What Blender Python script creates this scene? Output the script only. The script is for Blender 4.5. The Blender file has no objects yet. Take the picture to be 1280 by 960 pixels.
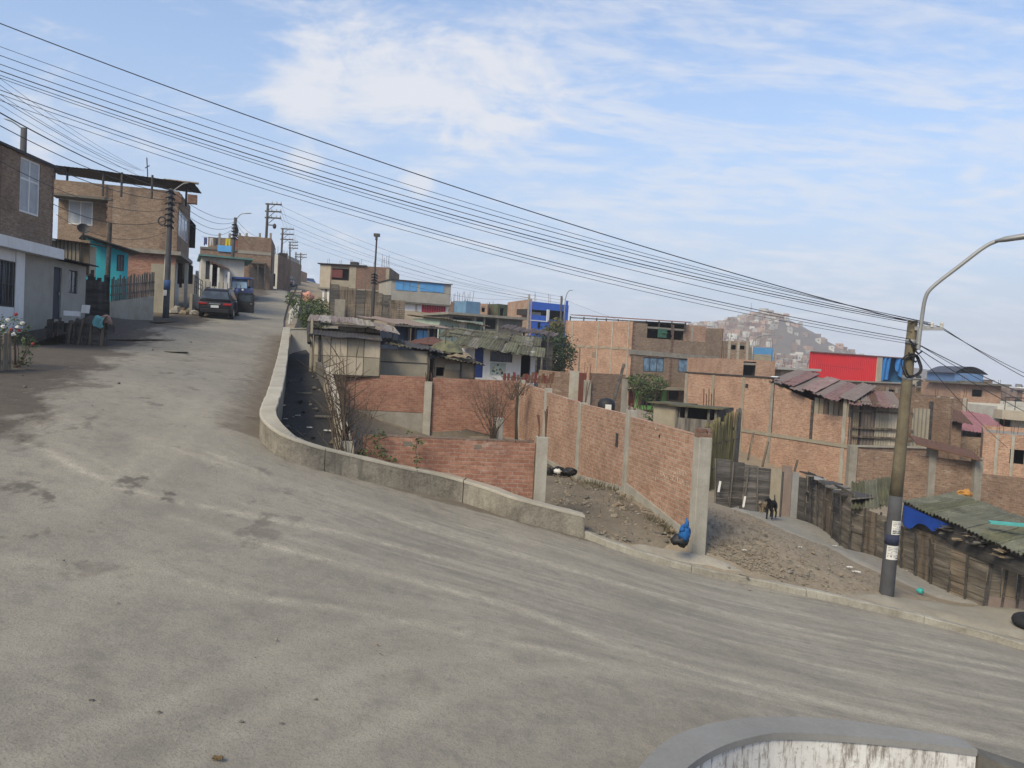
import bpy, math, random
import numpy as np
from mathutils import Vector, Matrix, noise, geometry
R = math.radians
rng = random.Random(7)
scene = bpy.context.scene
COL = scene.collection
FPX, PITCH, ROLL = 1000.0, 2.0, 3.0
CAM = Matrix.Rotation(R(90 - PITCH), 3, 'X') @ Matrix.Rotation(R(ROLL), 3, 'Z')
Z3 = Vector((0, 0, 1))

def ray(px, py):
    v = CAM @ Vector(((px - 640) / FPX, -(py - 480) / FPX, -1.0))
    return v / v.y
def P(px, py, Y):                       # the point seen at a photo pixel, Y metres ahead
    return ray(px, py) * Y
def hz(px, py, Y):
    return P(px, py, Y).z

# ---------------------------------------------------------------- mesh builder
class MB:
    def __init__(s):
        s.v = []; s.f = []; s.m = []; s.uv = None
    def add(s, vs, fs, mi=0):
        o = len(s.v)
        s.v.extend(Vector(p) for p in vs)
        for f in fs:
            s.f.append([i + o for i in f]); s.m.append(mi)
        return s
    def quad(s, a, b, c, d, mi=0):
        return s.add([a, b, c, d], [(0, 1, 2, 3)], mi)
    def obox(s, o, u, v, w, mi=0):
        o, u, v, w = Vector(o), Vector(u), Vector(v), Vector(w)
        if u.cross(v).dot(w) < 0:
            o = o + w; w = -w
        p = [o, o + u, o + u + v, o + v, o + w, o + u + w, o + u + v + w, o + v + w]
        return s.add(p, [(3, 2, 1, 0), (4, 5, 6, 7), (0, 1, 5, 4), (1, 2, 6, 5), (2, 3, 7, 6), (3, 0, 4, 7)], mi)
    def box(s, c, sz, rz=0.0, mi=0, tilt=0.0):
        c = Vector(c)
        m = Matrix.Rotation(rz, 3, 'Z') @ Matrix.Rotation(tilt, 3, 'X')
        u, v, w = m @ Vector((sz[0], 0, 0)), m @ Vector((0, sz[1], 0)), m @ Vector((0, 0, sz[2]))
        return s.obox(c - u / 2 - v / 2 - w / 2, u, v, w, mi)
    def bar(s, a, b, w, h=None, mi=0):   # rectangular bar from a to b
        a, b = Vector(a), Vector(b); h = h or w
        d = (b - a)
        if d.length < 1e-6: return s
        up = Z3 if abs(d.normalized().z) < 0.9 else Vector((1, 0, 0))
        x = d.cross(up).normalized() * w; y = x.cross(d).normalized() * h
        return s.obox(a - x / 2 - y / 2, x, y, d, mi)
    def tube(s, pts, r, n=8, cap=True, mi=0):
        pts = [Vector(p) for p in pts]
        rr = r if isinstance(r, (list, tuple)) else [r] * len(pts)
        o = len(s.v)
        prev = None
        for i, p in enumerate(pts):
            t = (pts[min(i + 1, len(pts) - 1)] - pts[max(i - 1, 0)]).normalized()
            if prev is None:
                x = t.cross(Z3) if abs(t.z) < 0.95 else t.cross(Vector((1, 0, 0)))
            else:
                x = prev - t * prev.dot(t)
            x.normalize(); prev = x; y = t.cross(x)
            for k in range(n):
                a = 2 * math.pi * k / n
                s.v.append(p + x * (math.cos(a) * rr[i]) + y * (math.sin(a) * rr[i]))
        for i in range(len(pts) - 1):
            for k in range(n):
                k2 = (k + 1) % n
                s.f.append([o + i * n + k, o + i * n + k2, o + (i + 1) * n + k2, o + (i + 1) * n + k]); s.m.append(mi)
        if cap:
            s.f.append([o + k for k in reversed(range(n))]); s.m.append(mi)
            e = o + (len(pts) - 1) * n
            s.f.append([e + k for k in range(n)]); s.m.append(mi)
        return s
    def cyl(s, a, b, r, r2=None, n=12, mi=0):
        return s.tube([a, b], [r, r if r2 is None else r2], n, True, mi)
    def ell(s, c, rad, nu=10, nv=7, mi=0, jit=0.0, seed=0, rot=None):
        c = Vector(c); o = len(s.v)
        def q(d):
            k = 1 + (jit * noise.noise(d * 1.7 + Vector((seed, seed * .7, 0))) if jit else 0)
            p = Vector((d.x * rad[0] * k, d.y * rad[1] * k, d.z * rad[2] * k))
            return c + (rot @ p if rot is not None else p)
        s.v.append(q(Vector((0, 0, 1))))
        for i in range(1, nv):
            th = math.pi * i / nv
            for j in range(nu):
                ph = 2 * math.pi * j / nu
                s.v.append(q(Vector((math.sin(th) * math.cos(ph), math.sin(th) * math.sin(ph), math.cos(th)))))
        s.v.append(q(Vector((0, 0, -1))))
        for j in range(nu):
            s.f.append([o, o + 1 + j, o + 1 + (j + 1) % nu]); s.m.append(mi)
            for i in range(nv - 2):
                a = o + 1 + i * nu
                s.f.append([a + j, a + nu + j, a + nu + (j + 1) % nu, a + (j + 1) % nu]); s.m.append(mi)
            a = o + 1 + (nv - 2) * nu
            s.f.append([a + j, len(s.v) - 1, a + (j + 1) % nu]); s.m.append(mi)
        return s
    def prism(s, poly, z0, z1, mi=0):     # poly: ccw xy
        n = len(poly)
        vs = [Vector((p[0], p[1], z0)) for p in poly] + [Vector((p[0], p[1], z1)) for p in poly]
        fs = [tuple(reversed(range(n))), tuple(range(n, 2 * n))] + [(i, (i + 1) % n, n + (i + 1) % n, n + i) for i in range(n)]
        return s.add(vs, fs, mi)
    def grid(s, fn, nu, nv, mi=0):
        o = len(s.v)
        for j in range(nv + 1):
            for i in range(nu + 1):
                s.v.append(Vector(fn(i / nu, j / nv)))
        for j in range(nv):
            for i in range(nu):
                a = o + j * (nu + 1) + i
                s.f.append([a, a + 1, a + nu + 2, a + nu + 1]); s.m.append(mi)
        return s
    def build(s, name, mat, parent=None, smooth=False, origin=None, bevel=0.0):
        if origin is None:
            if parent is not None:
                origin = world_loc(parent)
            elif s.v:
                xs = [p.x for p in s.v]; ys = [p.y for p in s.v]; zs = [p.z for p in s.v]
                origin = Vector(((min(xs) + max(xs)) / 2, (min(ys) + max(ys)) / 2, min(zs)))
            else:
                origin = Vector()
        origin = Vector(origin)
        me = bpy.data.meshes.new(name)
        me.from_pydata([tuple(p - origin) for p in s.v], [], s.f)
        mats = mat if isinstance(mat, (list, tuple)) else [mat]
        for m in mats: me.materials.append(m)
        if len(mats) > 1: me.polygons.foreach_set('material_index', s.m)
        if smooth: me.polygons.foreach_set('use_smooth', [True] * len(me.polygons))
        me.update()
        o = bpy.data.objects.new(name, me); COL.objects.link(o)
        if parent is not None:
            o.parent = parent; o.location = origin - world_loc(parent)
        else:
            o.location = origin
        if bevel:
            b = o.modifiers.new('bevel', 'BEVEL'); b.width = bevel; b.segments = 2; b.limit_method = 'ANGLE'
        return o

def world_loc(o):
    l = o.location.copy()
    while o.parent is not None:
        o = o.parent; l += o.location
    return l
def tag(o, label=None, cat=None, group=None, kind=None):
    if label: o['label'] = label
    if cat: o['category'] = cat
    if group: o['group'] = group
    if kind or cat: o['kind'] = kind or 'thing'
    return o
def thing(name, label, cat, loc=(0, 0, 0), group=None):
    o = bpy.data.objects.new(name, None); COL.objects.link(o); o.location = loc; o.empty_display_size = .2
    return tag(o, label, cat, group)
def copy_tree(o, parent=None):
    c = o.copy(); COL.objects.link(c)
    if parent is not None: c.parent = parent
    for ch in list(o.children): copy_tree(ch, c)
    return c

# ---------------------------------------------------------------- frames on a facade
class Fr:
    """o corner on the ground, u along the front (left to right as seen), w inward, z up"""
    def __init__(s, o, u):
        s.o = Vector(o); s.u = Vector((u[0], u[1], 0)).normalized(); s.w = Vector((-s.u.y, s.u.x, 0))
    @staticmethod
    def px(x1, y1, Y1, x2, y2, Y2):
        a, b = P(x1, y1, Y1), P(x2, y2, Y2)
        f = Fr(a, b - a); f.L = (b - a).xy.length
        return f
    def p(s, a, b, c): return s.o + s.u * a + s.w * b + Z3 * c
    def box(s, mb, a0, a1, b0, b1, c0, c1, mi=0):
        return mb.obox(s.p(a0, b0, c0), s.u * (a1 - a0), s.w * (b1 - b0), Z3 * (c1 - c0), mi)
    def ac(s, px, py, b=0.0):             # pixel -> (a, c) on the plane b
        d = ray(px, py); o = s.p(0, b, 0)
        t = o.dot(s.w) / d.dot(s.w); q = d * t - s.o
        return q.dot(s.u), q.z
    def rect(s, x0, y0, x1, y1, b=0.0):
        a0, c1 = s.ac(x0, y0, b); a1, c0 = s.ac(x1, y1, b)
        # verticals lean in the photo: use the mid heights
        am0, _ = s.ac(x0, y1, b); am1, _ = s.ac(x1, y0, b)
        a0 = (a0 + am0) / 2; a1 = (a1 + am1) / 2
        _, ct2 = s.ac(x1, y0, b); _, cb2 = s.ac(x0, y1, b)
        return [min(a0, a1), max(a0, a1), (c0 + cb2) / 2, (c1 + ct2) / 2]
    def left(s, D): return Fr(s.p(0, D, 0), -s.w)
    def right(s, L): return Fr(s.p(L, 0, 0), s.w)

def wall_holes(mb, fr, a0, a1, c0, c1, t, holes, mi=0):
    As = sorted({a0, a1} | {min(max(h[k], a0), a1) for h in holes for k in (0, 1)})
    Cs = sorted({c0, c1} | {min(max(h[k], c0), c1) for h in holes for k in (2, 3)})
    for i in range(len(As) - 1):
        if As[i + 1] - As[i] < 1e-4: continue
        # merge vertically
        run = None
        for j in range(len(Cs) - 1):
            am, cm = (As[i] + As[i + 1]) / 2, (Cs[j] + Cs[j + 1]) / 2
            hole = any(h[0] < am < h[1] and h[2] < cm < h[3] for h in holes)
            if not hole:
                if run is None: run = [Cs[j], Cs[j + 1]]
                else: run[1] = Cs[j + 1]
            if (hole or j == len(Cs) - 2) and run is not None:
                fr.box(mb, As[i], As[i + 1], 0, t, run[0], run[1], mi); run = None

def shell(root, fr, L, D, c0, c1, mat, hf=(), hl=(), hr=(), t=.15, name='wall', roof=None, roof_drop=.25, back=True):
    mb = MB()
    wall_holes(mb, fr, 0, L, c0, c1, t, hf)
    wall_holes(mb, fr.left(D), 0, D - t, c0, c1, t, hl)
    wall_holes(mb, fr.right(L), t, D, c0, c1, t, hr)
    if back: fr.box(mb, t, L - t, D - t, D, c0, c1)
    w = mb.build(name, mat, root)
    if roof is not None:
        r = MB(); fr.box(r, t, L - t, t, D - t, c1 - roof_drop - .2, c1 - roof_drop)
        r.build('roof', roof, root)
    return w

def window(root, fr, h, frame_mat, pane_mat, fw=.05, b=.06, nx=2, ny=1, bars=None, name='window'):
    a0, a1, c0, c1 = h
    m = MB()
    fr.box(m, a0, a1, b, b + .05, c0, c0 + fw); fr.box(m, a0, a1, b, b + .05, c1 - fw, c1)
    fr.box(m, a0, a0 + fw, b, b + .05, c0 + fw, c1 - fw); fr.box(m, a1 - fw, a1, b, b + .05, c0 + fw, c1 - fw)
    for i in range(1, nx):
        x = a0 + (a1 - a0) * i / nx
        fr.box(m, x - fw / 2, x + fw / 2, b + .004, b + .046, c0 + fw, c1 - fw)
    for j in range(1, ny):
        z = c0 + (c1 - c0) * (j / ny if ny != 2 else .62)
        fr.box(m, a0 + fw, a1 - fw, b + .008, b + .042, z - fw / 2, z + fw / 2)
    w = m.build(name, frame_mat, root)
    g = MB(); fr.box(g, a0 + fw * .5, a1 - fw * .5, b + .02, b + .03, c0 + fw * .5, c1 - fw * .5)
    g.build('pane', pane_mat, w)
    if bars is not None:
        k = MB(); n = max(3, int((a1 - a0) / .16))
        for i in range(n + 1):
            x = a0 + (a1 - a0) * i / n
            fr.box(k, x - .012, x + .012, -.03, -.006, c0, c1)
        for z in (c0 + .02, (c0 + c1) / 2, c1 - .02): fr.box(k, a0, a1, -.034, -.03, z - .015, z + .015)
        k.build('bars', bars, w)
    return w
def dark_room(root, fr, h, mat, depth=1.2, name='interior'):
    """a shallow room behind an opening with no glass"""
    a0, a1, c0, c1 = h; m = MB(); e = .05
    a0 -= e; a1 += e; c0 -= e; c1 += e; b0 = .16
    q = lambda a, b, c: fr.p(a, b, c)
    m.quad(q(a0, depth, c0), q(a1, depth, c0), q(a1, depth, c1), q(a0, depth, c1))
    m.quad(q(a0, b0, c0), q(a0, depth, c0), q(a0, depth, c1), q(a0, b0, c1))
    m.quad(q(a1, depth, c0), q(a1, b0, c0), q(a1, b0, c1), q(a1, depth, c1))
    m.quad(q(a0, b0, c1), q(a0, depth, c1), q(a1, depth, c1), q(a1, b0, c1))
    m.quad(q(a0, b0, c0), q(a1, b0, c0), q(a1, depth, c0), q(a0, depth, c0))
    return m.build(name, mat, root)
def door(root, fr, h, mat, b=.05, handle=None, name='door', mould=True):
    a0, a1, c0, c1 = h; m = MB()
    fr.box(m, a0 + .005, a1 - .005, b, b + .05, c0, c1 - .005)
    if mould:
        for z0, z1 in ((.12, .45), (.55, .92)):
            fr.box(m, a0 + .14 * (a1 - a0), a1 - .14 * (a1 - a0), b - .015, b - .002, c0 + (c1 - c0) * z0, c0 + (c1 - c0) * z1)
    d = m.build(name, mat, root)
    if handle is not None:
        k = MB(); fr.box(k, a1 - .14, a1 - .08, b - .05, b - .016, c0 + .95, c0 + 1.08); k.build('handle', handle, d)
    return d
def rebars(parent, base, n, h, mat, spread=.1, r=.013, name='rebar'):
    """a tuft of bare reinforcing rods left standing on a pillar"""
    q = random.Random(int(abs(base[0]) * 100 + abs(base[1]) * 31))
    for i in range(n):
        x, y = ((i % 2) - .5) * 2 * spread, ((i // 2 % 2) - .5) * 2 * spread
        p = Vector(base) + Vector((x, y, -.05)); hh = h * q.uniform(.7, 1.1)
        k = Vector((q.uniform(-.12, .12), q.uniform(-.12, .12), 1)) * hh; m = MB()
        m.tube([p, p + k * .5, p + k + Vector((q.uniform(-.06, .06), q.uniform(-.06, .06), 0))], r, 5); m.build(name, mat, parent)
def corrugated(mb, o, u, v, nu_waves, amp=.03, sag=0.0, seg=6, nv=4, jag=0.0, seed=1, thick=.012):
    """a sheet o + s*u + t*v, waves across u, with a real thickness"""
    o, u, v = Vector(o), Vector(u), Vector(v); nrm = u.cross(v).normalized()
    if nrm.z < 0: nrm = -nrm
    q = random.Random(seed); N = nu_waves * seg
    j0 = [q.uniform(-jag, jag) for _ in range(nu_waves + 1)]; j1 = [q.uniform(-jag, jag) for _ in range(nu_waves + 1)]
    vl = v.length
    def f(off):
        def g(s, t):
            k = int(s * nu_waves); e = j0[k] * (1 - t) + j1[k] * t
            return o + u * s + v * (t + (e / vl)) + nrm * (amp * math.sin(2 * math.pi * s * nu_waves) + off + sag * noise.noise(Vector((s * 4 + seed, t * 3, seed))))
        return g
    mb.grid(f(0), N, nv); mb.grid(f(-thick), N, nv)
    return mb
# ---------------------------------------------------------------- materials
class NT:
    def __init__(s, name):
        s.m = bpy.data.materials.new(name); s.m.use_nodes = True; s.t = s.m.node_tree; s.n = s.t.nodes; s.l = s.t.links
        s.b = s.n['Principled BSDF']; s.b.inputs['Specular IOR Level'].default_value = .3
        s.geo = s.n.new('ShaderNodeNewGeometry')
    def new(s, t, **kw):
        n = s.n.new(t)
        for k, v in kw.items(): setattr(n, k, v)
        return n
    def link(s, a, b): s.l.new(a, b)
    def val(s, sock, v):
        if hasattr(v, 'is_linked') or hasattr(v, 'links'): s.link(v, sock)
        else: sock.default_value = v
    def math(s, op, a, b=0.0, c=None):
        n = s.new('ShaderNodeMath', operation=op); s.val(n.inputs[0], a); s.val(n.inputs[1], b)
        if c is not None: s.val(n.inputs[2], c)
        return n.outputs[0]
    def vmath(s, op, a, b=(0, 0, 0)):
        n = s.new('ShaderNodeVectorMath', operation=op); s.val(n.inputs[0], a); s.val(n.inputs[1], b)
        return n.outputs['Value'] if op in ('DOT_PRODUCT', 'LENGTH') else n.outputs['Vector']
    def mix(s, f, a, b, mode='MIX'):
        n = s.new('ShaderNodeMix', data_type='RGBA', blend_type=mode)
        s.val(n.inputs[0], f)
        for k, v in ((6, a), (7, b)):
            if isinstance(v, (tuple, list)): n.inputs[k].default_value = (*v[:3], 1)
            else: s.link(v, n.inputs[k])
        return n.outputs[2]
    def noise(s, vec, scale, detail=4, rough=.6, dist=0.0):
        n = s.new('ShaderNodeTexNoise'); n.inputs['Scale'].default_value = scale; n.inputs['Detail'].default_value = detail
        n.inputs['Roughness'].default_value = rough; n.inputs['Distortion'].default_value = dist
        if vec is not None: s.link(vec, n.inputs['Vector'])
        return n.outputs['Fac']
    def ramp(s, f, lo, hi, a=0.0, b=1.0):
        n = s.new('ShaderNodeMapRange'); n.inputs['From Min'].default_value = lo; n.inputs['From Max'].default_value = hi
        n.inputs['To Min'].default_value = a; n.inputs['To Max'].default_value = b; s.link(f, n.inputs['Value']); return n.outputs[0]
    def scalev(s, vec, k):
        return s.vmath('MULTIPLY', vec, k)
    @property
    def pos(s): return s.geo.outputs['Position']
    def wallvec(s):                      # (along the wall, height, 0) for any upright face
        nn = s.geo.outputs['True Normal']
        c = s.vmath('CROSS_PRODUCT', nn, (0, 0, 1)); c = s.vmath('NORMALIZE', c)
        u = s.vmath('DOT_PRODUCT', s.pos, c)
        sp = s.new('ShaderNodeSeparateXYZ'); s.link(s.pos, sp.inputs[0])
        cb = s.new('ShaderNodeCombineXYZ'); s.link(u, cb.inputs[0]); s.link(sp.outputs[2], cb.inputs[1])
        return cb.outputs[0]
    def done(s, col, rough=.85, bump=None, bs=.3, bd=.02, metal=0.0):
        s.val(s.b.inputs['Base Color'], (*col[:3], 1) if isinstance(col, (tuple, list)) else col)
        s.val(s.b.inputs['Roughness'], rough); s.b.inputs['Metallic'].default_value = metal
        if bump is not None:
            n = s.new('ShaderNodeBump'); n.inputs['Strength'].default_value = bs; n.inputs['Distance'].default_value = bd
            s.link(bump, n.inputs['Height']); s.link(n.outputs[0], s.b.inputs['Normal'])
        return s.m

def mk(col, var=.25, scale=2.0, rough=.85, streak=0.0, bump=.15, fine=30, name='paint', metal=0.0, dirt=None, dirt_amt=.5):
    """weathered surface of one base colour: large blotches, fine grain, rain streaks down walls"""
    t = NT(name)
    n1 = t.noise(t.pos, scale, 5, .65); n2 = t.noise(t.pos, fine, 3, .6)
    d = dirt or (col[0] * .45, col[1] * .42, col[2] * .38)
    f = t.math('ADD', t.math('MULTIPLY', n1, .7), t.math('MULTIPLY', n2, .3))
    c = t.mix(t.ramp(f, .35, .68, 0, var * 1.6), col, d)
    if streak:
        v = t.scalev(t.wallvec(), (3.5, .35, 1)); n3 = t.noise(v, 1.6, 4, .6)
        c = t.mix(t.ramp(n3, .5, .75, 0, streak), c, d)
    return t.done(c, rough, f, bump, .02, metal)

def mbrick(c1, c2, mortar, name='brick', bw=.25, bh=.105, ms=.013, stain=.5, pale=.16, patch=None):
    t = NT(name); v = t.wallvec()
    b = t.new('ShaderNodeTexBrick'); b.offset = .5
    b.inputs['Scale'].default_value = 1; b.inputs['Brick Width'].default_value = bw; b.inputs['Row Height'].default_value = bh
    b.inputs['Mortar Size'].default_value = ms; b.inputs['Mortar Smooth'].default_value = .3; b.inputs['Bias'].default_value = -.1
    wob = t.noise(t.pos, 3, 2)
    off = t.new('ShaderNodeCombineXYZ'); t.link(t.math('MULTIPLY', t.math('SUBTRACT', wob, .5), .035), off.inputs[1])
    t.link(t.vmath('ADD', v, off.outputs[0]), b.inputs['Vector'])
    b.inputs['Color1'].default_value = (*c1, 1); b.inputs['Color2'].default_value = (*c2, 1); b.inputs['Mortar'].default_value = (*mortar, 1)
    c = b.outputs['Color']
    n1 = t.noise(t.pos, .9, 5, .65); n2 = t.noise(t.pos, 14, 3, .65)
    c = t.mix(t.ramp(n1, .42, .7, 0, stain), c, (c1[0] * .38, c1[1] * .4, c1[2] * .42))
    c = t.mix(t.ramp(n2, .48, .70, 0, .6), c, (c2[0] * .42, c2[1] * .40, c2[2] * .40))
    n4 = t.noise(t.scalev(v, (4.2, 10, 1)), 1.0, 2, .5); c = t.mix(t.ramp(n4, .52, .7, 0, .42), c, (c1[0] * .55, c1[1] * .5, c1[2] * .48)); c = t.mix(t.ramp(n4, .30, .46, .22, 0), c, (min(.6, c2[0] * 1.35), c2[1] * 1.4, c2[2] * 1.45))
    n3 = t.noise(t.scalev(t.pos, (1, 1, 2.5)), 1.7, 5, .7)
    c = t.mix(t.ramp(n3, .58, .8, 0, pale * 3), c, (.5, .45, .38))
    return t.done(c, .92, t.math('ADD', t.math('MULTIPLY', b.outputs['Fac'], -1.0), t.math('MULTIPLY', n2, .5)), .5, .015)

def mwood(col, name='wood', var=.6, horiz=False):
    t = NT(name)
    v = t.scalev(t.wallvec(), (2, 28, 1) if horiz else (28, 2, 1)); n = t.noise(v, 1.0, 5, .65); n1 = t.noise(t.pos, 1.3, 4, .6); n2 = t.noise(t.pos, 6, 3, .6)
    npk = t.noise(t.scalev(t.wallvec(), (.45, 5.2, 1) if horiz else (5.2, .45, 1)), 1.0, 1, .5); col_ = col
    col = t.mix(t.ramp(npk, .36, .64), (col_[0] * .55, col_[1] * .55, col_[2] * .56), (col_[0] * 1.5, col_[1] * 1.5, col_[2] * 1.5)); base_ = col; col = col_
    c = t.mix(t.ramp(n, .3, .7, 0, var), base_, (col[0] * .35, col[1] * .33, col[2] * .32))
    c = t.mix(t.ramp(n1, .5, .75, 0, .35), c, (col[0] * 1.4, col[1] * 1.36, col[2] * 1.3))
    c = t.mix(t.ramp(n2, .5, .75, 0, .4), c, (col[0] * .5, col[1] * .5, col[2] * .5))
    return t.done(c, .9, n, .4, .01)

def mglass(col=(.03, .04, .05), name='glass', rough=.08):
    t = NT(name); t.b.inputs['Specular IOR Level'].default_value = .6
    n = t.noise(t.pos, 2.2, 2)
    c = t.mix(t.ramp(n, .4, .6), col, (col[0] * 1.6 + .01, col[1] * 1.6 + .012, col[2] * 1.6 + .015))
    return t.done(c, rough)
def mleaf(c1, c2, name='leaves'):
    t = NT(name); n = t.noise(t.pos, 1.6, 3); n2 = t.noise(t.pos, 17, 2)
    c = t.mix(t.ramp(n, .35, .65), c1, c2); c = t.mix(t.ramp(n2, .4, .7, 0, .6), c, (c1[0] * .5, c1[1] * .5, c1[2] * .4))
    m = t.done(c, .65); t.b.inputs['Specular IOR Level'].default_value = .25
    return m
def mground(col, col2, name, s1=.5, s2=6, s3=45, bs=.6, speck=None, bd=.03):
    t = NT(name); n1 = t.noise(t.pos, s1, 5, .65); n2 = t.noise(t.pos, s2, 4, .7); n3 = t.noise(t.pos, s3, 3, .7)
    c = t.mix(t.ramp(n1, .35, .65), col, col2)
    c = t.mix(t.ramp(n2, .42, .72, 0, .55), c, (col2[0] * .55, col2[1] * .53, col2[2] * .5))
    c = t.mix(t.ramp(n3, .5, .8, 0, .5), c, (col[0] * 1.5, col[1] * 1.45, col[2] * 1.4))
    if speck:
        n4 = t.noise(t.pos, 11, 2, .5); c = t.mix(t.ramp(n4, .68, .72), c, speck)
    h = t.math('ADD', t.math('MULTIPLY', n2, .7), t.math('MULTIPLY', n3, .35))
    return t.done(c, .95, h, bs, bd)

B_OR = mbrick((.345, .188, .118), (.43, .265, .178), (.38, .31, .24), 'orange_brick')
B_RED = mbrick((.25, .112, .075), (.32, .165, .112), (.29, .205, .155), 'red_brick', bw=.24, bh=.092, ms=.011)
B_TAN = mbrick((.22, .145, .095), (.29, .205, .14), (.25, .21, .165), 'tan_brick')
B_BRN = mbrick((.17, .105, .072), (.24, .155, .105), (.22, .18, .14), 'brown_brick')
B_DRK = mbrick((.16, .085, .06), (.21, .12, .085), (.18, .14, .11), 'dark_brick')
CONC = mk((.27, .25, .21), .45, 2.2, .9, .25, .3, 26, 'concrete')
CONC_L = mk((.36, .335, .28), .4, 2.0, .9, .35, .25, 30, 'pale_concrete')
CONC_D = mk((.15, .14, .12), .5, 1.8, .92, .3, .3, 24, 'dark_concrete')
PLAST = mk((.34, .32, .28), .3, 1.2, .88, .2, .12, 20, 'grey_render')
WHITE = mk((.70, .69, .67), .18, 1.5, .7, .25, .1, 18, 'white_paint', dirt=(.35, .32, .28))
OFFW = mk((.52, .50, .44), .3, 1.3, .8, .3, .1, 18, 'offwhite_paint', dirt=(.25, .22, .18))
TEAL = mk((.05, .42, .50), .25, 1.2, .7, .2, .1, 18, 'turquoise_paint')
BLUE = mk((.035, .12, .50), .2, 1.2, .6, .15, .08, 18, 'blue_paint')
LBLUE = mk((.10, .32, .62), .3, 1.2, .7, .2, .1, 18, 'light_blue_paint')
NAVY = mk((.02, .05, .20), .2, 1.5, .55, .1, .08, 18, 'navy_paint')
GREEN = mk((.18, .48, .12), .25, 1.4, .7, .2, .1, 18, 'lime_paint')
PGREEN = mk((.33, .40, .33), .3, 1.2, .8, .25, .1, 18, 'pale_green_paint')
RED = mk((.60, .03, .035), .12, 1.0, .5, .15, .05, 12, 'red_paint')
CRIM = mk((.33, .015, .035), .2, 1.2, .6, .15, .08, 18, 'crimson_paint')
MAROON = mk((.12, .025, .022), .3, 1.5, .6, .15, .1, 18, 'maroon_paint')
PINK = mk((.24, .135, .118), .6, 1.4, .7, .15, .1, 18, 'faded_red_sheet')
PINKG = mk((.21, .165, .14), .7, 1.6, .8, .15, .1, 14, 'rusty_pink_sheet', dirt=(.16, .12, .10))
MOSS = mk((.16, .155, .085), .6, 1.6, .92, .1, .3, 14, 'mossy_sheet', dirt=(.06, .058, .04))
MOSSG = mk((.22, .215, .145), .6, 1.2, .92, .15, .3, 16, 'green_grey_sheet', dirt=(.07, .065, .05))
ZINC = mk((.30, .30, .29), .4, 1.5, .6, .2, .1, 14, 'grey_sheet')
BOARD = mk((.30, .265, .20), .35, 1.5, .85, .3, .1, 20, 'fibre_board')
BOARD_L = mk((.44, .38, .29), .3, 1.4, .85, .3, .1, 20, 'pale_board')
CARD = mk((.24, .19, .13), .4, 2.0, .9, .2, .1, 20, 'brown_board')
WOOD = mwood((.135, .105, .075), 'weathered_wood')
WOOD_H = mwood((.175, .15, .115), 'weathered_boards', .95, True)
WOOD_D = mwood((.08, .073, .065), 'dark_wood', .85, True)
WOOD_G = mwood((.15, .135, .115), 'grey_wood')
WOOD_P = mwood((.20, .165, .12), 'pole_wood')
REED = mwood((.19, .165, .075), 'reed')
BLACK = mk((.018, .018, .02), .3, 3, .6, 0, .05, 20, 'black_plastic')
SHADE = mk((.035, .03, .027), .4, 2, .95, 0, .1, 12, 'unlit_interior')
IRON = mk((.055, .05, .047), .4, 4, .65, 0, .1, 30, 'dark_iron')
RUST = mk((.13, .065, .04), .5, 4, .8, 0, .15, 30, 'rusty_steel')
STEEL = mk((.28, .28, .27), .3, 3, .5, 0, .05, 30, 'grey_steel', metal=.3)
GLASS = mglass()
GLASS_B = mglass((.10, .16, .22), 'blue_glass', .12)
CURT = mk((.42, .44, .46), .3, 3, .6, .4, .05, 10, 'curtain_behind_glass')
TARPB = mk((.015, .06, .30), .3, 3, .45, .1, .25, 8, 'blue_tarpaulin')
BAGB = mk((.015, .12, .36), .5, 7, .7, .1, .3, 14, 'blue_plastic')
WIRE = mk((.02, .02, .022), .1, 3, .6, 0, 0, 10, 'cable_rubber')
LEAF = mleaf((.045, .075, .025), (.085, .115, .04))
LEAF_D = mleaf((.028, .045, .02), (.05, .075, .03), 'dark_leaves')
TWIG = mk((.10, .075, .055), .4, 6, .9, 0, .2, 30, 'twig_bark')
PAPER = mk((.62, .60, .55), .2, 4, .8, .2, .02, 20, 'paper')
INK = mk((.03, .03, .035), .1, 4, .7, 0, 0, 20, 'print_ink')
# ---------------------------------------------------------------- terrain
class TPS:
    def __init__(s, pts, lam=0.0):
        p = np.array(pts, float); s.xy = p[:, :2]; n = len(p)
        d = np.linalg.norm(s.xy[:, None] - s.xy[None], axis=2)
        K = np.where(d > 0, d ** 2 * np.log(np.maximum(d, 1e-9)), 0) + lam * np.eye(n)
        Q = np.hstack([np.ones((n, 1)), s.xy]); A = np.zeros((n + 3, n + 3))
        A[:n, :n] = K; A[:n, n:] = Q; A[n:, :n] = Q.T
        s.w = np.linalg.solve(A, np.concatenate([p[:, 2], np.zeros(3)]))
    def __call__(s, x, y):
        return float(s.many(np.array([[x, y]], float))[0])
    def many(s, q):
        q = np.asarray(q, float); out = np.empty(len(q))
        for i in range(0, len(q), 4000):
            b = q[i:i + 4000]; d = np.linalg.norm(b[:, None] - s.xy[None], axis=2)
            K = np.where(d > 0, d ** 2 * np.log(np.maximum(d, 1e-9)), 0)
            out[i:i + 4000] = K @ s.w[:-3] + s.w[-3] + b @ s.w[-2:]
        return out
def pts(*l): return [tuple(P(*t)) for t in l]
ROADP = pts((1280, 812, 16.5), (1000, 743, 17), (860, 715, 16.9), (740, 678, 17), (640, 652, 16.9), (545, 628, 16.9), (430, 592, 16.9), (325, 548, 17),
            (640, 960, 7.45), (0, 960, 5.76), (300, 960, 6.5), (0, 540, 14), (330, 470, 26), (345, 433, 36), (355, 413, 43), (240, 398, 44), (150, 440, 27), (230, 470, 22),
            (640, 780, 11), (361, 375, 92), (318, 375, 90), (372, 355, 160), (350, 356, 155), (0, 700, 9.5))
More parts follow.
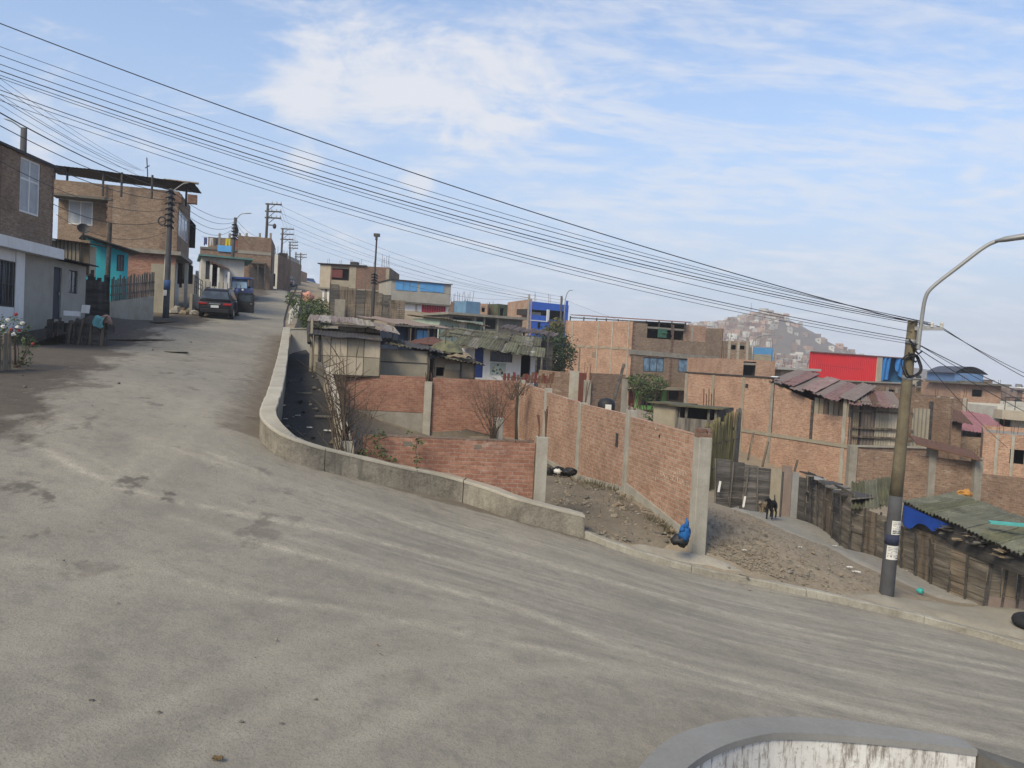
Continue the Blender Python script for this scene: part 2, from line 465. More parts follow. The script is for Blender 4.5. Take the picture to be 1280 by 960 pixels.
ROADP += [(14, 10, -5.9), (3, 3, -4.4), (-14, 4, -1.2), (-45, 220, 13.5), (-60, 160, 12.6), (-38, 400, 10), (-80, 400, 10), (22, 15, -7.4),
          (-22, 26, .1), (-26, 10, .3)]
ROADP += pts((50, 415, 33), (100, 395, 34), (20, 461, 19.5), (95, 430, 29.5), (207, 397, 43), (140, 402, 36), (230, 385, 50), (287, 364, 70), (333, 362, 84), (355, 358, 112))
ROADP += [(-40, 50, 2.5), (-45, 90, 7.5), (-60, 60, 3)]
Zr = TPS(ROADP, .02)
TOWNP = pts((870, 692, 17.5), (787, 617, 21.8), (724, 599, 26), (650, 549, 34.5), (535, 545, 34), (740, 672, 17.2), (860, 708, 17.1), (1000, 737, 17.2), (1108, 748, 18.5),
            (1190, 752, 20), (1080, 693, 24), (1000, 657, 28), (935, 638, 34), (1230, 757, 19.5), (1065, 692, 25), (1280, 800, 17.0), (1280, 775, 18.5), (720, 515, 80), (900, 545, 75), (960, 592, 45),
            (1200, 640, 33), (1280, 650, 33), (600, 478, 56), (470, 465, 48), (680, 478, 56), (430, 395, 90), (520, 392, 92), (620, 402, 110), (690, 425, 120))
TOWNP += [(-3.0, 17.2, -3.8), (-5, 26, -3.4), (0, 34, -3.5), (.5, 20, -3.85), (-8.5, 36, -1.5), (60, 100, -9), (90, 150, -11), (30, 150, -8), (-12, 150, 4), (-33, 165, 11), (-25, 120, 8), (130, 300, -14), (0, 300, -8),
          (-40, 400, 0), (200, 200, -15), (40, 40, -7.5), (60, 25, -10), (300, 300, -16), (-100, 600, -8), (0, 600, -14), (300, 600, -16)]
Zt = TPS(TOWNP, .05)
def hit(px, py, Zf, lo=4.0, hi=400.0):
    """where the sight line of a pixel meets a ground function"""
    d = ray(px, py); y = lo; prev = lo
    while y < hi:
        if d.z * y < Zf(d.x * y, y):
            a, b = prev, y
            for _ in range(30):
                m = (a + b) / 2
                if d.z * m < Zf(d.x * m, m): b = m
                else: a = m
            return d * b
        prev = y; y *= 1.02
    return d * hi
def resample(pl, step):
    out = []
    for a, b in zip(pl[:-1], pl[1:]):
        a, b = Vector(a), Vector(b); n = max(1, int((b - a).length / step))
        out += [a.lerp(b, i / n) for i in range(n)]
    return out + [Vector(pl[-1])]
def smooth_line(pl, it=2):
    pl = [Vector(p) for p in pl]
    for _ in range(it):
        q = [pl[0]]
        for a, b in zip(pl[:-1], pl[1:]): q += [a.lerp(b, .25), a.lerp(b, .75)]
        pl = q + [pl[-1]]
    return pl
def inside(x, y, poly):
    c = False; j = len(poly) - 1
    for i in range(len(poly)):
        xi, yi = poly[i][0], poly[i][1]; xj, yj = poly[j][0], poly[j][1]
        if (yi > y) != (yj > y) and x < (xj - xi) * (y - yi) / (yj - yi) + xi: c = not c
        j = i
    return c
def in_many(Q, poly):
    x, y = Q[:, 0], Q[:, 1]; c = np.zeros(len(Q), bool); j = len(poly) - 1
    for i in range(len(poly)):
        xi, yi = poly[i][0], poly[i][1]; xj, yj = poly[j][0], poly[j][1]
        if yi != yj:
            c ^= ((yi > y) != (yj > y)) & (x < (xj - xi) * (y - yi) / (yj - yi) + xi)
        j = i
    return c
def patch(name, poly, zf, mat, grids, lift=0.0, bump=0.0, bscale=1.5, kind='structure', flat=(), tuck=0.0):
    """a ground sheet with an exact outline; grids = [(step, y0, y1)] interior points"""
    poly = [Vector((p[0], p[1])) for p in poly]
    xs = [p.x for p in poly]; ys = [p.y for p in poly]; Q = []
    for step, y0, y1 in grids:
        X = np.arange(min(xs), max(xs), step); Y = np.arange(max(min(ys), y0), min(max(ys), y1), step)
        if len(X) and len(Y):
            g = np.stack(np.meshgrid(X, Y), -1).reshape(-1, 2); g = g + np.random.RandomState(3).uniform(-.2, .2, g.shape) * step; Q.append(g)
    Q = np.concatenate(Q) if Q else np.zeros((0, 2))
    if len(Q): Q = Q[in_many(Q, poly)]
    n = len(poly); vs = poly + [Vector(q) for q in Q]
    res = geometry.delaunay_2d_cdt(vs, [], [list(range(n))], 1, 1e-5)
    V = np.array([(v.x, v.y) for v in res[0]]); Zv = (zf.many(V) if hasattr(zf, 'many') else np.array([zf(*v) for v in V])) + lift
    if bump:
        Zv = Zv + np.array([bump * (noise.noise(Vector((v[0] * bscale, v[1] * bscale, .3))) + .5 * noise.noise(Vector((v[0] * bscale * 2.7, v[1] * bscale * 2.7, 4)))) for v in V])
    if tuck:
        bd = np.abs(pl_dist(V, [Vector((p.x, p.y, 0)) for p in poly + poly[:1]])[0]); Zv = Zv - .12 * np.clip(1 - bd / tuck, 0, 1) + .03 * np.array([noise.noise(Vector((v[0] * 2, v[1] * 2, 1))) for v in V]) * np.clip(1 - bd / .8, 0, 1)
    if bump and flat:
        Z0 = (zf.many(V) if hasattr(zf, 'many') else np.array([zf(*v) for v in V])) + lift
        for fp in flat:
            k = in_many(V, [(p[0], p[1]) for p in fp]); Zv[k] = Z0[k] - .01
    me = bpy.data.meshes.new(name); me.from_pydata([(a[0], a[1], z) for a, z in zip(V, Zv)], [], [list(f) for f in res[2]])
    me.materials.append(mat); me.polygons.foreach_set('use_smooth', [True] * len(me.polygons)); me.update()
    o = bpy.data.objects.new(name, me); COL.objects.link(o); o['kind'] = kind
    if me.polygons and sum(p.normal.z for p in me.polygons) < 0: me.flip_normals()
    return o, V

# outlines seen in the photograph -> ground positions
par_px = [(730, 673), (680, 660), (640, 650), (595, 633), (550, 620), (505, 612), (464, 603), (434, 596), (388, 585), (356, 575), (335, 562), (324, 549), (324, 538), (330, 523), (337, 505), (345, 470), (350, 444), (354, 421)]
PAR = [hit(*p, Zr) for p in par_px]
kerb_px = [(733, 674), (770, 688), (860, 715), (930, 729), (1000, 744), (1080, 762), (1180, 785), (1280, 813)]
KERB = [hit(*p, Zr) for p in kerb_px]
dk = (KERB[-1] - KERB[-2]).normalized()
KERB += [KERB[-1] + dk * 4 + Vector((0, -.3, 0)), KERB[-1] + dk * 14 + Vector((0, -2, 0))]
PARs = smooth_line([Vector((p.x, p.y, 0)) for p in PAR], 2)
right_up = [hit(357, 400, Zr), hit(361, 376, Zr), hit(371, 358, Zr)]
left_px = [(349, 357), (338, 365), (318, 375), (296, 385), (262, 398), (225, 408), (190, 420), (150, 438), (110, 462), (70, 492), (30, 520), (0, 545)]
LEFT = [hit(*p, Zr) for p in left_px]

RIGHTUP = [Vector((-14.3, 49.5, 0)), Vector((-18.7, 66, 0)), Vector((-32.3, 118, 0)), Vector((-43.5, 160, 0)), Vector((-52, 200, 0))]
def offs(line, d):
    """polyline shifted to its left by d (xy)"""
    out = []
    for i, p in enumerate(line):
        t = (line[min(i + 1, len(line) - 1)] - line[max(i - 1, 0)]); t.z = 0; t.normalize()
        out.append(Vector((p.x - t.y * d, p.y + t.x * d, p.z)))
    return out
def pl_dist(Q, pl):
    """signed distance and arc length of points Q to a polyline"""
    best = np.full(len(Q), 1e9); lon = np.zeros(len(Q)); sg = np.ones(len(Q)); acc = 0
    for a, b in zip(pl[:-1], pl[1:]):
        a = np.array(a[:2]); b = np.array(b[:2]); d = b - a; L = np.hypot(*d)
        t = np.clip(((Q - a) @ d) / (L * L), 0, 1); c = a + t[:, None] * d; r = Q - c; dist = np.hypot(r[:, 0], r[:, 1])
        m = dist < best; best[m] = dist[m]; lon[m] = (acc + t * L)[m]; sg[m] = np.sign(d[0] * r[:, 1] - d[1] * r[:, 0])[m]; acc += L
    return best * sg, lon
def setattr_f(o, name, vals):
    a = o.data.attributes.new(name, 'FLOAT', 'POINT'); a.data.foreach_set('value', np.asarray(vals, np.float32))

# ---- road: one sheet from the crest of the street round the corner and down to the right
pxl = lambda l: smooth_line([hit(*p, Zr) for p in l], 2)
TR = [pxl(l) for l in (
    [(30, 552), (75, 572), (115, 595), (185, 620), (250, 632), (340, 650), (450, 670), (560, 700), (700, 740), (900, 800), (1279, 890)],
    [(262, 566), (300, 582), (350, 600), (450, 630), (525, 660), (640, 692), (790, 735), (990, 785), (1279, 838)],
    [(180, 548), (235, 566), (300, 590), (400, 620), (500, 645), (640, 690), (800, 738), (1000, 795), (1279, 850)],
    [(215, 645), (280, 667), (350, 685), (450, 710), (640, 757), (740, 798), (890, 842), (1090, 892), (1279, 930)],
    [(170, 705), (300, 745), (400, 757), (525, 780), (640, 805), (800, 838), (1000, 880)],
    [(20, 955), (120, 910), (200, 885), (310, 830), (400, 790), (520, 772), (640, 790)],
    [(220, 958), (310, 900), (425, 850), (500, 825), (620, 818)],
    [(395, 960), (475, 910), (575, 860), (660, 836), (800, 840)],
    [(0, 695), (100, 715), (175, 730), (300, 748)],
    [(300, 590), (230, 650), (120, 740), (0, 830)],
    [(640, 672), (800, 716), (1000, 768), (1279, 826)],
    [(345, 420), (310, 480), (262, 530), (150, 600), (20, 660)], [(366, 362), (352, 385), (325, 430), (290, 490), (240, 545), (185, 600)], [(340, 400), (300, 450), (245, 510), (170, 580), (80, 650)])]
TW = [(.17, .95), (.16, 1.0), (.2, .8), (.2, .9), (.16, .7), (.22, .45), (.2, .5), (.2, .5), (.2, .4), (.45, .3), (.3, .6), (.5, .35), (.3, .5), (.35, .45)]
T2 = TR[1]
LW = [Vector((p.x, p.y, 0)) for p in LEFT]
road_poly = [Vector((p.x, p.y)) for p in KERB] + [Vector((24.5, 5)), Vector((9, 6.2)), Vector((3, 3.0)), Vector((-7, 1.5)), Vector((-16, 4)), Vector((-15.5, 14)), Vector((-15.2, 20)), Vector((-17.3, 26)), Vector((-18.2, 33)), Vector((-18.6, 36)), Vector((-18.6, 42)),
    Vector((-20, 50)), Vector((-22, 60)), Vector((-26, 80)), Vector((-37, 118)), Vector((-48, 160)), Vector((-58, 200))] + [Vector((p.x, p.y)) for p in reversed(RIGHTUP)] + [Vector((p.x, p.y)) for p in reversed(PARs)]
road_poly = [p for i, p in enumerate(road_poly) if (p - road_poly[i - 1]).length > .02]

def mroad():
    t = NT('dusty_road')
    A = lambda n: t.new('ShaderNodeAttribute', attribute_name=n).outputs['Fac']
    lat, lon, trk, dirt = A('lat'), A('lon'), A('trk'), A('dirt')
    cb = t.new('ShaderNodeCombineXYZ'); t.link(lat, cb.inputs[0]); t.link(t.math('MULTIPLY', lon, .07), cb.inputs[1])
    st = t.noise(cb.outputs[0], 2.3, 6, .62); st2 = t.noise(cb.outputs[0], 9, 4, .65)
    n1 = t.noise(t.pos, .45, 5, .65); n2 = t.noise(t.pos, 3.5, 5, .7); n3 = t.noise(t.pos, 38, 3, .75); n4 = t.noise(t.pos, 130, 2, .7)
    n5a = t.noise(t.pos, 5.5, 5, .7)
    c = t.mix(t.ramp(n1, .35, .65), (.205, .184, .146), (.282, .251, .197))
    c = t.mix(t.ramp(n2, .45, .72, 0, .6), c, (.14, .128, .112))
    trn = t.math('MULTIPLY', trk, t.math('MULTIPLY', t.ramp(n5a, .32, .56, .15, 1.0), t.ramp(n2, .38, .6, .35, 1.0)))
    c = t.mix(t.math('MULTIPLY', trn, .95), c, (.47, .42, .322))
    turn = A('turn')
    c = t.mix(t.math('MULTIPLY', turn, t.ramp(st, .50, .64, 0, .34)), c, (.38, .345, .275))
    c = t.mix(t.math('MULTIPLY', turn, t.ramp(st2, .54, .62, 0, .28)), c, (.40, .365, .29)); c = t.mix(t.math('MULTIPLY', turn, t.ramp(st2, .46, .36, 0, .3)), c, (.15, .138, .12))
    # grains and pebbles of the surface
    c = t.mix(t.ramp(n3, .48, .68, 0, .62), c, (.13, .118, .10)); n5 = t.noise(t.pos, 11, 4, .75); c = t.mix(t.ramp(n5, .54, .74, 0, .4), c, (.13, .118, .10)); c = t.mix(t.ramp(n5, .28, .44, .3, 0), c, (.38, .345, .27)); c = t.mix(t.ramp(n4, .58, .8, 0, .4), c, (.36, .33, .28))
    # soil spread over the edge
    nd = t.noise(t.scalev(t.pos, (1.0, .5, 1)), .9, 6, .68); d = t.math('ADD', dirt, t.math('MULTIPLY', t.math('SUBTRACT', nd, .5), 4.5))
    soil = t.mix(t.ramp(n2, .35, .7), (.068, .054, .042), (.10, .082, .062)); soil = t.mix(t.ramp(n3, .5, .75, 0, .6), soil, (.16, .135, .105))
    c = t.mix(t.ramp(d, -.25, .35), c, soil)
    soil2 = A('soil'); d2 = t.math('ADD', soil2, t.math('MULTIPLY', t.math('SUBTRACT', n2, .5), 1.8))
    c = t.mix(t.ramp(d2, .25, .95, 0, .75), c, (.115, .088, .062))
    ns = t.noise(t.scalev(t.pos, (1, .7, 1)), 1.25, 4, .6); sp = t.math('MULTIPLY', A('damp'), t.ramp(ns, .60, .66))
    c = t.mix(t.math('MULTIPLY', sp, .6), c, (.085, .07, .056))
    h = t.math('ADD', t.math('MULTIPLY', n3, .5), t.math('ADD', t.math('MULTIPLY', n2, .8), t.math('MULTIPLY', st2, t.math('MULTIPLY', turn, .35))))
    return t.done(c, .93, h, .6, .03)
ROADM = mroad()
road, V = patch('road', road_poly, Zr, ROADM, [(.11, 4, 12.5), (.13, 12.5, 20), (.35, 20, 36), (.8, 36, 60), (2.0, 60, 120), (6, 120, 210)])
l2, s2 = pl_dist(V, T2); ll, sl = pl_dist(V, LW)
nzv = np.array([noise.noise(Vector((v[0] * .5, v[1] * .5, 0))) for v in V])
g = lambda d, w: np.exp(-(d / w) ** 2)
setattr_f(road, 'lat', l2); setattr_f(road, 'lon', s2)
gT = np.zeros(len(V))
for pl_, (w_, k_) in zip(TR, TW):
    d_ = pl_dist(V, pl_)[0]; fa = np.clip((27 - V[:, 1]) / 9, .3, 1); w_ = w_ * .8; gT = np.maximum(gT, fa * k_ * g(d_, w_)); gT = np.maximum(gT, fa * .4 * k_ * g(d_ - w_ * 3.4, w_ * .8))
setattr_f(road, 'trk', np.clip(gT * (.85 + .6 * nzv), 0, 1))
tq = pl_dist(V, pxl([(250, 560), (500, 690), (800, 800), (1279, 930)]))[0]
setattr_f(road, 'turn', np.clip((V[:, 0] + 6) / 5, .0, 1) * np.clip((V[:, 1] - 6.5) / 3, 0, 1) * np.clip((24 - V[:, 1]) / 5, .2, 1) * np.clip(1.2 + tq / 2.5, .12, 1))
# positive on the houses' side of the soil edge (the left line runs from far to near)
setattr_f(road, 'dirt', np.clip(-ll * 1.0, -6, 6) + .2)
lp, sp_ = pl_dist(V, [Vector((p.x, p.y, 0)) for p in PARs]); setattr_f(road, 'soil', np.where(V[:, 1] > 17, np.clip(1.15 - np.abs(lp) / 1.3, 0, 1), np.clip(.5 - np.abs(lp) / .5, 0, 1)))
setattr_f(road, 'damp', np.clip(1.6 - np.abs(ll - 2.5) / 2.5, 0, 1) * (V[:, 1] < 30) + .25 * (V[:, 1] < 14) * (V[:, 0] < 0))

# ---- earth on the houses' side and down in the valley
EARTH_L = mground((.095, .077, .055), (.14, .112, .078), 'brown_earth')
EARTH = mground((.215, .172, .12), (.28, .23, .163), 'dry_earth', speck=(.36, .33, .27))
GREYEARTH = mground((.125, .103, .075), (.19, .158, .115), 'grey_rubble_earth', bs=.9, speck=(.24, .22, .19))
ASH = mground((.022, .021, .02), (.042, .039, .036), 'black_ash', s2=5, bs=.9, speck=(.11, .105, .1))
FAR_EARTH = mk((.20, .17, .135), .4, .05, .95, 0, 0, .3, 'far_earth')
verge_poly = [(-7, 0), (-16, 3), (-15, 14), (-14, 20), (-16, 26), (-17, 33), (-17.4, 42), (-19.5, 50), (-21, 60), (-25, 80), (-36, 118), (-46, 160), (-56, 200), (-56, 420), (-200, 420), (-200, 0)]
patch('verge', verge_poly, Zr, EARTH_L, [(.5, 10, 45), (1.5, 45, 120), (8, 120, 420)], lift=-.035, bump=.02)
F0 = Vector((-3.52, 17.45, 0)); BL = Vector((-8.1, 34.2, 0)); ALE = Vector((-11.2, 43.2, 0))
inner = offs(PARs, .30) if (offs(PARs, .3)[0] - Vector((5, 30, 0))).length < (PARs[0] - Vector((5, 30, 0))).length else offs(PARs, -.30)
inner_end = inner[-1]
near_inner = [p for p in inner if p.x > -3.6 and p.y < 20]
terr_poly = [Vector((p.x, p.y + .08)) for p in reversed(KERB)] + [Vector((p.x, p.y)) for p in near_inner] + [F0.xy, BL.xy, ALE.xy] + [p.xy for p in RIGHTUP] + [Vector((-56, 420)), Vector((-150, 700)), Vector((900, 900)), Vector((500, 100)), Vector((60, 5))]
def Zt2(x, y): return Zt(x, y)
GRIT = lambda x, y: .05 * noise.noise(Vector((x * 1.6, y * 1.6, 7))) + .035 * noise.noise(Vector((x * 4.5, y * 4.5, 2)))
class ZTn:
    """valley ground with the heaped loose earth of the slope"""
    def many(s, V):
        V = np.asarray(V, float); z = Zt.many(V)
        return z + .22 * np.exp(-((V[:, 0] - 7.2) ** 2 / 5 + (V[:, 1] - 20.5) ** 2 / 9))
apr = [hit(*p, Zt) for p in [(776, 683), (800, 690), (860, 705), (905, 715), (958, 727), (915, 704), (880, 691), (800, 677)]]
pth = [hit(*p, Zt) for p in [(905, 633), (955, 652), (1000, 672), (1060, 702), (1120, 728), (1170, 748), (1250, 762), (1330, 768), (1330, 752), (1226, 750), (1150, 716), (1064, 684), (1010, 652), (975, 632), (935, 628)]]
pav = [hit(*p, Zt) for p in [(1045, 747), (1085, 755), (1180, 776), (1290, 803), (1345, 795), (1340, 772), (1262, 760), (1150, 752), (1090, 746)]]
grow = lambda pl: (lambda c: [c + (p - c) * 1.06 for p in pl])(sum(pl, Vector()) / len(pl))
patch('ground', terr_poly, ZTn(), EARTH, [(.2, 16, 27), (.5, 27, 40), (2, 40, 120), (12, 120, 300), (50, 300, 900)], bump=.045, bscale=2.6, flat=[grow(apr), grow(pth), grow(pav)])
alley_poly = [p.xy for p in reversed([p for p in inner if p.y > 16.9 or p.x > -3.6]) if p.x < -3.0] + [Vector((-3.3, 17.2)), F0.xy, BL.xy, ALE.xy]
def Za(x, y): return -2.45 + .088 * (y - 18)
patch('alley', alley_poly, Za, ASH, [(.3, 15, 45)], bump=.035)
far_poly = [(-900, 600), (-900, 4200), (2600, 4200), (2600, 100), (480, 100), (890, 890), (-150, 690)]
patch('plain', far_poly, lambda x, y: -17.0, FAR_EARTH, [(300, 0, 4200)])
# grey rubble over the floor of the empty lot, concrete apron at its mouth
lot_poly = [(.95, 17.75), (1.9, 17.22), (3.2, 17.3), (4.15, 17.65), (-.05, 34.3), (-8, 34.1), (-3.4, 17.7)]
patch('lot_floor', lot_poly, ZTn(), GREYEARTH, [(.2, 16, 30), (.6, 30, 36)], lift=.06, bump=.07, bscale=2.2, tuck=.3)
patch('apron', [p.xy for p in apr], Zt, mk((.33, .30, .245), .4, 1.2, .93, 0, .25, 22, 'apron_concrete'), [(.15, 15, 20)], lift=.085, tuck=.25)
PATHM = mground((.22, .205, .175), (.29, .27, .23), 'path_concrete', bs=.2, s3=30)
patch('path', [p.xy for p in pth], ZTn(), PATHM, [(.2, 15, 40)], lift=.045, tuck=.35)
patch('pavement', [p.xy for p in pav], ZTn(), mk((.30, .27, .21), .35, 1.2, .93, 0, .25, 22, 'dusty_slab'), [(.2, 15, 40)], lift=.085, tuck=.25)

edge = [p.copy() for p in RIGHTUP[::-1]] + [Vector((p.x, p.y, 0)) for p in PARs[::-1]] + [Vector((p.x, p.y, 0)) for p in KERB[1:]]
wd = [.8] * len(RIGHTUP) + [.25] * len(PARs) + [.55] * (len(KERB) - 1); hh = [-.1] * len(RIGHTUP) + [-.2] * len(PARs) + [.05] * (len(KERB) - 1)
sd = 1 if (offs(edge, .3)[len(edge) // 2] - Vector((5, 40, 0))).length < (edge[len(edge) // 2] - Vector((5, 40, 0))).length else -1
A_ = offs(edge, -.5 * sd); n1_ = offs(edge, sd); B_ = [p + (q_ - p) * w for p, q_, w in zip(edge, n1_, wd)]; m = MB()
zA = [Zr(p.x, p.y) - .16 for p in edge]; up_ = lambda p, z: Vector((p.x, p.y, z))
for i in range(len(edge) - 1):
    m.quad(up_(A_[i], zA[i]), up_(A_[i + 1], zA[i + 1]), up_(edge[i + 1], zA[i + 1]), up_(edge[i], zA[i]))
    m.quad(up_(edge[i], zA[i]), up_(edge[i + 1], zA[i + 1]), up_(B_[i + 1], zA[i + 1] + .16 + hh[i + 1]), up_(B_[i], zA[i] + .16 + hh[i]))
    m.quad(up_(B_[i], zA[i] + .16 + hh[i]), up_(B_[i + 1], zA[i + 1] + .16 + hh[i + 1]), up_(B_[i + 1], zA[i + 1] - 4), up_(B_[i], zA[i] - 4))
o = m.build('road_base', EARTH); o['kind'] = 'structure'
# ---------------------------------------------------------------- walls round the corner
def sweep(mb, line, prof, zf, mi=0, cap=True):
    """prof: closed list of (offset to the left, height) swept along line; zf gives the ground"""
    n = len(prof); o = len(mb.v)
    for i, p in enumerate(line):
        t = line[min(i + 1, len(line) - 1)] - line[max(i - 1, 0)]; t.z = 0; t.normalize(); nx = Vector((-t.y, t.x, 0)); z = zf(p.x, p.y)
        for a, h in prof:
            e = .016 * noise.noise(Vector((p.x * 2.1, p.y * 2.1, a * 4))) + .008 * noise.noise(Vector((p.x * 7, p.y * 7, h * 5)))
            mb.v.append(Vector((p.x, p.y, 0)) + nx * (a + e) + Z3 * (z + h + e * .8))
    for i in range(len(line) - 1):
        for k in range(n):
            k2 = (k + 1) % n; mb.f.append([o + i * n + k, o + i * n + k2, o + (i + 1) * n + k2, o + (i + 1) * n + k]); mb.m.append(mi)
    if cap:
        mb.f.append([o + k for k in reversed(range(n))]); mb.m.append(mi); e = o + (len(line) - 1) * n; mb.f.append([e + k for k in range(n)]); mb.m.append(mi)
    return mb
PARM = mk((.30, .268, .21), .75, 1.3, .9, .7, .3, 24, 'parapet_concrete', dirt=(.10, .088, .07))
CAPM = mk((.40, .365, .295), .4, 1.5, .88, 0, .25, 26, 'parapet_top')
root = thing('parapet', 'low curved concrete parapet wrapping the inside corner of the road', 'parapet', PAR[8] + Vector((0, 0, 0)))
sgn = 1 if (offs(PARs, .3)[0] - Vector((5, 30, 0))).length < (PARs[0] - Vector((5, 30, 0))).length else -1
H = .47
par_line = resample(PARs, .16)
joints = [0]; acc = 0
seg_id = [0]
# cast in lengths with a thin joint between them
cuts = [0, int(len(par_line) * .085), int(len(par_line) * .175), int(len(par_line) * .30), int(len(par_line) * .44), int(len(par_line) * .60), int(len(par_line) * .80), len(par_line) - 1]
for a, b in zip(cuts[:-1], cuts[1:]):
    sub = [p.copy() for p in par_line[a:b + 1]]
    d = (sub[1] - sub[0]).normalized(); sub[0] += d * .008; d = (sub[-1] - sub[-2]).normalized(); sub[-1] -= d * .008
    pr = [(0, -.5), (0, H - .03), (.03 * sgn, H - .004), (.30 * sgn, H - .004), (.30 * sgn, -1.6)]
    if sgn > 0: pr = pr[::-1]
    sweep(MB(), sub, pr, Zr).build('wall_length', PARM, root)
    cp = [(-.012 * sgn, H - .03), (-.012 * sgn, H + .012), (.02 * sgn, H + .025), (.325 * sgn, H + .025), (.34 * sgn, H + .01), (.34 * sgn, H - .03)]
    if sgn > 0: cp = cp[::-1]
    sweep(MB(), sub, cp, Zr).build('coping', CAPM, root)
# kerb down the hill
kl = resample(smooth_line([Vector((p.x, p.y, 0)) for p in [KERB[0] + (KERB[0] - KERB[1]).normalized() * .22] + KERB], 1), .2)
KERBM = mk((.36, .335, .275), .6, 1.6, .9, .5, .3, 24, 'kerb_concrete')
root = thing('kerb', 'long concrete kerb running downhill from the end of the curved parapet', 'kerb', KERB[2])
step = 11
for i in range(0, len(kl) - 1, step):
    sub = [p.copy() for p in kl[i:i + step + 1]]
    if len(sub) < 2: continue
    d = (sub[1] - sub[0]).normalized(); sub[0] += d * .006; d = (sub[-1] - sub[-2]).normalized(); sub[-1] -= d * .006
    sweep(MB(), sub, [(0, -.6), (.19, -.6), (.19, .15), (.02, .15), (0, .13)], lambda x, y: Zr(x, y) + .006 * math.sin(i * 2.1)).build('kerb_stone', KERBM, root)

# near wall under the camera
o_px = [(780, 985), (797, 960), (830, 925), (875, 906), (940, 895), (1040, 897), (1140, 912), (1200, 922)]
i_px = [(842, 985), (855, 960), (900, 932), (955, 917), (985, 916), (1040, 918), (1140, 927), (1222, 937)]
def onz(px, py, z): d = ray(px, py); return d * (z / d.z)
zc = lambda k: -3.62 - .03 * k
oo = [onz(*p, zc(k)) for k, p in enumerate(o_px)]; ii = [onz(*p, zc(k)) for k, p in enumerate(i_px)]
ext = lambda l: [l[0] + (l[0] - l[1]) * 3 + Vector((-.2, -1.2, 0))] + l
oo, ii = ext(oo), ext(ii)
oo = [Vector(p) for p in smooth_line(oo, 2)]; ii = [Vector(p) for p in smooth_line(ii, 2)]
root = thing('retaining_wall', 'curved concrete retaining wall with a chalky whitewashed inner face below the camera', 'wall', (oo[8].x, oo[8].y, -4.9))
WASH = NT('peeling_whitewash')
t = WASH; v = t.scalev(t.wallvec(), (5.0, .9, 1)); a1 = t.noise(v, 1.6, 9, .8); a2 = t.noise(t.pos, 14, 8, .8); a3 = t.noise(t.pos, 2, 4, .6)
c = t.mix(t.ramp(a3, .3, .7), (.66, .64, .60), (.50, .48, .45)); c = t.mix(t.ramp(a1, .50, .60, 0, .9), c, (.17, .145, .12)); c = t.mix(t.ramp(a2, .55, .64, 0, .85), c, (.24, .21, .18))
WASHM = t.done(c, .9, a2, .35, .02)
GREYCAP = mk((.235, .23, .215), .3, 1.0, .8, 0, .12, 22, 'smooth_cement')
m = MB(); n = len(oo)
zb = -7.2
for k in range(n - 1):
    a, b, c_, d = oo[k], oo[k + 1], ii[k + 1], ii[k]
    dz = Vector((0, 0, -.07))
    m.quad(a, d, c_, b); m.quad(a + dz, b + dz, c_ + dz, d + dz)
    m.quad(a, b, b + dz, a + dz); m.quad(d, d + dz, c_ + dz, c_)
m.quad(oo[-1], ii[-1], ii[-1] - Z3 * .07, oo[-1] - Z3 * .07)
m.build('coping', GREYCAP, root, smooth=False)
m = MB(); ins = lambda p, q: p.lerp(q, .06)
for k in range(n - 1):
    a, b, c_, d = ins(oo[k], ii[k]), ins(oo[k + 1], ii[k + 1]), ins(ii[k + 1], oo[k + 1]), ins(ii[k], oo[k])
    f = lambda p, z: Vector((p.x, p.y, z)); top = -.073
    m.quad(a + Z3 * top, b + Z3 * top, f(b, zb), f(a, zb)); m.quad(d + Z3 * top, f(d, zb), f(c_, zb), c_ + Z3 * top)
a, d = ins(oo[-1], ii[-1]), ins(ii[-1], oo[-1]); m.quad(a - Z3 * .073, d - Z3 * .073, Vector((d.x, d.y, zb)), Vector((a.x, a.y, zb)))
m.build('wall_face', WASHM, root)
# the lower stretch that goes on to the right
m = MB(); s0, s1 = onz(1150, 914, -3.92), onz(1420, 1000, -4.55); e0, e1 = onz(1228, 944, -3.99), onz(1480, 1040, -4.62)
s0 = oo[-1] + Vector((.02, .01, -.06)); e0 = ii[-1] + Vector((.02, .0, -.06))
for A_, B_, C_, D_ in ((s0, s1, e1, e0),):
    lo = lambda p: Vector((p.x, p.y, zb))
    m.add([A_, B_, C_, D_, lo(A_), lo(B_), lo(C_), lo(D_)], [(3, 2, 1, 0), (0, 1, 5, 4), (1, 2, 6, 5), (2, 3, 7, 6), (3, 0, 4, 7)])
tag(m.build('low_wall', CONC_D), 'dark stained low concrete wall continuing right of the whitewashed retaining wall', 'wall')
# yard floor behind the wall
patch('yard', [(.5, 3), (2.2, 6.9), (3.2, 7.7), (4.6, 7.6), (9, 5.6), (14, 3), (14, -2), (0, -2)], lambda x, y: -6.6, CONC_D, [(1, -2, 8)])

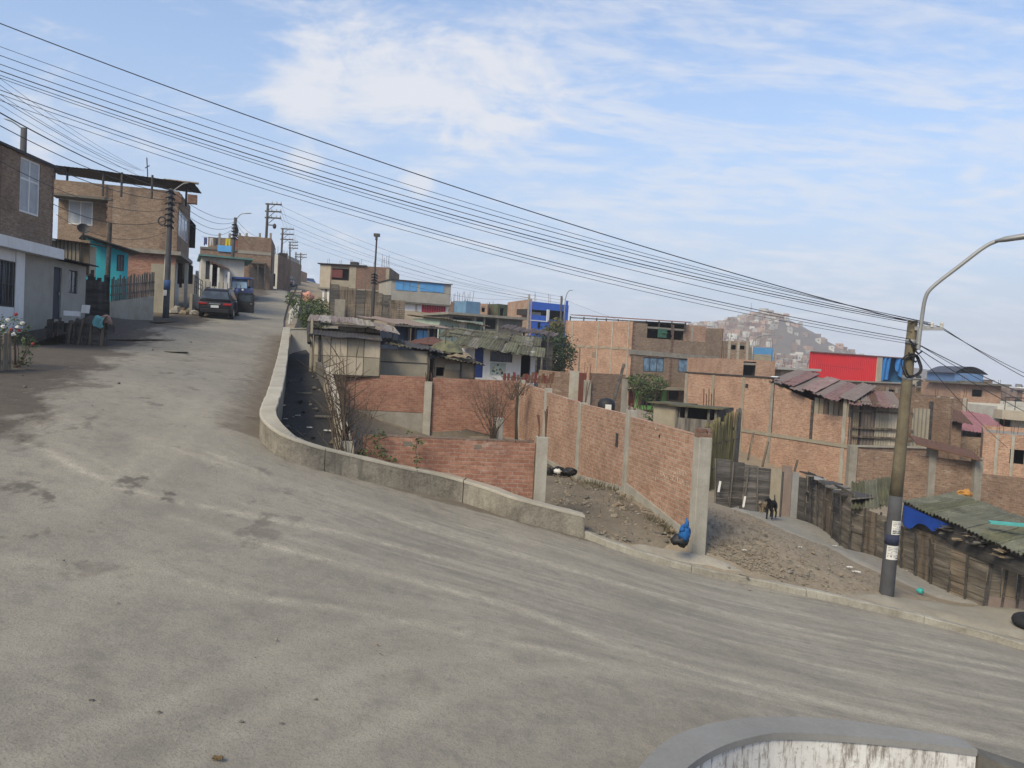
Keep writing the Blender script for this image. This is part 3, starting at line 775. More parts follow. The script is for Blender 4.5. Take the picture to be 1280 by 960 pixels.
# ---- brick lot
def pillar(root, p, z0, z1, w=.27, mat=None, reb=0, h=.5, rz=0.0, cone=True):
    m = MB(); m.box((p[0], p[1], (z0 + z1) / 2), (w, w, z1 - z0), rz); o = m.build('pillar', mat or CONC_L, root, bevel=.012)
    if reb: rebars(o, (p[0], p[1], z1), reb, h, RUST, w * .3)
    return o
D0, C0, B0, A0, G0 = [Vector((4.27 - .96 * k, 17.6 + 4.24 * k, 0)) for k in range(5)]
wdir = (G0 - D0).normalized(); wn = Vector((wdir.y, -wdir.x, 0)); wrz = math.atan2(wdir.y, wdir.x)
root = thing('brick_wall', 'long orange four bay brick wall with a chalk scrawl running back from the kerb', 'wall', (D0.x, D0.y, -4.2))
tops = [-1.50, -1.40, -1.36, -1.22, -1.05]
PL = [D0, C0, B0, A0, G0]
for k in range(4):
    a, b = PL[k] + wdir * .14, PL[k + 1] - wdir * .14
    m = MB(); zt0, zt1 = tops[k] - .04, tops[k + 1] - .08
    nn = wn * .07
    zb0, zb1 = -4.0, -3.9
    vs = [a - nn, b - nn, b + nn, a + nn]
    m.add([Vector((p.x, p.y, z)) for p, z in zip(vs, (zb0, zb1, zb1, zb0))] + [Vector((p.x, p.y, z)) for p, z in zip(vs, (zt0, zt1, zt1, zt0))],
          [(3, 2, 1, 0), (4, 5, 6, 7), (0, 1, 5, 4), (1, 2, 6, 5), (2, 3, 7, 6), (3, 0, 4, 7)])
    m.build('brick_bay', B_OR, root)
    f = MB(); nn2 = wn * .12; g0, g1 = Zt(a.x, a.y), Zt(b.x, b.y)
    vs = [a - nn2, b - nn2, b + nn2, a + nn2]
    hh = (.30, .16, .14, .1)[k]
    f.add([Vector((p.x, p.y, -5)) for p in vs] + [Vector((p.x, p.y, z)) for p, z in zip(vs, (max(g0, -4.05) + hh, g1 + hh, g1 + hh, max(g0, -4.05) + hh))],
          [(3, 2, 1, 0), (4, 5, 6, 7), (0, 1, 5, 4), (1, 2, 6, 5), (2, 3, 7, 6), (3, 0, 4, 7)])
    f.build('footing', CONC_L, root)
for k, p in enumerate(PL):
    pillar(root, (p.x, p.y), -5.2, tops[k] + (.0, .16, .03, .14, .1)[k] - .06, (.30, .25, .25, .25, .25)[k], None, (4, 4, 6, 4, 0)[k], (.25, .25, .9, .5, 0)[k], wrz)
# broken brick stub above the end pillar
m = MB(); m.box((D0.x, D0.y, tops[0] + .03), (.24, .3, .2), wrz); m.build('broken_brick_cap', B_DRK, root)
# chalk scrawl, a small dark plate and a hole's shade painted as a dark chip on the bay nearest the road
def on_wall(px, py, off=.074):
    d = ray(px, py); o = D0 - wn * off; k = o.dot(wn) / d.dot(wn); return d * k
ch = MB(); q = random.Random(4)
for (x0, y0, x1, y1) in ((826, 592, 862, 606), (833, 586, 858, 594), (816, 597, 838, 603)):
    x = x0
    while x < x1:
        y = y0 + (y1 - y0) * (x - x0) / (x1 - x0)
        pl_ = [on_wall(x + q.uniform(-1, 1.5), y + q.uniform(-4, 4), .076) for _ in range(4)]
        for a, b in zip(pl_[:-1], pl_[1:]): ch.bar(a, b, .009, .004)
        x += q.uniform(2.2, 4)
for k in range(7):
    a = k * .9; c_ = on_wall(820, 534, .076); r = .07
    ch.bar(c_ + wdir * math.cos(a) * r + Z3 * math.sin(a) * r, c_ + wdir * math.cos(a + 2) * r + Z3 * math.sin(a + 2) * r, .012, .004)
ch.build('chalk_lettering', mk((.52, .45, .37), .4, 5, .95, 0, 0, 20, 'chalk'), root)
m = MB(); c_ = on_wall(773, 542, .078); m.obox(c_, wdir * .17, -wn * .012, -Z3 * .38); m.build('dark_plate', IRON, root); m = MB(); c2 = on_wall(825, 543, .078); m.obox(c2, wdir * .05, -wn * .01, -Z3 * .08)
m.build('wall_hole', SHADE, root)

def straight_wall(root, a, b, z0, z1a, z1b, t, mat, name='brick_bay'):
    a, b = Vector((a[0], a[1], 0)), Vector((b[0], b[1], 0)); d = (b - a).normalized(); n_ = Vector((-d.y, d.x, 0)) * t / 2
    vs = [a - n_, b - n_, b + n_, a + n_]
    m = MB(); m.add([Vector((p.x, p.y, z0)) for p in vs] + [Vector((p.x, p.y, z)) for p, z in zip(vs, (z1a, z1b, z1b, z1a))],
          [(3, 2, 1, 0), (4, 5, 6, 7), (0, 1, 5, 4), (1, 2, 6, 5), (2, 3, 7, 6), (3, 0, 4, 7)])
    return m.build(name, mat, root)
# back wall of the lot
KP = P(533, 545, 34.2); E_back = G0
root = thing('brick_wall', 'dark red brick wall across the back of the empty lot under the wooden shacks', 'wall', (KP.x, KP.y, -3.5))
BLp = P(446, 500, 34.0)
straight_wall(root, (BLp.x - 1.6, 34.0), (KP.x - .16, 34.2), -2.62, hz(450, 467, 34) - .02, hz(530, 471, 34.2), .14, B_RED)
straight_wall(root, (BLp.x - 1.6, 33.97), (KP.x - .16, 34.17), -4.3, -2.64, -2.64, .24, CONC, 'cement_footing')
straight_wall(root, (KP.x + .16, 34.2), (E_back.x - .14, 34.5), -4.2, hz(540, 472, 34.2), hz(645, 476, 34.5), .14, B_RED)
pillar(root, (KP.x, 34.15), -4.4, hz(535, 474, 34.2) - .1, .32, None, 4, .5)
# front wall of the lot
E0 = Vector((.74, 17.92, 0)); Fw = Vector((-3.40, 17.5, 0))
root = thing('brick_wall', 'low red brick wall just behind the curved parapet with two square dark holes', 'wall', (E0.x, E0.y, -3.9))
dd = (E0 - Fw).normalized(); fr = Fr((Fw.x, Fw.y, 0), dd); Lf = (E0 - Fw).length
zt0, zt1 = hz(470, 545, 17.55), hz(670, 551, 17.85)
hol = [fr.rect(504, 552, 516, 558), fr.rect(593, 556, 602, 562)]
mbw = MB(); zm = min(zt0, zt1) - .02
wall_holes(mbw, fr, .2, Lf - .15, -4.4, zm, .14, hol); mbw.build('brick_bay', B_RED, root)
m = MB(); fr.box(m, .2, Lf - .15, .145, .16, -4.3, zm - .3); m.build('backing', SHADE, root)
m = MB(); x = .2; q = random.Random(2)
while x < Lf - .2:
    w = min(q.uniform(.18, .32), Lf - .16 - x); fr.box(m, x, x + w - .012, 0.003 + q.uniform(0, .015), .137, zm + .002, zm + .035 + q.uniform(0, .03)); x += w
m.build('top_course', B_DRK, root)
pillar(root, (E0.x, E0.y), -5, hz(683, 546, 17.92), .26, None, 6, .75, math.atan2(dd.y, dd.x))
# side wall, cement on the alley side
root = thing('side_wall', 'beige cement wall between the black alley and the brick lot', 'wall', (F0.x, F0.y, -2.6))
S1 = Vector((-6.55, 28.3, 0))
ztA, ztB = hz(436, 556, 17.5), hz(402, 463, 28.3)
SIDEM = mk((.37, .325, .245), .4, 1.2, .9, .4, .25, 22, 'beige_cement')
straight_wall(root, (F0.x, F0.y + .2), S1, -4.4, ztA - .05, ztB + .15, .2, SIDEM, 'wall_face')
pillar(root, (F0.x, F0.y), -4.6, hz(440, 551, 17.45), .30, CONC_L, 4, .35, math.atan2(dd.y, dd.x))
pillar(root, (F0.x + .13 - .5, F0.y + .9), -4.6, ztA + .05, .24, CONC_L)
straight_wall(root, (S1.x, S1.y), (BLp.x - 1.75, 34.0), -4.4, ztB + .1, ztB + .2, .2, CONC_D, 'rear_length')
# bent post in the lot with the bare tree, and the white gate post
p = P(622, 546, 31.5)
root = thing('gate_post', 'short whitewashed concrete post standing in the lot before the back wall', 'post', (p.x, p.y, -3.6))
m = MB(); m.box((p.x, p.y, (hz(622, 522, 31.5) - 4) / 2), (.42, .42, hz(622, 522, 31.5) + 4)); m.build('post_shaft', OFFW, root, bevel=.03)
rebars(root, (p.x, p.y, hz(622, 522, 31.5)), 4, .3, RUST, .12)
# end of the alley
e = inner_end
a, b = P(352, 437, 43), P(390, 441, 43)
root = thing('alley_end_wall', 'pale grey rendered wall closing the top end of the black alley', 'wall', (a.x, a.y, -.4))
straight_wall(root, (a.x + .1, 43.4), (b.x + 1.2, 43.8), -1.5, hz(352, 411, 43.2), hz(388, 409, 43.5), .2, PLAST, 'wall_face')
m = MB(); m.bar((a.x + .1, 43.4, hz(352, 411, 43.2) + .03), (b.x + 1.2, 43.8, hz(388, 409, 43.5) + .03), .3, .06); m.build('coping', CAPM, root)
# ---------------------------------------------------------------- houses up the left of the street
def posts_row(root, fr, a0, a1, n, b, c0, c1, mat, r=.03, name='post'):
    for i in range(n):
        a = a0 + (a1 - a0) * i / max(1, n - 1)
        m = MB(); m.cyl(fr.p(a, b, c0), fr.p(a, b, c1 + .04 * math.sin(i * 3)), r, n=6); m.build(name, mat, root)
# 1. brick house at the left edge
d1 = Vector((-.043, 1, 0)).normalized(); c1 = P(65, 300, 31.0)
o1 = Vector((c1.x, c1.y, 0)) - d1 * 9
f1 = Fr(o1, d1)
root = thing('brick_house', 'two storey brick house with a white ledge and a tall white upper window', 'house', f1.p(4.5, 3, -.6))
f1.o.z = -.6
z_slab = f1.ac(60, 323)[1]; z_led = f1.ac(60, 310)[1]; z_top = f1.ac(60, 207)[1]
win = f1.rect(25, 200, 50, 268); gw = f1.rect(-2, 326, 17, 383)
shell(root, f1, 9, 7, z_led, z_top, B_TAN, hf=[win], name='upper_wall', roof=CONC)
m = MB(); wall_holes(m, f1, 0, 9, 0, z_slab, .15, [gw]); f1.left(7).box(m, 0, 6.85, 0, .15, 0, z_slab); f1.right(9).box(m, .15, 7, 0, .15, 0, z_slab); m.build('ground_floor_wall', PLAST, root)
window(root, f1, win, WHITE, CURT, .07, .03, 2, 2)
window(root, f1, gw, IRON, GLASS, .05, .04, 3, 1, IRON)
m = MB(); f1.box(m, -.1, 9.06, -.45, 7, z_slab + .003, z_led - .003); m.build('ledge', WHITE, root)
aw = f1.ac(17, 380)[0]; aw2 = f1.ac(28, 380)[0]
m = MB(); f1.box(m, 0, aw - .03, -.03, -.002, 0, gw[2] - .02); f1.box(m, aw, aw2, -.05, -.003, 0, z_slab - .003); f1.box(m, 0, aw - .03, -.03, -.002, gw[3] + .02, z_slab - .003); m.build('white_front', WHITE, root)
for i, a in enumerate((f1.ac(1, 250)[0], 9)):
    m = MB()
    for k in range(int((z_top - z_led) / .2)): f1.box(m, a - (.16 if k % 2 else .08), a + .003, -.012, .16, z_led + .2 * k, z_led + .2 * k + .185)
    m.build('quoin', B_BRN, root)
m = MB(); f1.box(m, -.1, 9.1, -.12, .3, z_top + .003, z_top + .09); m.build('parapet_cap', IRON, root)
# 2. low grey annexe against it
aE = f1.ac(107, 380)[0]
f2 = Fr(f1.p(9.02, .03, 0), d1); f2.o.z = -.2
root = thing('annexe', 'low grey rendered annexe with a narrow dark door joined to the brick house', 'house', f2.p(1, 2, -.2 + .2))
L2 = aE - 9.0
zr1 = f2.ac(100, 331)[1]
dr = f2.rect(66.5, 334, 76.5, 399); wn2 = f2.rect(86, 338, 97, 367)
shell(root, f2, L2, 5, -.3, zr1 - .02, PLAST, hf=[dr, wn2], roof=None)
door(root, f2, dr, mk((.03, .034, .05), .3, 2, .6, .1, .05, 18, 'dark_door'), .06, STEEL); window(root, f2, wn2, IRON, GLASS, .05, .05, 2, 1)
m = MB(); corrugated(m, f2.p(-.0, -.45, zr1 + .03), f2.u * (L2 + .2), f2.w * 5.4 + Z3 * .5, 16, .025); m.build('roof', IRON, root)
# board lean-to above it
root = thing('board_shed', 'patched yellowish board shed on the roof of the low grey annexe', 'shed', f2.p(1, 1.3, zr1))
fb = Fr.px(60, 325, 33.6, 99, 326, 33.8); zt_b = fb.ac(80, 301)[1] ; zb_b = fb.ac(80, 324)[1]; fb_o = fb.o.z; fb.o.z = 0; zt_b += fb_o; zb_b += fb_o
m = MB(); fb.box(m, 0, fb.L, 0, .05, zb_b - .6, zt_b); fb.box(m, fb.L - .05, fb.L, .05, 2, zb_b - .6, zt_b); m.build('board_wall', BOARD_L, root)
m = MB()
for k in range(9): fb.box(m, k * fb.L / 8 - .015, k * fb.L / 8 + .015, -.02, -.002, zb_b - .6, zt_b)
m.build('slat_work', WOOD, root)
m = MB(); fb.box(m, fb.L, fb.L + .35, .1, .2, zb_b - .6, zt_b + .1); m.build('side_boards', CARD, root)
m = MB(); corrugated(m, fb.p(-.1, -.3, zt_b + .05), fb.u * (fb.L + .6) - Z3 * .12, fb.w * 2.2 + Z3 * .15, 14, .02); m.build('roof', RUST, root)
# 3. turquoise house
f3 = Fr.px(105, 395, 37.3, 158, 391, 38.2); f3.o.z -= .4
root = thing('turquoise_house', 'small turquoise house with a dark square window behind the picket fence', 'house', f3.p(2, 1.5, 0))
zt3 = f3.ac(150, 316)[1]
w3 = f3.rect(146, 318.5, 155, 339)
shell(root, f3, f3.L, 4, -.4, zt3, TEAL, hf=[w3])
window(root, f3, w3, IRON, GLASS, .06, .05, 2, 1)
m = MB(); zl = f3.ac(106, 297)[1]; zr = f3.ac(168, 319)[1]
m.obox(f3.p(-.2, -.7, zl + .05), f3.u * (f3.L + .7) + Z3 * (zr - zl), f3.w * 5 + Z3 * .3, Z3 * .05); m.build('roof', IRON, root)
m = MB(); gz = f3.ac(110, 300)[1]; m.add([f3.p(0, -.002, zt3), f3.p(f3.L, -.002, zt3), f3.p(0, -.002, zl - .01), f3.p(0, .15, zt3), f3.p(f3.L, .15, zt3), f3.p(0, .15, zl - .01)], [(0, 1, 2), (5, 4, 3), (0, 3, 4, 1), (1, 4, 5, 2), (2, 5, 3, 0)]); m.build('gable', TEAL, root)
pp = f3.ac(135, 310, -.5)[0]
m = MB(); m.cyl(f3.p(pp, -.5, -.4), f3.p(pp + .05, -.5, f3.ac(141, 279, -.5)[1]), .12, .09); tag(m.build('timber_post', WOOD_D), 'thick dark timber post standing against the turquoise house', 'post')
# picket fence on its plinth
def picket(root, a, b, n, hlo, hhi, mat, w=.09, seed=1, gap=.6, lean=.04):
    a, b = Vector(a), Vector(b); q = random.Random(seed); d = (b - a).normalized()
    for i in range(n):
        p = a.lerp(b, (i + .5) / n); h = q.uniform(hlo, hhi)
        m = MB(); s = d * w * q.uniform(.7, 1.1); t_ = Vector((-d.y, d.x, 0)).normalized() * .025; up = Z3 * h + d * q.uniform(-lean, lean) * h
        m.obox(p - s / 2, s, t_, up); m.build('picket', mat, root)
    for h in (.3, .72):
        m = MB(); off = Vector((-d.y, d.x, 0)).normalized() * .03
        m.bar(a + Z3 * hlo * h + off, b + Z3 * hlo * h + off, .04, .07); m.build('rail', mat, root)
a, b = P(137, 402, 35.6), P(192, 384, 38.6)
root = thing('picket_fence', 'grey picket fence on a cracked concrete plinth before the turquoise house', 'fence', a)
topa, topb = hz(137, 377, 35.6), hz(191, 370, 38.6)
m = MB(); dxy = (b - a); dxy.z = 0; nn = Vector((-dxy.y, dxy.x, 0)).normalized() * .2
m.add([a - Z3 * .8, b - Z3 * .8, b - Z3 * .8 + nn, a - Z3 * .8 + nn, Vector((a.x, a.y, topa)), Vector((b.x, b.y, topb)), Vector((b.x, b.y, topb)) + nn, Vector((a.x, a.y, topa)) + nn], [(3, 2, 1, 0), (4, 5, 6, 7), (0, 1, 5, 4), (1, 2, 6, 5), (2, 3, 7, 6), (3, 0, 4, 7)])
m.build('plinth', CONC_L, root)
picket(root, Vector((a.x, a.y + .05, topa)), Vector((b.x, b.y + .05, topb)), 24, .95, 1.2, WOOD_G, .085, 3)
a2, b2 = P(107, 403, 34.6), P(136, 403, 35.5)
root = thing('plank_fence', 'dark uneven plank fence left of the picket fence plinth', 'fence', a2)
picket(root, Vector((a2.x, a2.y, hz(108, 398, 34.6))), Vector((b2.x, b2.y, hz(136, 398, 35.5))), 12, 1.55, 2.1, WOOD_D, .18, 8, lean=.03)
# 4. big brick house with the sheet canopy
f4 = Fr.px(62, 372, 44.5, 219, 368, 46.2); f4.o.z = .6
L4 = f4.L
root = thing('brick_house', 'big tan brick corner house under a long black sheet canopy behind the turquoise house', 'house', f4.p(L4 / 2, 3, 0))
zt = f4.ac(200, 237)[1]; zs = f4.ac(200, 313)[1]
recess = f4.rect(66, 249, 134, 330)
a_q = f4.ac(134, 280)[0]; c_r = f4.ac(100, 247)[1]
m = MB(); wall_holes(m, f4, 0, L4, zs, zt, .16, [(-.1, a_q, zs - .1, c_r)])
f4r = f4.right(L4); L4r = 5.2
rw1 = f4r.rect(223, 268, 236, 300); rw2 = f4r.rect(238.5, 277, 247.5, 306)
wall_holes(m, f4r, .16, L4r, zs, zt, .16, [rw1, rw2]); f4.box(m, 0, L4, L4r - .16, L4r, zs, zt)
m.build('upper_wall', B_TAN, root)
fr_ = Fr(f4.p(0, 1.1, 0), f4.u); wr = fr_.rect(85, 251, 116, 281)
m = MB(); wall_holes(m, fr_, 0, a_q + .1, zs, c_r, .15, [wr]); f4.box(m, a_q, a_q + .15, .17, 1.1, zs, c_r); m.build('recessed_wall', B_TAN, root)
window(root, fr_, wr, WHITE, CURT, .07, .04, 2, 1)
window(root, f4r, rw1, WHITE, GLASS_B, .06, .04, 3, 1); dark_room(root, f4r, rw2, SHADE, 1.5)
m = MB(); f4.box(m, -.1, a_q + .2, -.05, 1.1, c_r + .002, c_r + .12); m.build('overhang', CONC_D, root)
m = MB()
for k in range(int((zt - zs) / .2)):
    for a in (a_q + .14, f4.ac(205, 280)[0], L4): f4.box(m, a - (.2 if k % 2 else .08), a + (.0 if a == L4 else .08), -.012, -.001, zs + .2 * k, zs + .2 * k + .185)
    f4r.box(m, 0, .2 if k % 2 else .08, -.012, -.001, zs + .2 * k, zs + .2 * k + .185)
m.build('quoins', B_BRN, root)
m = MB(); f4.box(m, 0, L4 + .25, -.25, L4r, zs - .22, zs - .003); m.build('floor_slab', CONC, root)
# ground floor set back under the slab
m = MB(); f4.box(m, 0, L4 - .05, .05, .2, -.6, zs - .225); m.build('lower_wall', B_RED, root)
m = MB(); a_p = f4.ac(188, 350)[0]; f4.box(m, a_p, L4 - .06, .02, .049, -.6, f4.ac(200, 330)[1]); m.build('peeling_plaster', BOARD, root)
fg = Fr(f4r.p(0, .5, 0), f4r.u)
d_1, d_2 = fg.rect(222, 326, 231, 357), fg.rect(234, 330, 244, 352)
m = MB(); wall_holes(m, fg, .0, L4r, -.6, zs - .225, .15, [d_1, d_2]); m.build('porch_wall', OFFW, root)
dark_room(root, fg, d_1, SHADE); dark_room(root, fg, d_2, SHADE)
for x in (232.5, 246):
    a = f4r.ac(x, 345)[0]; m = MB(); f4r.box(m, a - .1, a + .1, -.12, .08, -.6, zs - .225); m.build('column', OFFW, root)
m = MB(); a = f4r.ac(243, 372)[0]; f4r.box(m, .3, L4r + .8, -.9, -.75, -.4, f4r.ac(236, 352, -.9)[1] - .55); m.build('porch_parapet', BOARD, root)
m = MB()
for k in range(5): f4r.box(m, .2, 1.4, -2.2 + k * .28, -.76, -.6 + k * .16, -.6 + (k + 1) * .16 - .002)
m.build('steps', CONC_L, root)
m = MB()
for z in (.35, .65, .95): m.tube([f4r.p(1.8, -.82, f4r.ac(236, 365)[1] - .2 + z), f4r.p(L4r + .6, -.82, f4r.ac(236, 365)[1] - .2 + z)], .02, 6)
for k in range(5): m.tube([f4r.p(1.8 + k, -.82, f4r.ac(236, 365)[1] - .3), f4r.p(1.8 + k, -.82, f4r.ac(236, 365)[1] + .78)], .02, 6)
m.build('porch_railing', IRON, root)
# canopy
e0, e1 = P(50, 203, 44.0), P(243, 229, 46.0)
m = MB(); u_ = e1 - e0; v_ = f4.w * 3.6 + Z3 * .1
corrugated(m, e0, u_, v_, 40, .007, .05, 4, 5, .03, 5, .04)
m.build('canopy_sheet', BLACK, root)
for x, y in ((68, 224), (84, 225), (129, 228), (152, 231), (190, 236), (233, 240)):
    p = P(x, y, 45.0 if x < 215 else 47); zt_ = e0.z + (e1.z - e0.z) * (x - 50) / 193
    m = MB(); m.cyl((p.x, p.y, zt - .1), (p.x, p.y, zt_ + .05), .06, n=6); m.build('canopy_post', WOOD_D, root)
p0, p1 = P(205, 224.5, 46.4), P(248, 229.5, 46.4)
m = MB(); m.tube([p0, p1], .07, 6); m.build('canopy_beam', WOOD_P, root)
m = MB(); p = P(185, 228, 47); q_ = P(183.5, 197, 47); m.tube([p, q_], .03, 6); m.tube([P(181.5, 210, 47), P(187, 207, 47)], .03, 5); m.build('aerial', IRON, root)
for x in (168, 176, 222, 241):
    m = MB(); p = P(x, 238, 46.3); m.box((p.x, p.y, zt + .2), (.5, .4, .5), .3); tag(m.build('brick_stub', B_DRK, root))
# satellite dish on the turquoise house roof
p = P(104, 288, 37.5)
root = thing('satellite_dish', 'small dark satellite dish leaning above the turquoise house', 'dish', p - Z3 * .5)
m = MB(); dn = Vector((.5, -.7, .5)).normalized(); xx = dn.cross(Z3).normalized(); yy = xx.cross(dn)
N_ = 16
for i in range(4):
    pass
m.grid(lambda s, t: p + xx * (math.cos(s * 6.2832) * t * .28) + yy * (math.sin(s * 6.2832) * t * .28) + dn * (.16 * t * t), N_, 4); m.build('dish', IRON, root, True)
m = MB(); m.tube([p, p - Z3 * .5 - dn * .1], .03, 6); m.tube([p - yy * .3 + dn * .1, p + dn * .42], .015, 5); m.build('mount', IRON, root)

# 5. white house with a teal roof edge
f5 = Fr.px(250, 372, 60, 304, 366, 61.2); f5.o.z -= .6
root = thing('white_house', 'single storey whitewashed house with a teal roof edge up the left of the street', 'house', f5.p(2, 2, 0))
z5 = f5.ac(280, 323)[1]; z5b = f5.ac(280, 318)[1]; f5r = f5.right(f5.L)
hs = [f5.rect(257, 326, 262, 349), f5.rect(265, 330, 272, 358), f5.rect(279, 335, 285, 362)]
hr = [f5r.rect(298.5 + 5, 328, 306 + 3, 352)]
shell(root, f5, f5.L, 4.2, -.6, z5, OFFW, hf=hs, hr=[(1.0, 1.9, .9, 2.9)], roof=None)
for k, h in enumerate(hs):
    if k == 2: door(root, f5, h, WHITE, .05, STEEL)
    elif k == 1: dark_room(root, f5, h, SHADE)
    else: window(root, f5, h, IRON, GLASS, .06, .05, 2, 1)
window(root, f5r, (1.0, 1.9, .9, 2.9), IRON, GLASS, .06, .05, 2, 1)
m = MB(); f5.box(m, -.2, f5.L + .6, -.5, 4.6, z5 + .003, z5 + .13); m.build('roof', mk((.10, .21, .19), .3, 1.5, .7, .2, .1, 18, 'teal_edge'), root)
m = MB(); pa, pb = f5.ac(262, 322, -1.5), f5.ac(287, 333, -1.5); m.obox(f5.p(pa[0], -1.6, pa[1] - .3), f5.u * (pb[0] - pa[0]) + Z3 * (pb[1] - pa[1]), f5.w * 1.55 + Z3 * .25, Z3 * .05); m.build('porch_roof', RUST, root)
for x in (264, 273, 286):
    a = f5.ac(x, 340, -1.5)[0]; m = MB(); f5.box(m, a - .07, a + .07, -1.55, -1.41, -.6, f5.ac(x, 326 + (x - 262) * .4, -1.5)[1] - .25); m.build('porch_column', WHITE, root)
m = MB()
for k in range(9): a = f5.ac(257, 350, -2)[0] + k * .3; f5.box(m, a, a + .04, -2.04, -2, -.6, f5.ac(262, 352, -2)[1])
m.build('porch_grille', IRON, root)
# 6. brick house with washing on the roof
f6 = Fr.px(248, 368, 75, 337, 360, 76.5); f6.o.z -= .8
root = thing('brick_house', 'unfinished brown brick house with washing on its roof terrace behind the teal edged house', 'house', f6.p(3, 3, 0))
z6 = f6.ac(330, 297)[1]; f6r = f6.right(f6.L); z6b = f6.ac(300, 312)[1]
h6 = [f6r.rect(338, 305, 343, 320)]
m = MB(); am = f6.ac(297, 305)[0]
wall_holes(m, f6, 0, f6.L, -.8, z6b, .15, []); wall_holes(m, f6, am, f6.L, z6b, z6, .15, []); wall_holes(m, f6r, .15, 6, -.8, z6, .15, [(1.2, 2.4, 3.4, 5), (1, 2, .6, 2.6)]); f6.box(m, 0, f6.L, 6, 6.15, -.8, z6)
m.build('wall', B_BRN, root); dark_room(root, f6r, (1.2, 2.4, 3.4, 5), SHADE); dark_room(root, f6r, (1, 2, .6, 2.6), SHADE)
m = MB(); f6.box(m, 0, am - .02, -.1, 6, z6b - .2, z6b); m.build('roof', CONC_D, root)
m = MB(); f6.box(m, f6.ac(272, 313)[0], f6.ac(291, 313)[0], -.13, -.105, z6b - .32, z6b + .25); m.build('blue_parapet', LBLUE, root)
m = MB(); pa = f6.ac(311, 329, -1.6); pb_ = f6.ac(331, 331, -1.6); m.obox(f6.p(pa[0], -1.6, pa[1]), f6.u * (pb_[0] - pa[0]), f6.w * 1.6 + Z3 * .2, Z3 * .08); m.build('awning', WOOD_D, root)
for x in (312, 322, 331): a = f6.ac(x, 345, -1.5)[0]; m = MB(); f6.box(m, a - .06, a + .06, -1.55, -1.43, -.8, pa[1]); m.build('awning_post', WOOD_D, root)
m = MB(); f6.box(m, f6.ac(313, 340)[0], f6.ac(330, 340)[0], -.12, -.004, -.8, pa[1] - .2); m.build('awning_shade', IRON, root)  # dark panel: the shade under the awning put into its colour
m = MB(); f6.box(m, f6.ac(297, 320)[0], f6.L, -.05, -.004, z6b - .35, z6b - .05); m.build('floor_band', CONC, root)
for x in (270, 283, 296, 305, 322, 336):
    a = f6.ac(x, 300)[0]; m = MB(); b_ = 2.5; zz_ = z6 if x > 297 else z6b; f6.box(m, a - .1, a + .1, b_, b_ + .2, z6b, f6.ac(x, 291, b_)[1]); m.build('column', CONC, root)
m = MB(); f6.box(m, f6.ac(253, 300)[0], am, 3.9, 4.1, z6b, f6.ac(270, 297, 4)[1]); m.build('terrace_wall', B_BRN, root)
cl = [((.45, .38, .03), 282, 288), ((.3, .03, .03), 296, 300), ((.05, .06, .15), 255, 259), ((.4, .4, .38), 262, 266), ((.25, .04, .05), 301, 305), ((.05, .05, .06), 268, 273)]
lt = thing('washing_line', 'washing line of red, yellow and dark clothes strung across the brown brick roof terrace', 'washing line', f6.p(2, 1, z6b))
m = MB(); b_ = .8; m.tube([f6.p(f6.ac(252, 296, b_)[0], b_, f6.ac(252, 296, b_)[1]), f6.p(f6.ac(306, 299, b_)[0], b_, f6.ac(306, 299, b_)[1])], .012, 5); m.build('line', WIRE, lt)
for col, x0, x1 in cl:
    a0, cz = f6.ac(x0, 296.5 + (x0 - 252) * .05, b_); a1 = f6.ac(x1, 298, b_)[0]; m = MB()
    m.grid(lambda s, t: f6.p(a0 + (a1 - a0) * s, b_ + .05 * math.sin(s * 9 + a0) * t, cz - t * (.7 + .1 * math.sin(s * 7))), 6, 4); m.grid(lambda s, t: f6.p(a0 + (a1 - a0) * s, b_ + .01 + .05 * math.sin(s * 9 + a0) * t, cz - t * (.7 + .1 * math.sin(s * 7))), 6, 4)
    m.build('garment', mk(col, .2, 4, .9, 0, 0, 20, 'cloth'), lt)
# 7. farther row
f7 = Fr.px(342, 358, 101, 362, 356, 101.8); f7.o.z -= .8
root = thing('brick_house', 'dim brick house with dark door openings beside the far utility poles', 'house', f7.p(1, 3, 0))
z7 = f7.ac(355, 327)[1]
fh7 = [(.3, .9, .8, 2.9), (1.1, 1.7, .8, 2.4)]
shell(root, f7, f7.L, 14, -.8, z7, B_DRK, hf=fh7, hr=[(1.5, 2.6, .8, 3), (4.5, 6, 1.4, 2.6), (8, 9.2, .8, 3), (1.5, 3, 4, 5.2), (6, 8, 4, 5.2)], roof=CONC_D)
for h in fh7: dark_room(root, f7, h, SHADE)
f7r = f7.right(f7.L)
for h in ((1.5, 2.6, .8, 3), (4.5, 6, 1.4, 2.6), (8, 9.2, .8, 3), (1.5, 3, 4, 5.2), (6, 8, 4, 5.2)): dark_room(root, f7r, h, SHADE)
f8 = Fr.px(358, 353, 123, 369, 352, 123.5); f8.o.z -= 1
root = thing('brick_house', 'farthest low brick house near the crest of the left pavement', 'house', f8.p(1, 3, 0))
shell(root, f8, f8.L, 20, -.8, f8.ac(364, 333)[1], B_BRN, hr=[(2, 3, .5, 2.6), (6, 8, 1, 2.2), (12, 13, .5, 2.6)], roof=CONC_D)
for h in ((2, 3, .5, 2.6), (6, 8, 1, 2.2), (12, 13, .5, 2.6)): dark_room(root, f8.right(f8.L), h, SHADE)

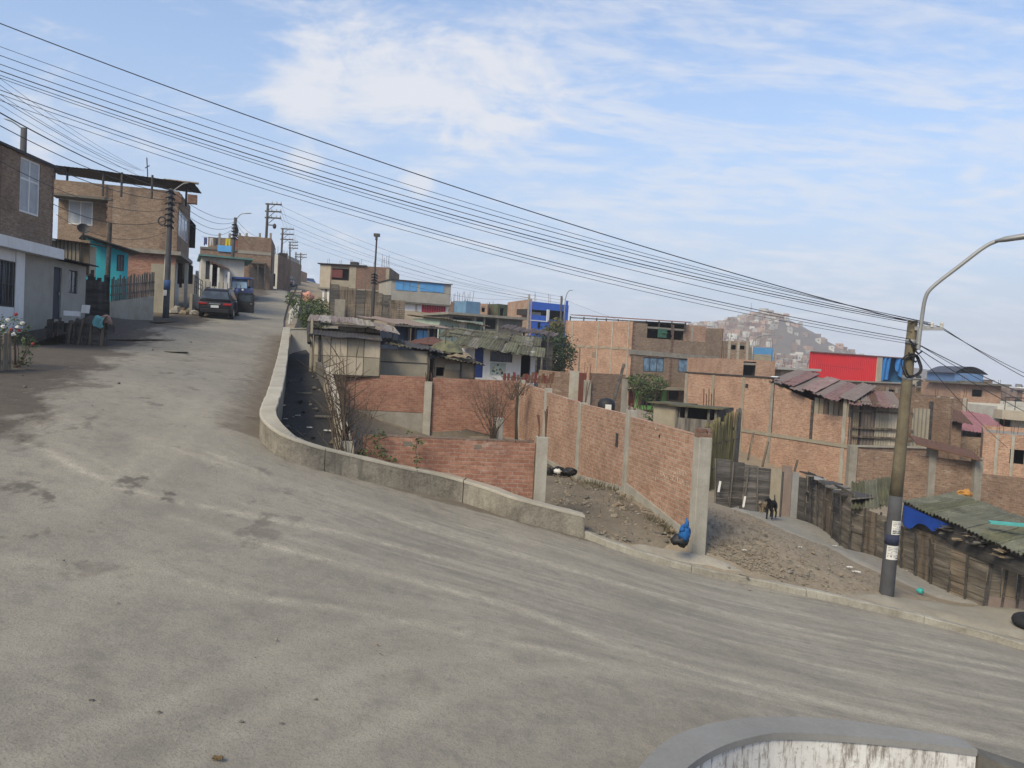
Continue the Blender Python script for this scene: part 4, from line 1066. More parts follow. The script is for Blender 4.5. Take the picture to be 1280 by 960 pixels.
# ---------------------------------------------------------------- yard things on the left
# picket fence and rose bush at the frame edge
a, b = P(-25, 472, 18.2), P(15, 464, 19.3)
root = thing('picket_fence', 'short pale picket fence under the rose bush at the dirt verge', 'fence', b)
picket(root, a, b, 9, .92, 1.02, WOOD_P, .10, 5, lean=.05)
def leafball(mb, c, rad, n, s, seed, flat=.0, hollow=.55):
    q = random.Random(seed); c = Vector(c)
    for _ in range(n):
        d = Vector((q.gauss(0, 1), q.gauss(0, 1), q.gauss(0, 1))).normalized(); r = q.uniform(hollow, 1.05) ** .6
        k = 1 + .45 * noise.noise(d * 1.8 + Vector((seed, 0, seed * .3)))
        p = c + Vector((d.x * rad[0], d.y * rad[1], d.z * rad[2])) * r * k
        x = Vector((q.gauss(0, 1), q.gauss(0, 1), q.gauss(0, .6))).normalized(); y = x.cross(d + Vector((q.gauss(0, .5), q.gauss(0, .5), q.gauss(0, .5)))).normalized()
        l = s * q.uniform(.6, 1.3); w_ = l * .55
        mb.add([p - x * l * .5, p + y * w_ * .5, p + x * l * .5, p - y * w_ * .5], [(0, 1, 2, 3)])
    return mb
def bush(name, label, cat, base, blobs, n, s, mat, seed, stems=6, twig=TWIG):
    root = thing(name, label, cat, base); q = random.Random(seed); m = MB()
    for i in range(stems):
        t = blobs[i % len(blobs)]; e = Vector(t[0]) + Vector((q.gauss(0, .3) * t[1][0], q.gauss(0, .3) * t[1][1], q.gauss(0, .3) * t[1][2]))
        b0 = Vector(base) + Vector((q.gauss(0, .05), q.gauss(0, .05), -.1)); mid = b0.lerp(e, .5) + Vector((q.gauss(0, .06), q.gauss(0, .06), 0)) * (e - b0).length
        r0 = .012 * (e - b0).length + .006; m.tube([b0, mid, e], [r0, r0 * .7, r0 * .3], 6)
    m.build('stems', twig, root); m = MB(); tot = sum(b_[1][0] * b_[1][2] for b_ in blobs)
    for i, b_ in enumerate(blobs): leafball(m, b_[0], b_[1], int(n * b_[1][0] * b_[1][2] / tot), s, seed * 10 + i)
    m.build('leaves', mat, root); return root
bs = P(20, 455, 19.8)
rb = bush('rose_bush', 'straggly rose bush with white and red blooms at the left fence', 'bush', bs, [(P(15, 410, 19.8), (.42, .3, .28)), (P(36, 428, 19.8), (.2, .2, .22)), (P(32, 448, 19.5), (.16, .15, .24)), (P(5, 425, 19.8), (.35, .3, .3))], 800, .07, LEAF, 3, 14)
m = MB(); q = random.Random(5)
for x, y in ((20, 393), (41, 430), (14, 412), (24, 413)): m.ell(P(x, y, 19.35), (.045, .045, .04), 8, 5, 0, .4, x)
m.build('red_blooms', mk((.30, .04, .045), .3, 8, .8, 0, 0, 20, 'red_petal'), rb)
m = MB()
for x, y in ((4, 408), (10, 400), (22, 409), (17, 418), (8, 418), (28, 404)): m.ell(P(x, y, 19.3), (.055, .05, .045), 8, 5, 0, .5, x)
m.build('white_blooms', mk((.6, .58, .54), .2, 8, .7, 0, 0, 20, 'white_petal'), rb)
# stack of old planks standing as a fence
a, b = P(57, 428, 29.3), P(130, 431, 29.3)
root = thing('plank_barrier', 'row of blackened pallet planks propped upright in front of the grey annexe', 'fence', a.lerp(b, .5))
q = random.Random(11); n = 22
for i in range(n):
    p = a.lerp(b, i / (n - 1)); p.z -= .08; h = q.uniform(.85, 1.02); le = q.uniform(-.02, .16) if 6 < i < 18 else q.uniform(-.03, .05)
    m = MB(); m.obox(p + Vector((-.05, q.uniform(-.06, .06), 0)), Vector((q.uniform(.075, .12), 0, 0)), Vector((0, .03, 0)), Vector((le, .05, h))); m.build('plank', WOOD_D if i % 4 else WOOD, root)
m = MB(); m.bar(a + Vector((-.1, .1, .55)), b + Vector((.1, .1, .6)), .04, .08); m.build('rail', WOOD_D, root)
m = MB(); m.obox(a + Vector((0, .15, .4)), (b - a), Vector((0, .6, 0)), Z3 * .35); m.build('stacked_boards', WOOD_D, root)
m = MB(); c = P(90, 396, 29.6)
for fc in ((0, 0),): m.box(c + Vector((0, 0, .12)), (.5, .3, .18), .3)
tag(m.build('cardboard_box', WHITE), 'small white box lying on the blackened planks', 'box')
m = MB(); c = P(101, 391, 29.5); m.obox(c, Vector((.27, .05, 0)), Vector((-.02, .1, .3)), Vector((0, .03, -.01))); tag(m.build('paper_sheet', PAPER), 'white printed sheet propped on top of the blackened planks', 'sheet')
def drape(name, c, w_, h, mat, label, seed=0):
    m = MB(); f = lambda o: (lambda s, t: Vector(c) + Vector(((s - .5) * w_ * (1 - .1 * t) + .05 * math.sin(t * 5 + seed), -.1 - .12 * t * (1 - t) + o + .05 * math.sin(s * 8 + t * 3 + seed) - (.1 if t > .2 else 0), -h * max(0, t - .25) + .04 * math.sin(s * 6 + seed) + (.25 - abs(t - .25)) * .05)))
    m.grid(f(0), 10, 10); m.grid(f(.012), 10, 10); return tag(m.build(name, mat, None, True), label, 'cloth')
drape('cloth', P(128, 396, 29.3), .42, .5, mk((.12, .33, .36), .25, 5, .95, 0, .1, 25, 'blue_cloth'), 'pale blue cloth hung over the right end of the blackened planks', 1)
drape('cloth', P(134, 395, 29.5), .5, .36, mk((.34, .22, .19), .25, 5, .95, 0, .1, 25, 'pink_cloth'), 'faded pink cloth slumped beside the pale blue cloth', 4)
root = thing('pallet', 'collapsed wooden pallet lying flat on the dirt past the planks', 'pallet', P(144, 424, 31))
for i in range(7):
    p = P(133, 428, 30.6); m = MB(); m.obox(p + Vector((.12 * i * 1.3 - .1, i * .14, .10 + i * .012)), Vector((1.1, .25, .06)), Vector((-.03, .09, 0)), Z3 * .025); m.build('slat', WOOD_G, root)
for i in range(3):
    m = MB(); p = P(133, 428, 30.6); m.obox(p + Vector((.1 + .45 * i, .1 + .1 * i, -.02)), Vector((.08, 0, 0)), Vector((.7, .9, .05)), Z3 * .1); m.build('bearer', WOOD, root)
m = MB(); p = P(150, 411, 34); m.obox(p, P(178, 413, 34) - p, Vector((.1, .5, 0)), Z3 * .08); tag(m.build('plank', WOOD_D), 'loose dark plank on the dirt bank under the picket plinth', 'plank')
m = MB(); p = P(40, 443, 25.5); m.obox(p, P(62, 448, 25.2) - p, Vector((0, .12, 0)), Z3 * .05); tag(m.build('plank', WOOD_G), 'pale plank lying on the dark soil by the rose bush', 'plank')
# rubble under the corner house
q = random.Random(21)
for i in range(12):
    p = P(q.uniform(214, 247), q.uniform(376, 392), q.uniform(46, 48)); p.z = Zr(p.x, p.y) + .1; m = MB(); s = q.uniform(.15, .4); m.ell(p, (s, s * .8, s * .7), 7, 5, 0, .8, i)
    tag(m.build('rubble_stone', CONC if i % 2 else CARD), 'rough stone in the rubble heap below the corner house porch', 'stone', 'stones heaped below the corner house porch')
# ---------------------------------------------------------------- poles
def taper_pole(root, p0, p1, r0, r1, mat, name='shaft', n=12):
    m = MB(); p0, p1 = Vector(p0), Vector(p1)
    m.tube([p0.lerp(p1, k / 6) for k in range(7)], [r0 + (r1 - r0) * k / 6 for k in range(7)], n); return m.build(name, mat, root, True)
def lamp(root, pts_, r, head, hd, mat=STEEL, size=.55):
    m = MB(); m.tube(smooth_line(pts_, 2), r, 8); a = m.build('lamp_arm', mat, root, True)
    d = Vector(hd).normalized(); x = d.cross(Z3).normalized(); y = x.cross(d); h = Vector(head); k = MB(); n = 10
    for sec, (t_, w_, up, dn) in enumerate(((0, .05, .04, -.03), (.25, .13, .09, -.05), (.7, .15, .09, -.06), (1, .05, .03, -.03))):
        c = h + d * size * t_
        k.v += [c + x * (math.cos(i / n * 6.2832) * w_ * size) + y * ((up if math.sin(i / n * 6.2832) > 0 else -dn) * math.sin(i / n * 6.2832) * size * 1.1) for i in range(n)]
    for s in range(3):
        for i in range(n): k.f.append([s * n + i, s * n + (i + 1) % n, (s + 1) * n + (i + 1) % n, (s + 1) * n + i]); k.m.append(0)
    k.f += [list(range(n))[::-1], [3 * n + i for i in range(n)]]; k.m += [0, 0]
    k.build('lamp_head', mat, root, True)
# big lamp pole on the right
OLIVE = mk((.15, .125, .08), .5, 3, .9, .35, .25, 30, 'weathered_pole'); TAR = mk((.075, .075, .078), .35, 3, .85, .2, .15, 30, 'grey_painted_pole')
pb, pt = P(1107, 750, 18.5), P(1141, 401, 18.5); pb.z -= .3
root = thing('lamp_pole', 'tall leaning utility pole with a bent lamp arm and torn posters beside the path', 'lamp pole', P(1107, 748, 18.5))
pm = pb.lerp(pt, (748 - 615 + 12) / (748 - 401 + 12))
taper_pole(root, pb, pm, .165, .145, TAR, 'painted_base'); taper_pole(root, pm, pt, .143, .105, OLIVE, 'shaft')
ax = (pt - pb).normalized(); sx = Vector((1, .02, 0))
def on_pole(y): return pb.lerp(pt, (750 + 12 - y) / (750 + 12 - 401))
for y0, y1, mat in ((664, 676, mk((.03, .035, .07), .3, 4, .8, 0, .1, 30, 'dark_blue_band')), (468, 474, STEEL), (424, 430, STEEL), (446, 449, IRON)):
    m = MB(); r = .158 if y0 > 600 else .12; m.tube([on_pole(y1), on_pole(y0)], r, 14); m.build('band', mat, root, True)
def poster(y0, y1, a0, a1, seed):
    m = MB(); q = random.Random(seed); r = .163
    def f(s, t):
        a = a0 + (a1 - a0) * s; c = on_pole(y1 + (y0 - y1) * t); return c + Vector((math.sin(a) * r, -math.cos(a) * r, 0))
    m.grid(f, 8, 4); po = m.build('poster', PAPER, root)
    k = MB(); r = .166
    for j in range(8):
        t0 = .08 + j * .11
        s = .1
        while s < .85:
            w_ = q.uniform(.25, .6)
            if q.random() < .9:
                k.grid(lambda s_, t_: (lambda a, c: c + Vector((math.sin(a) * .1655, -math.cos(a) * .1655, 0)))(a0 + (a1 - a0) * min(.95, s + w_ * s_), on_pole(y1 + (y0 - y1) * (t0 + (.07 if j < 2 else .03) * t_))), 2, 1)
            s += w_ + .05
    k.build('print', INK, po)
poster(646, 663, -.6, .9, 1); poster(677, 694, -1.0, .75, 2)
m = MB()
for r_, ox in ((.24, -.02), (.22, .03), (.2, .0)):
    c = on_pole(456) + Vector((ox, -.16, 0)); m.tube([c + Vector((math.cos(a) * r_ * .9, .05 * math.sin(a * 3), math.sin(a) * r_ * 1.15)) for a in np.linspace(0, 6.2832, 22)], .016, 5)
for k in range(5): c = on_pole(425 + k * 5) + Vector((-.1 + .05 * (k % 3), -.14, 0)); m.tube([c, c + Vector((.1, -.06, -.12)), c + Vector((.22, .03, -.05))], .022, 5)
m.build('cable_coil', WIRE, root)
ca, cb_ = P(1143, 411, 18.4), P(1179, 411, 18.2)
m = MB(); m.bar(ca, cb_, .07, .07); m.bar(P(1143, 409, 18.4), P(1172, 407, 18.2), .03, .03); m.build('crossarm', STEEL, root)
for x in (1165, 1177):
    m = MB(); c = P(x, 409, 18.25); m.cyl(c, c + Z3 * .05, .035); m.ell(c + Z3 * .08, (.04, .04, .05), 8, 5); m.build('insulator', OFFW, root)
m = MB(); m.tube([P(1147, 437, 18.35), P(1150, 410, 18.35)], .055, 8); m.build('arm_socket', STEEL, root)
lamp(root, [P(1148, 432, 18.35), P(1152, 400, 18.35), P(1156, 372, 18.3), P(1163, 360, 18.25), P(1200, 332, 18), P(1232, 307, 17.8), P(1247, 301, 17.7)], .045, P(1244, 302, 17.7), P(1285, 295.5, 17.3) - P(1244, 302, 17.7), STEEL, .78)
# poles along the street
def street_pole(name, label, x0, y0, x1, y1, Y, r0=.14, r1=.1, mat=WOOD_P, group=None):
    b, t = P(x0, y0, Y), P(x1, y1, Y); root = thing(name, label, 'pole', b, group); taper_pole(root, b - Z3 * .4, t, r0, r1, mat, n=10); return root, b, t
r1_, b, t1 = street_pole('utility_pole', 'weathered utility pole with a blue painted band before the corner house', 207, 398, 214, 236, 43, .17, .12, TAR)
bt = lambda y, b, t, y0, y1: b.lerp(t, (y0 - y) / (y0 - y1))
m = MB(); m.tube([bt(362, b, t1, 398, 236), bt(350, b, t1, 398, 236)], .172, 12); m.build('blue_band', mk((.04, .085, .20), .4, 4, .8, 0, .1, 30, 'faded_blue_band'), r1_, True)
m = MB(); c = bt(367, b, t1, 398, 236); m.obox(c + Vector((-.08, -.19, -.12)), Vector((.16, 0, 0)), Vector((0, .01, 0)), Z3 * .3); m.build('notice', PAPER, r1_)
m = MB()
for k in range(7): c = bt(283 - k * 7, b, t1, 398, 236); m.tube([c + Vector((-.2, -.15, 0)), c + Vector((.1, -.2, .1)), c + Vector((.22, 0, -.1))], .05, 6)
c = bt(277, b, t1, 398, 236); m.tube([c + Vector((-.35 + math.cos(a) * .2, -.15, math.sin(a) * .22)) for a in np.linspace(0, 6.3, 14)], .04, 5)
m.build('cable_bundle', WIRE, r1_)
lamp(r1_, [t1 - Z3 * .2, t1 + Vector((.3, 0, .05)), t1 + Vector((.7, 0, .35))], .03, t1 + Vector((.6, 0, .3)), (1, -.1, .15), STEEL, .35)
r2_, b, t2 = street_pole('utility_pole', 'utility pole with a lamp arm beside the teal edged white house', 287, 366, 294.5, 272, 70, .17, .13, TAR)
lamp(r2_, [t2 - Z3 * .3, t2 + Vector((.4, 0, .35)), t2 + Vector((.9, 0, .4))], .035, t2 + Vector((.8, 0, .4)), (1, -.1, .05), STEEL, .6)
m = MB(); m.tube([b.lerp(t2, .36), b.lerp(t2, .42)], .17, 10); m.build('blue_band', mk((.04, .085, .20), .4, 4, .8, 0, .1, 30, 'faded_blue_band'), r2_)
m = MB()
for k in range(5): c = b.lerp(t2, .72 + k * .045); m.tube([c + Vector((-.2, -.12, 0)), c + Vector((.15, -.2, .1)), c + Vector((.3, 0, -.1 - .1 * k))], .07, 6)
m.build('cable_bundle', WIRE, r2_)
TIPS = []
def h_pole(x0, y0, x1, y1, Y, arm, ys, label, lampb=False):
    r_, b, t = street_pole('power_pole', label, x0, y0, x1, y1, Y, .17, .12, WOOD_D)
    for y in ys:
        c = bt(y, b, t, y0, y1); m = MB(); e = c + Vector((arm, 0, .0)); m.bar(c - Vector((.25, 0, 0)), e, .12, .14); a_ = m.build('crossarm', WOOD_D, r_)
        for k in (.35, .7, 1.0):
            i_ = MB(); p = c.lerp(e, k) - Vector((.08, 0, 0)); i_.cyl(p + Z3 * .07, p + Z3 * .28, .05, .03, 6); i_.build('insulator', CONC, a_)
        m2 = MB(); m2.bar(c - Z3 * .7, c.lerp(e, .55), .05); m2.build('brace', IRON, a_); TIPS.append(e)
    if lampb:
        c = bt(281, b, t, y0, y1); m = MB(); m.tube([c, c + Vector((.75, 0, 0))], .06, 6); m.ell(c + Vector((.8, 0, -.1)), (.2, .2, .28)); m.build('transformer', IRON, r_)
    return r_, b, t
hp3 = h_pole(329.5, 362, 335, 254, 84, 1.45, (255, 264, 272), 'tallest power pole with three crossarms and a small transformer on the left pavement', True)
hp4 = h_pole(350, 352, 353.5, 285, 112, 1.55, (286, 292.5, 299), 'second power pole up the street carrying three crossarms')
hp5 = h_pole(362, 350, 362.5, 302, 140, 1.4, (302.5, 306.5, 310), 'third power pole up the street with short crossarms')
hp6 = h_pole(369.5, 349, 370, 315, 165, 1.2, (318, 321), 'thin power pole behind the row near the crest')
hp7 = h_pole(375, 349, 376, 316, 175, 1.3, (318, 321.5), 'farthest power pole standing above the two walkers')
# slender lamp pole on the right of the street
b, t = P(465, 402, 58), P(471, 296, 58)
root = thing('light_pole', 'slender dark steel pole with a floodlight box rising above the pink roof', 'pole', b)
taper_pole(root, b - Z3 * .8, b.lerp(t, .5), .13, .12, IRON, 'lower_shaft'); taper_pole(root, b.lerp(t, .5), t, .07, .06, IRON, 'upper_shaft')
m = MB(); m.box(t + Z3 * .12, (.42, .3, .22)); m.box(t + Vector((0, -.1, -.1)), (.16, .16, .3)); m.build('floodlight', IRON, root, bevel=.02)
m = MB(); c = b.lerp(t, .5)
for k in range(4): m.tube([c + Vector((-.2, -.1, .2 * k - .3)), c + Vector((.0, -.16, .2 * k - .2)), c + Vector((.22, 0, .2 * k - .35))], .06, 6)
m.build('junction_box', WIRE, root)
# pole behind the first house
b, t = P(29, 197, 37), P(30, 160, 37); root = thing('utility_pole', 'pole top with a small lamp showing over the roof of the nearest brick house', 'pole', Vector((b.x, b.y, 0)))
taper_pole(root, (b.x, b.y, 0), t, .17, .13, TAR); lamp(root, [t - Z3 * .1, t + Vector((-.25, -.1, .1)), t + Vector((-.5, -.2, .25))], .03, t + Vector((-.4, -.15, .2)), (-1, -.3, .3), STEEL, .4)
# poles by the blue house
b, t = P(660, 414, 100), P(661.5, 368, 100); root = thing('utility_pole', 'plain pole against the orange side of the blue house', 'pole', b); taper_pole(root, b - Z3 * 2, t, .17, .13, CONC)
b, t = P(700, 445, 92), P(702, 370, 92); root = thing('utility_pole', 'pole rising out of the dark tree right of the blue house', 'pole', b); taper_pole(root, b - Z3 * 2, t, .16, .12, TAR)
b, t = P(704, 440, 93), P(706, 382, 93); root = thing('street_lamp', 'curved street lamp beside the pole in the dark tree', 'lamp', b); taper_pole(root, b - Z3 * 2, t, .07, .05, STEEL)
lamp(root, [t, P(706.5, 374, 93), P(709, 366, 93), P(712, 363, 93)], .05, P(711, 363, 93), (1, 0, .05), STEEL, .5)
b, t = P(940, 478, 75), P(941, 428, 75); root = thing('street_lamp', 'grey curved street lamp among the roofs left of the red container', 'lamp', b); taper_pole(root, b - Z3 * 4, t, .08, .06, STEEL)
lamp(root, [t, P(942.5, 424, 75), P(947, 420.5, 75), P(958, 419, 75)], .055, P(956, 419, 75), (1, 0, .0), STEEL, .6)

# ---------------------------------------------------------------- vehicles (local: x right, y forward, z up)
def place(mb, loc, rz, pitch=0.0):
    M_ = Matrix.Translation(loc) @ Matrix.Rotation(rz, 4, 'Z') @ Matrix.Rotation(pitch, 4, 'X'); mb.v = [M_ @ p for p in mb.v]; return mb
def loft(mb, secs, mi=0):
    n = len(secs[0]); o = len(mb.v)
    for s in secs: mb.v += [Vector(p) for p in s]
    for i in range(len(secs) - 1):
        for k in range(n): k2 = (k + 1) % n; mb.f.append([o + i * n + k, o + i * n + k2, o + (i + 1) * n + k2, o + (i + 1) * n + k]); mb.m.append(mi)
    mb.f.append([o + k for k in reversed(range(n))]); e = o + (len(secs) - 1) * n; mb.f.append([e + k for k in range(n)]); mb.m += [mi, mi]
    return mb
def rsec(y, w, z0, z1, r=.12, wt=None):
    """rounded section across the car"""
    wt = wt or w; pts_ = []
    for cx, cz, a0 in ((w / 2 - r, z0 + r, -90), (wt / 2 - r, z1 - r, 0), (-wt / 2 + r, z1 - r, 90), (-w / 2 + r, z0 + r, 180)):
        for k in range(4): a = R(a0 + 30 * k); pts_.append((cx + r * math.cos(a), y, cz + r * math.sin(a)))
    return pts_
TYRE = mk((.02, .02, .021), .3, 4, .9, 0, .2, 40, 'tyre_rubber'); LAMPR = mk((.35, .02, .02), .1, 8, .25, 0, 0, 10, 'tail_lamp'); PLATE = mk((.6, .6, .58), .1, 8, .6, 0, 0, 20, 'plate'); CHROME = mk((.5, .5, .5), .1, 3, .3, 0, 0, 10, 'chrome', metal=.8)
def car(name, label, loc, rz, pitch, col, suv=True, open_door=False, group=None, detail=True):
    paint = mk(col, .12, 2, .38, .1, .02, 15, 'car_paint'); paint.node_tree.nodes['Principled BSDF'].inputs['Specular IOR Level'].default_value = .35
    root = thing(name, label, 'car', loc, group); B = lambda mb, n, mat, par=None, sm=False, bv=0: place(mb, loc, rz, pitch).build(n, mat, par or root, sm, loc if par else None, bv)
    W_, L_, Ht = 1.84, 4.5, (1.66 if suv else 1.44); zb, zs = (.28, .98) if suv else (.2, .88)
    m = MB(); loft(m, [rsec(0, W_ - .26, zb + .15, zs - .08, .1), rsec(.08, W_ - .1, zb, zs - .02, .14), rsec(.6, W_, zb - .03, zs + .02, .14), rsec(2.6, W_, zb - .03, zs + .02, .14), rsec(3.5, W_ - .06, zb, zs - .04, .14), rsec(4.3, W_ - .2, zb + .05, zs - .16, .14), rsec(L_, W_ - .5, zb + .2, zs - .3, .1)])
    B(m, 'body', paint, sm=True)
    y0 = .12 if suv else .9; y1 = 3.3
    m = MB(); loft(m, [rsec(y0, W_ - .2, zs - .05, zs + .1, .06, W_ - .24), rsec(y0 + .34, W_ - .14, zs - .05, Ht - .06, .1, W_ - .5), rsec(y0 + .8, W_ - .12, zs - .05, Ht, .1, W_ - .46), rsec(2.3, W_ - .12, zs - .05, Ht - .01, .1, W_ - .46), rsec(2.7, W_ - .14, zs - .05, Ht - .12, .1, W_ - .46), rsec(y1 + .1, W_ - .2, zs - .05, zs + .06, .05, W_ - .3)])
    B(m, 'cabin', paint, sm=True)
    g = MB(); hw = (W_ - .42) / 2
    g.add([(-hw - .04, y0 + .06, zs + .12), (hw + .04, y0 + .06, zs + .12), (hw - .10, y0 + .30, Ht - .14), (-hw + .10, y0 + .30, Ht - .14), (-hw - .04, y0 + .12, zs + .12), (hw + .04, y0 + .12, zs + .12), (hw - .10, y0 + .36, Ht - .14), (-hw + .10, y0 + .36, Ht - .14)], [(0, 1, 2, 3), (5, 4, 7, 6), (0, 4, 5, 1), (1, 5, 6, 2), (2, 6, 7, 3), (3, 7, 4, 0)])
    for v in g.v: v.y -= .10
    B(g, 'rear_window', GLASS)
    for s in (-1, 1):
        g = MB(); x0, x1 = s * (W_ / 2 - .065), s * (W_ / 2 - .215); v0 = [(x0 , .75, zs + .08), (x0, 2.75, zs + .08), (x1, 2.4, Ht - .15), (x1, 1.0, Ht - .15)]; v1 = [(a - s * .06, b_, c) for a, b_, c in v0]
        g.add(v0 + v1, [(0, 1, 2, 3), (7, 6, 5, 4), (0, 4, 5, 1), (1, 5, 6, 2), (2, 6, 7, 3), (3, 7, 4, 0)]); B(g, 'side_window', GLASS)
        k = MB(); k.box((s * (W_ / 2 - .28), .035, zs - .16), (.42, .16, .11)); k.box((s * (W_ / 2 - .11), .16, zs - .15), (.14, .28, .13)); B(k, 'tail_light', LAMPR, bv=.02)
        for yw in (.85, 3.55):
            rad = .35 if suv else .31; k = MB(); k.cyl((s * (W_ / 2 - .21), yw, rad), (s * (W_ / 2 + .005), yw, rad), rad, n=20); wo = B(k, 'wheel', TYRE, bv=.03)
            h_ = MB(); h_.cyl((s * (W_ / 2 - .1), yw, rad), (s * (W_ / 2 + .012), yw, rad), rad * .62, n=14); B(h_, 'rim', CHROME, wo)
        if detail:
            k = MB(); k.box((s * (W_ / 2 + .1), 2.55, zs + .12), (.2, .1, .15)); B(k, 'mirror', paint, bv=.03)
            k = MB(); k.bar((s * .58, .9, Ht + .03), (s * .58, 2.2, Ht + .03), .04, .05); B(k, 'roof_rail', BLACK)
    k = MB(); k.box((0, .015, zb + .16), (W_ - .3, .14, .22)); B(k, 'bumper', BLACK, bv=.03)
    k = MB(); k.box((0, -.005, zs - .3), (.42, .1, .14)); B(k, 'number_plate', PLATE)
    if detail: k = MB(); k.box((0, -.01, zs - .15), (.6, .1, .05)); B(k, 'trim_strip', CHROME)
    if open_door:
        d_ = thing; k = MB(); hx = Vector((W_ / 2 + .01, 2.35, 0)); dv = Vector((.95, -.22, 0)); th = Vector((.03, .11, 0))
        k.obox(hx + Z3 * .34, dv, th, Z3 * .66); k.obox(hx + Z3 * 1.0 + dv * .0, dv * .06, th, Z3 * .5); k.obox(hx + Z3 * 1.0 + dv * .93, dv * .07, th, Z3 * .42); k.obox(hx + Z3 * 1.44 + dv * .06, dv * .87, th, Z3 * .06)
        do = B(k, 'open_door', BLACK); g = MB(); g.obox(hx + Z3 * 1.0 + dv * .06 + th * .4, dv * .87, th * .2, Z3 * .44); B(g, 'window', GLASS, do)
        k = MB(); k.obox(hx + Z3 * .85 + dv * .8 - th * .2, dv * .12, th * .2, Z3 * .05); B(k, 'handle', CHROME, do)
    return root
up = math.atan2(.23, 1); pc = P(268, 399.5, 45); pc.z = Zr(pc.x, pc.y) + .02
car('suv', 'black hatchback suv seen from behind with its right door standing open', pc, up, R(4.5), (.012, .012, .014), True, True)
pc = P(358, 359, 112); pc.z = Zr(pc.x, pc.y); car('sedan', 'grey blue sedan parked by the pavement up the street', pc, up, R(5), (.10, .14, .17), False)
pc = P(366, 353, 138); pc.z = Zr(pc.x, pc.y); car('sedan', 'dull maroon car parked just beyond the grey blue sedan', pc, up, R(5), (.10, .05, .07), False, detail=False)
pc = P(389, 351, 160); pc.z = Zr(pc.x, pc.y) + .0; car('sedan', 'bright blue car at the crest across from the two walkers', pc, up + .2, R(3), (.05, .16, .38), False, detail=False)
def mototaxi(label, loc, rz, col, pitch=0.0):
    paint = mk(col, .15, 3, .4, .15, .02, 15, 'moto_paint'); root = thing('mototaxi', label, 'mototaxi', loc)
    B = lambda mb, n, mat, par=None, sm=False, bv=0: place(mb, loc, rz, pitch).build(n, mat, par or root, sm, loc if par else None, bv)
    m = MB(); loft(m, [rsec(0, 1.25, .35, .95, .1), rsec(.1, 1.3, .28, 1.0, .1), rsec(1.2, 1.3, .28, .95, .12), rsec(1.7, 1.1, .3, .9, .12), rsec(2.3, .7, .35, .95, .12), rsec(2.6, .4, .45, .9, .1)]); B(m, 'body', paint, sm=True)
    m = MB(); loft(m, [rsec(.0, 1.2, 1.6, 1.7, .04), rsec(.1, 1.3, 1.6, 1.76, .07), rsec(1.5, 1.3, 1.62, 1.78, .07), rsec(2.2, 1.1, 1.58, 1.7, .05)]); B(m, 'canopy', paint, sm=True)
    g = MB(); g.add([(-.58, 2.25, .95), (.58, 2.25, .95), (.52, 1.98, 1.6), (-.52, 1.98, 1.6), (-.58, 2.22, .95), (.58, 2.22, .95), (.52, 1.95, 1.6), (-.52, 1.95, 1.6)], [(0, 1, 2, 3), (7, 6, 5, 4), (0, 4, 5, 1), (1, 5, 6, 2), (2, 6, 7, 3), (3, 7, 4, 0)]); B(g, 'windscreen', GLASS_B)
    for x in (-.6, .6):
        k = MB(); k.tube([(x, 2.24, .92), (x * .9, 2.0, 1.62)], .035, 6); k.tube([(x, .08, .95), (x * .98, .08, 1.65)], .035, 6); k.tube([(x, 1.2, .9), (x * .98, 1.2, 1.65)], .03, 6); B(k, 'canopy_frame', paint)
        k = MB(); k.cyl((x - .06, .5, .25), (x + .06, .5, .25), .25, n=14); B(k, 'wheel', TYRE, bv=.02)
        k = MB(); k.ell((x * .55, 2.5, .82), (.09, .06, .09), 8, 5); B(k, 'headlight', PLATE)
    k = MB(); k.box((0, .55, .85), (1.05, .5, .5)); B(k, 'seat', BLACK, bv=.04)
    k = MB(); k.cyl((-.06, 2.55, .25), (.06, 2.55, .25), .25, n=14); B(k, 'front_wheel', TYRE, bv=.02)
    return root
pc = P(304, 383, 60); pc.z = Zr(pc.x, pc.y) + .02; pc += Vector((-.7, 2.4, .22)); mototaxi('blue three wheeled mototaxi facing downhill behind the open car door', pc, math.pi + up - .1, (.025, .05, .17), R(-4.5))
pc = P(338, 361, 104); pc.z = Zr(pc.x, pc.y) + .15; mototaxi('small yellow mototaxi standing at the foot of the far power pole', pc, math.pi + up, (.48, .38, .02))

# ---------------------------------------------------------------- people and dogs
def skinned(name, joints, edges, mat, parent, base, root_i=0, sub=2):
    me = bpy.data.meshes.new(name); base = Vector(base); me.from_pydata([tuple(Vector(j[0]) - base) for j in joints], edges, []); me.materials.append(mat)
    o = bpy.data.objects.new(name, me); COL.objects.link(o)
    sm = o.modifiers.new('skin', 'SKIN'); sm.use_smooth_shade = True
    for i, j in enumerate(joints):
        r = j[1]; me.skin_vertices[0].data[i].radius = (r, r) if not isinstance(r, tuple) else r
    me.skin_vertices[0].data[root_i].use_root = True
    sb = o.modifiers.new('sub', 'SUBSURF'); sb.levels = sub; sb.render_levels = sub
    if parent: o.parent = parent
    else: o.location = base
    return o
SKIN = mk((.28, .16, .11), .1, 5, .6, 0, 0, 20, 'skin'); HAIR = mk((.012, .01, .009), .2, 8, .7, 0, 0, 30, 'hair')
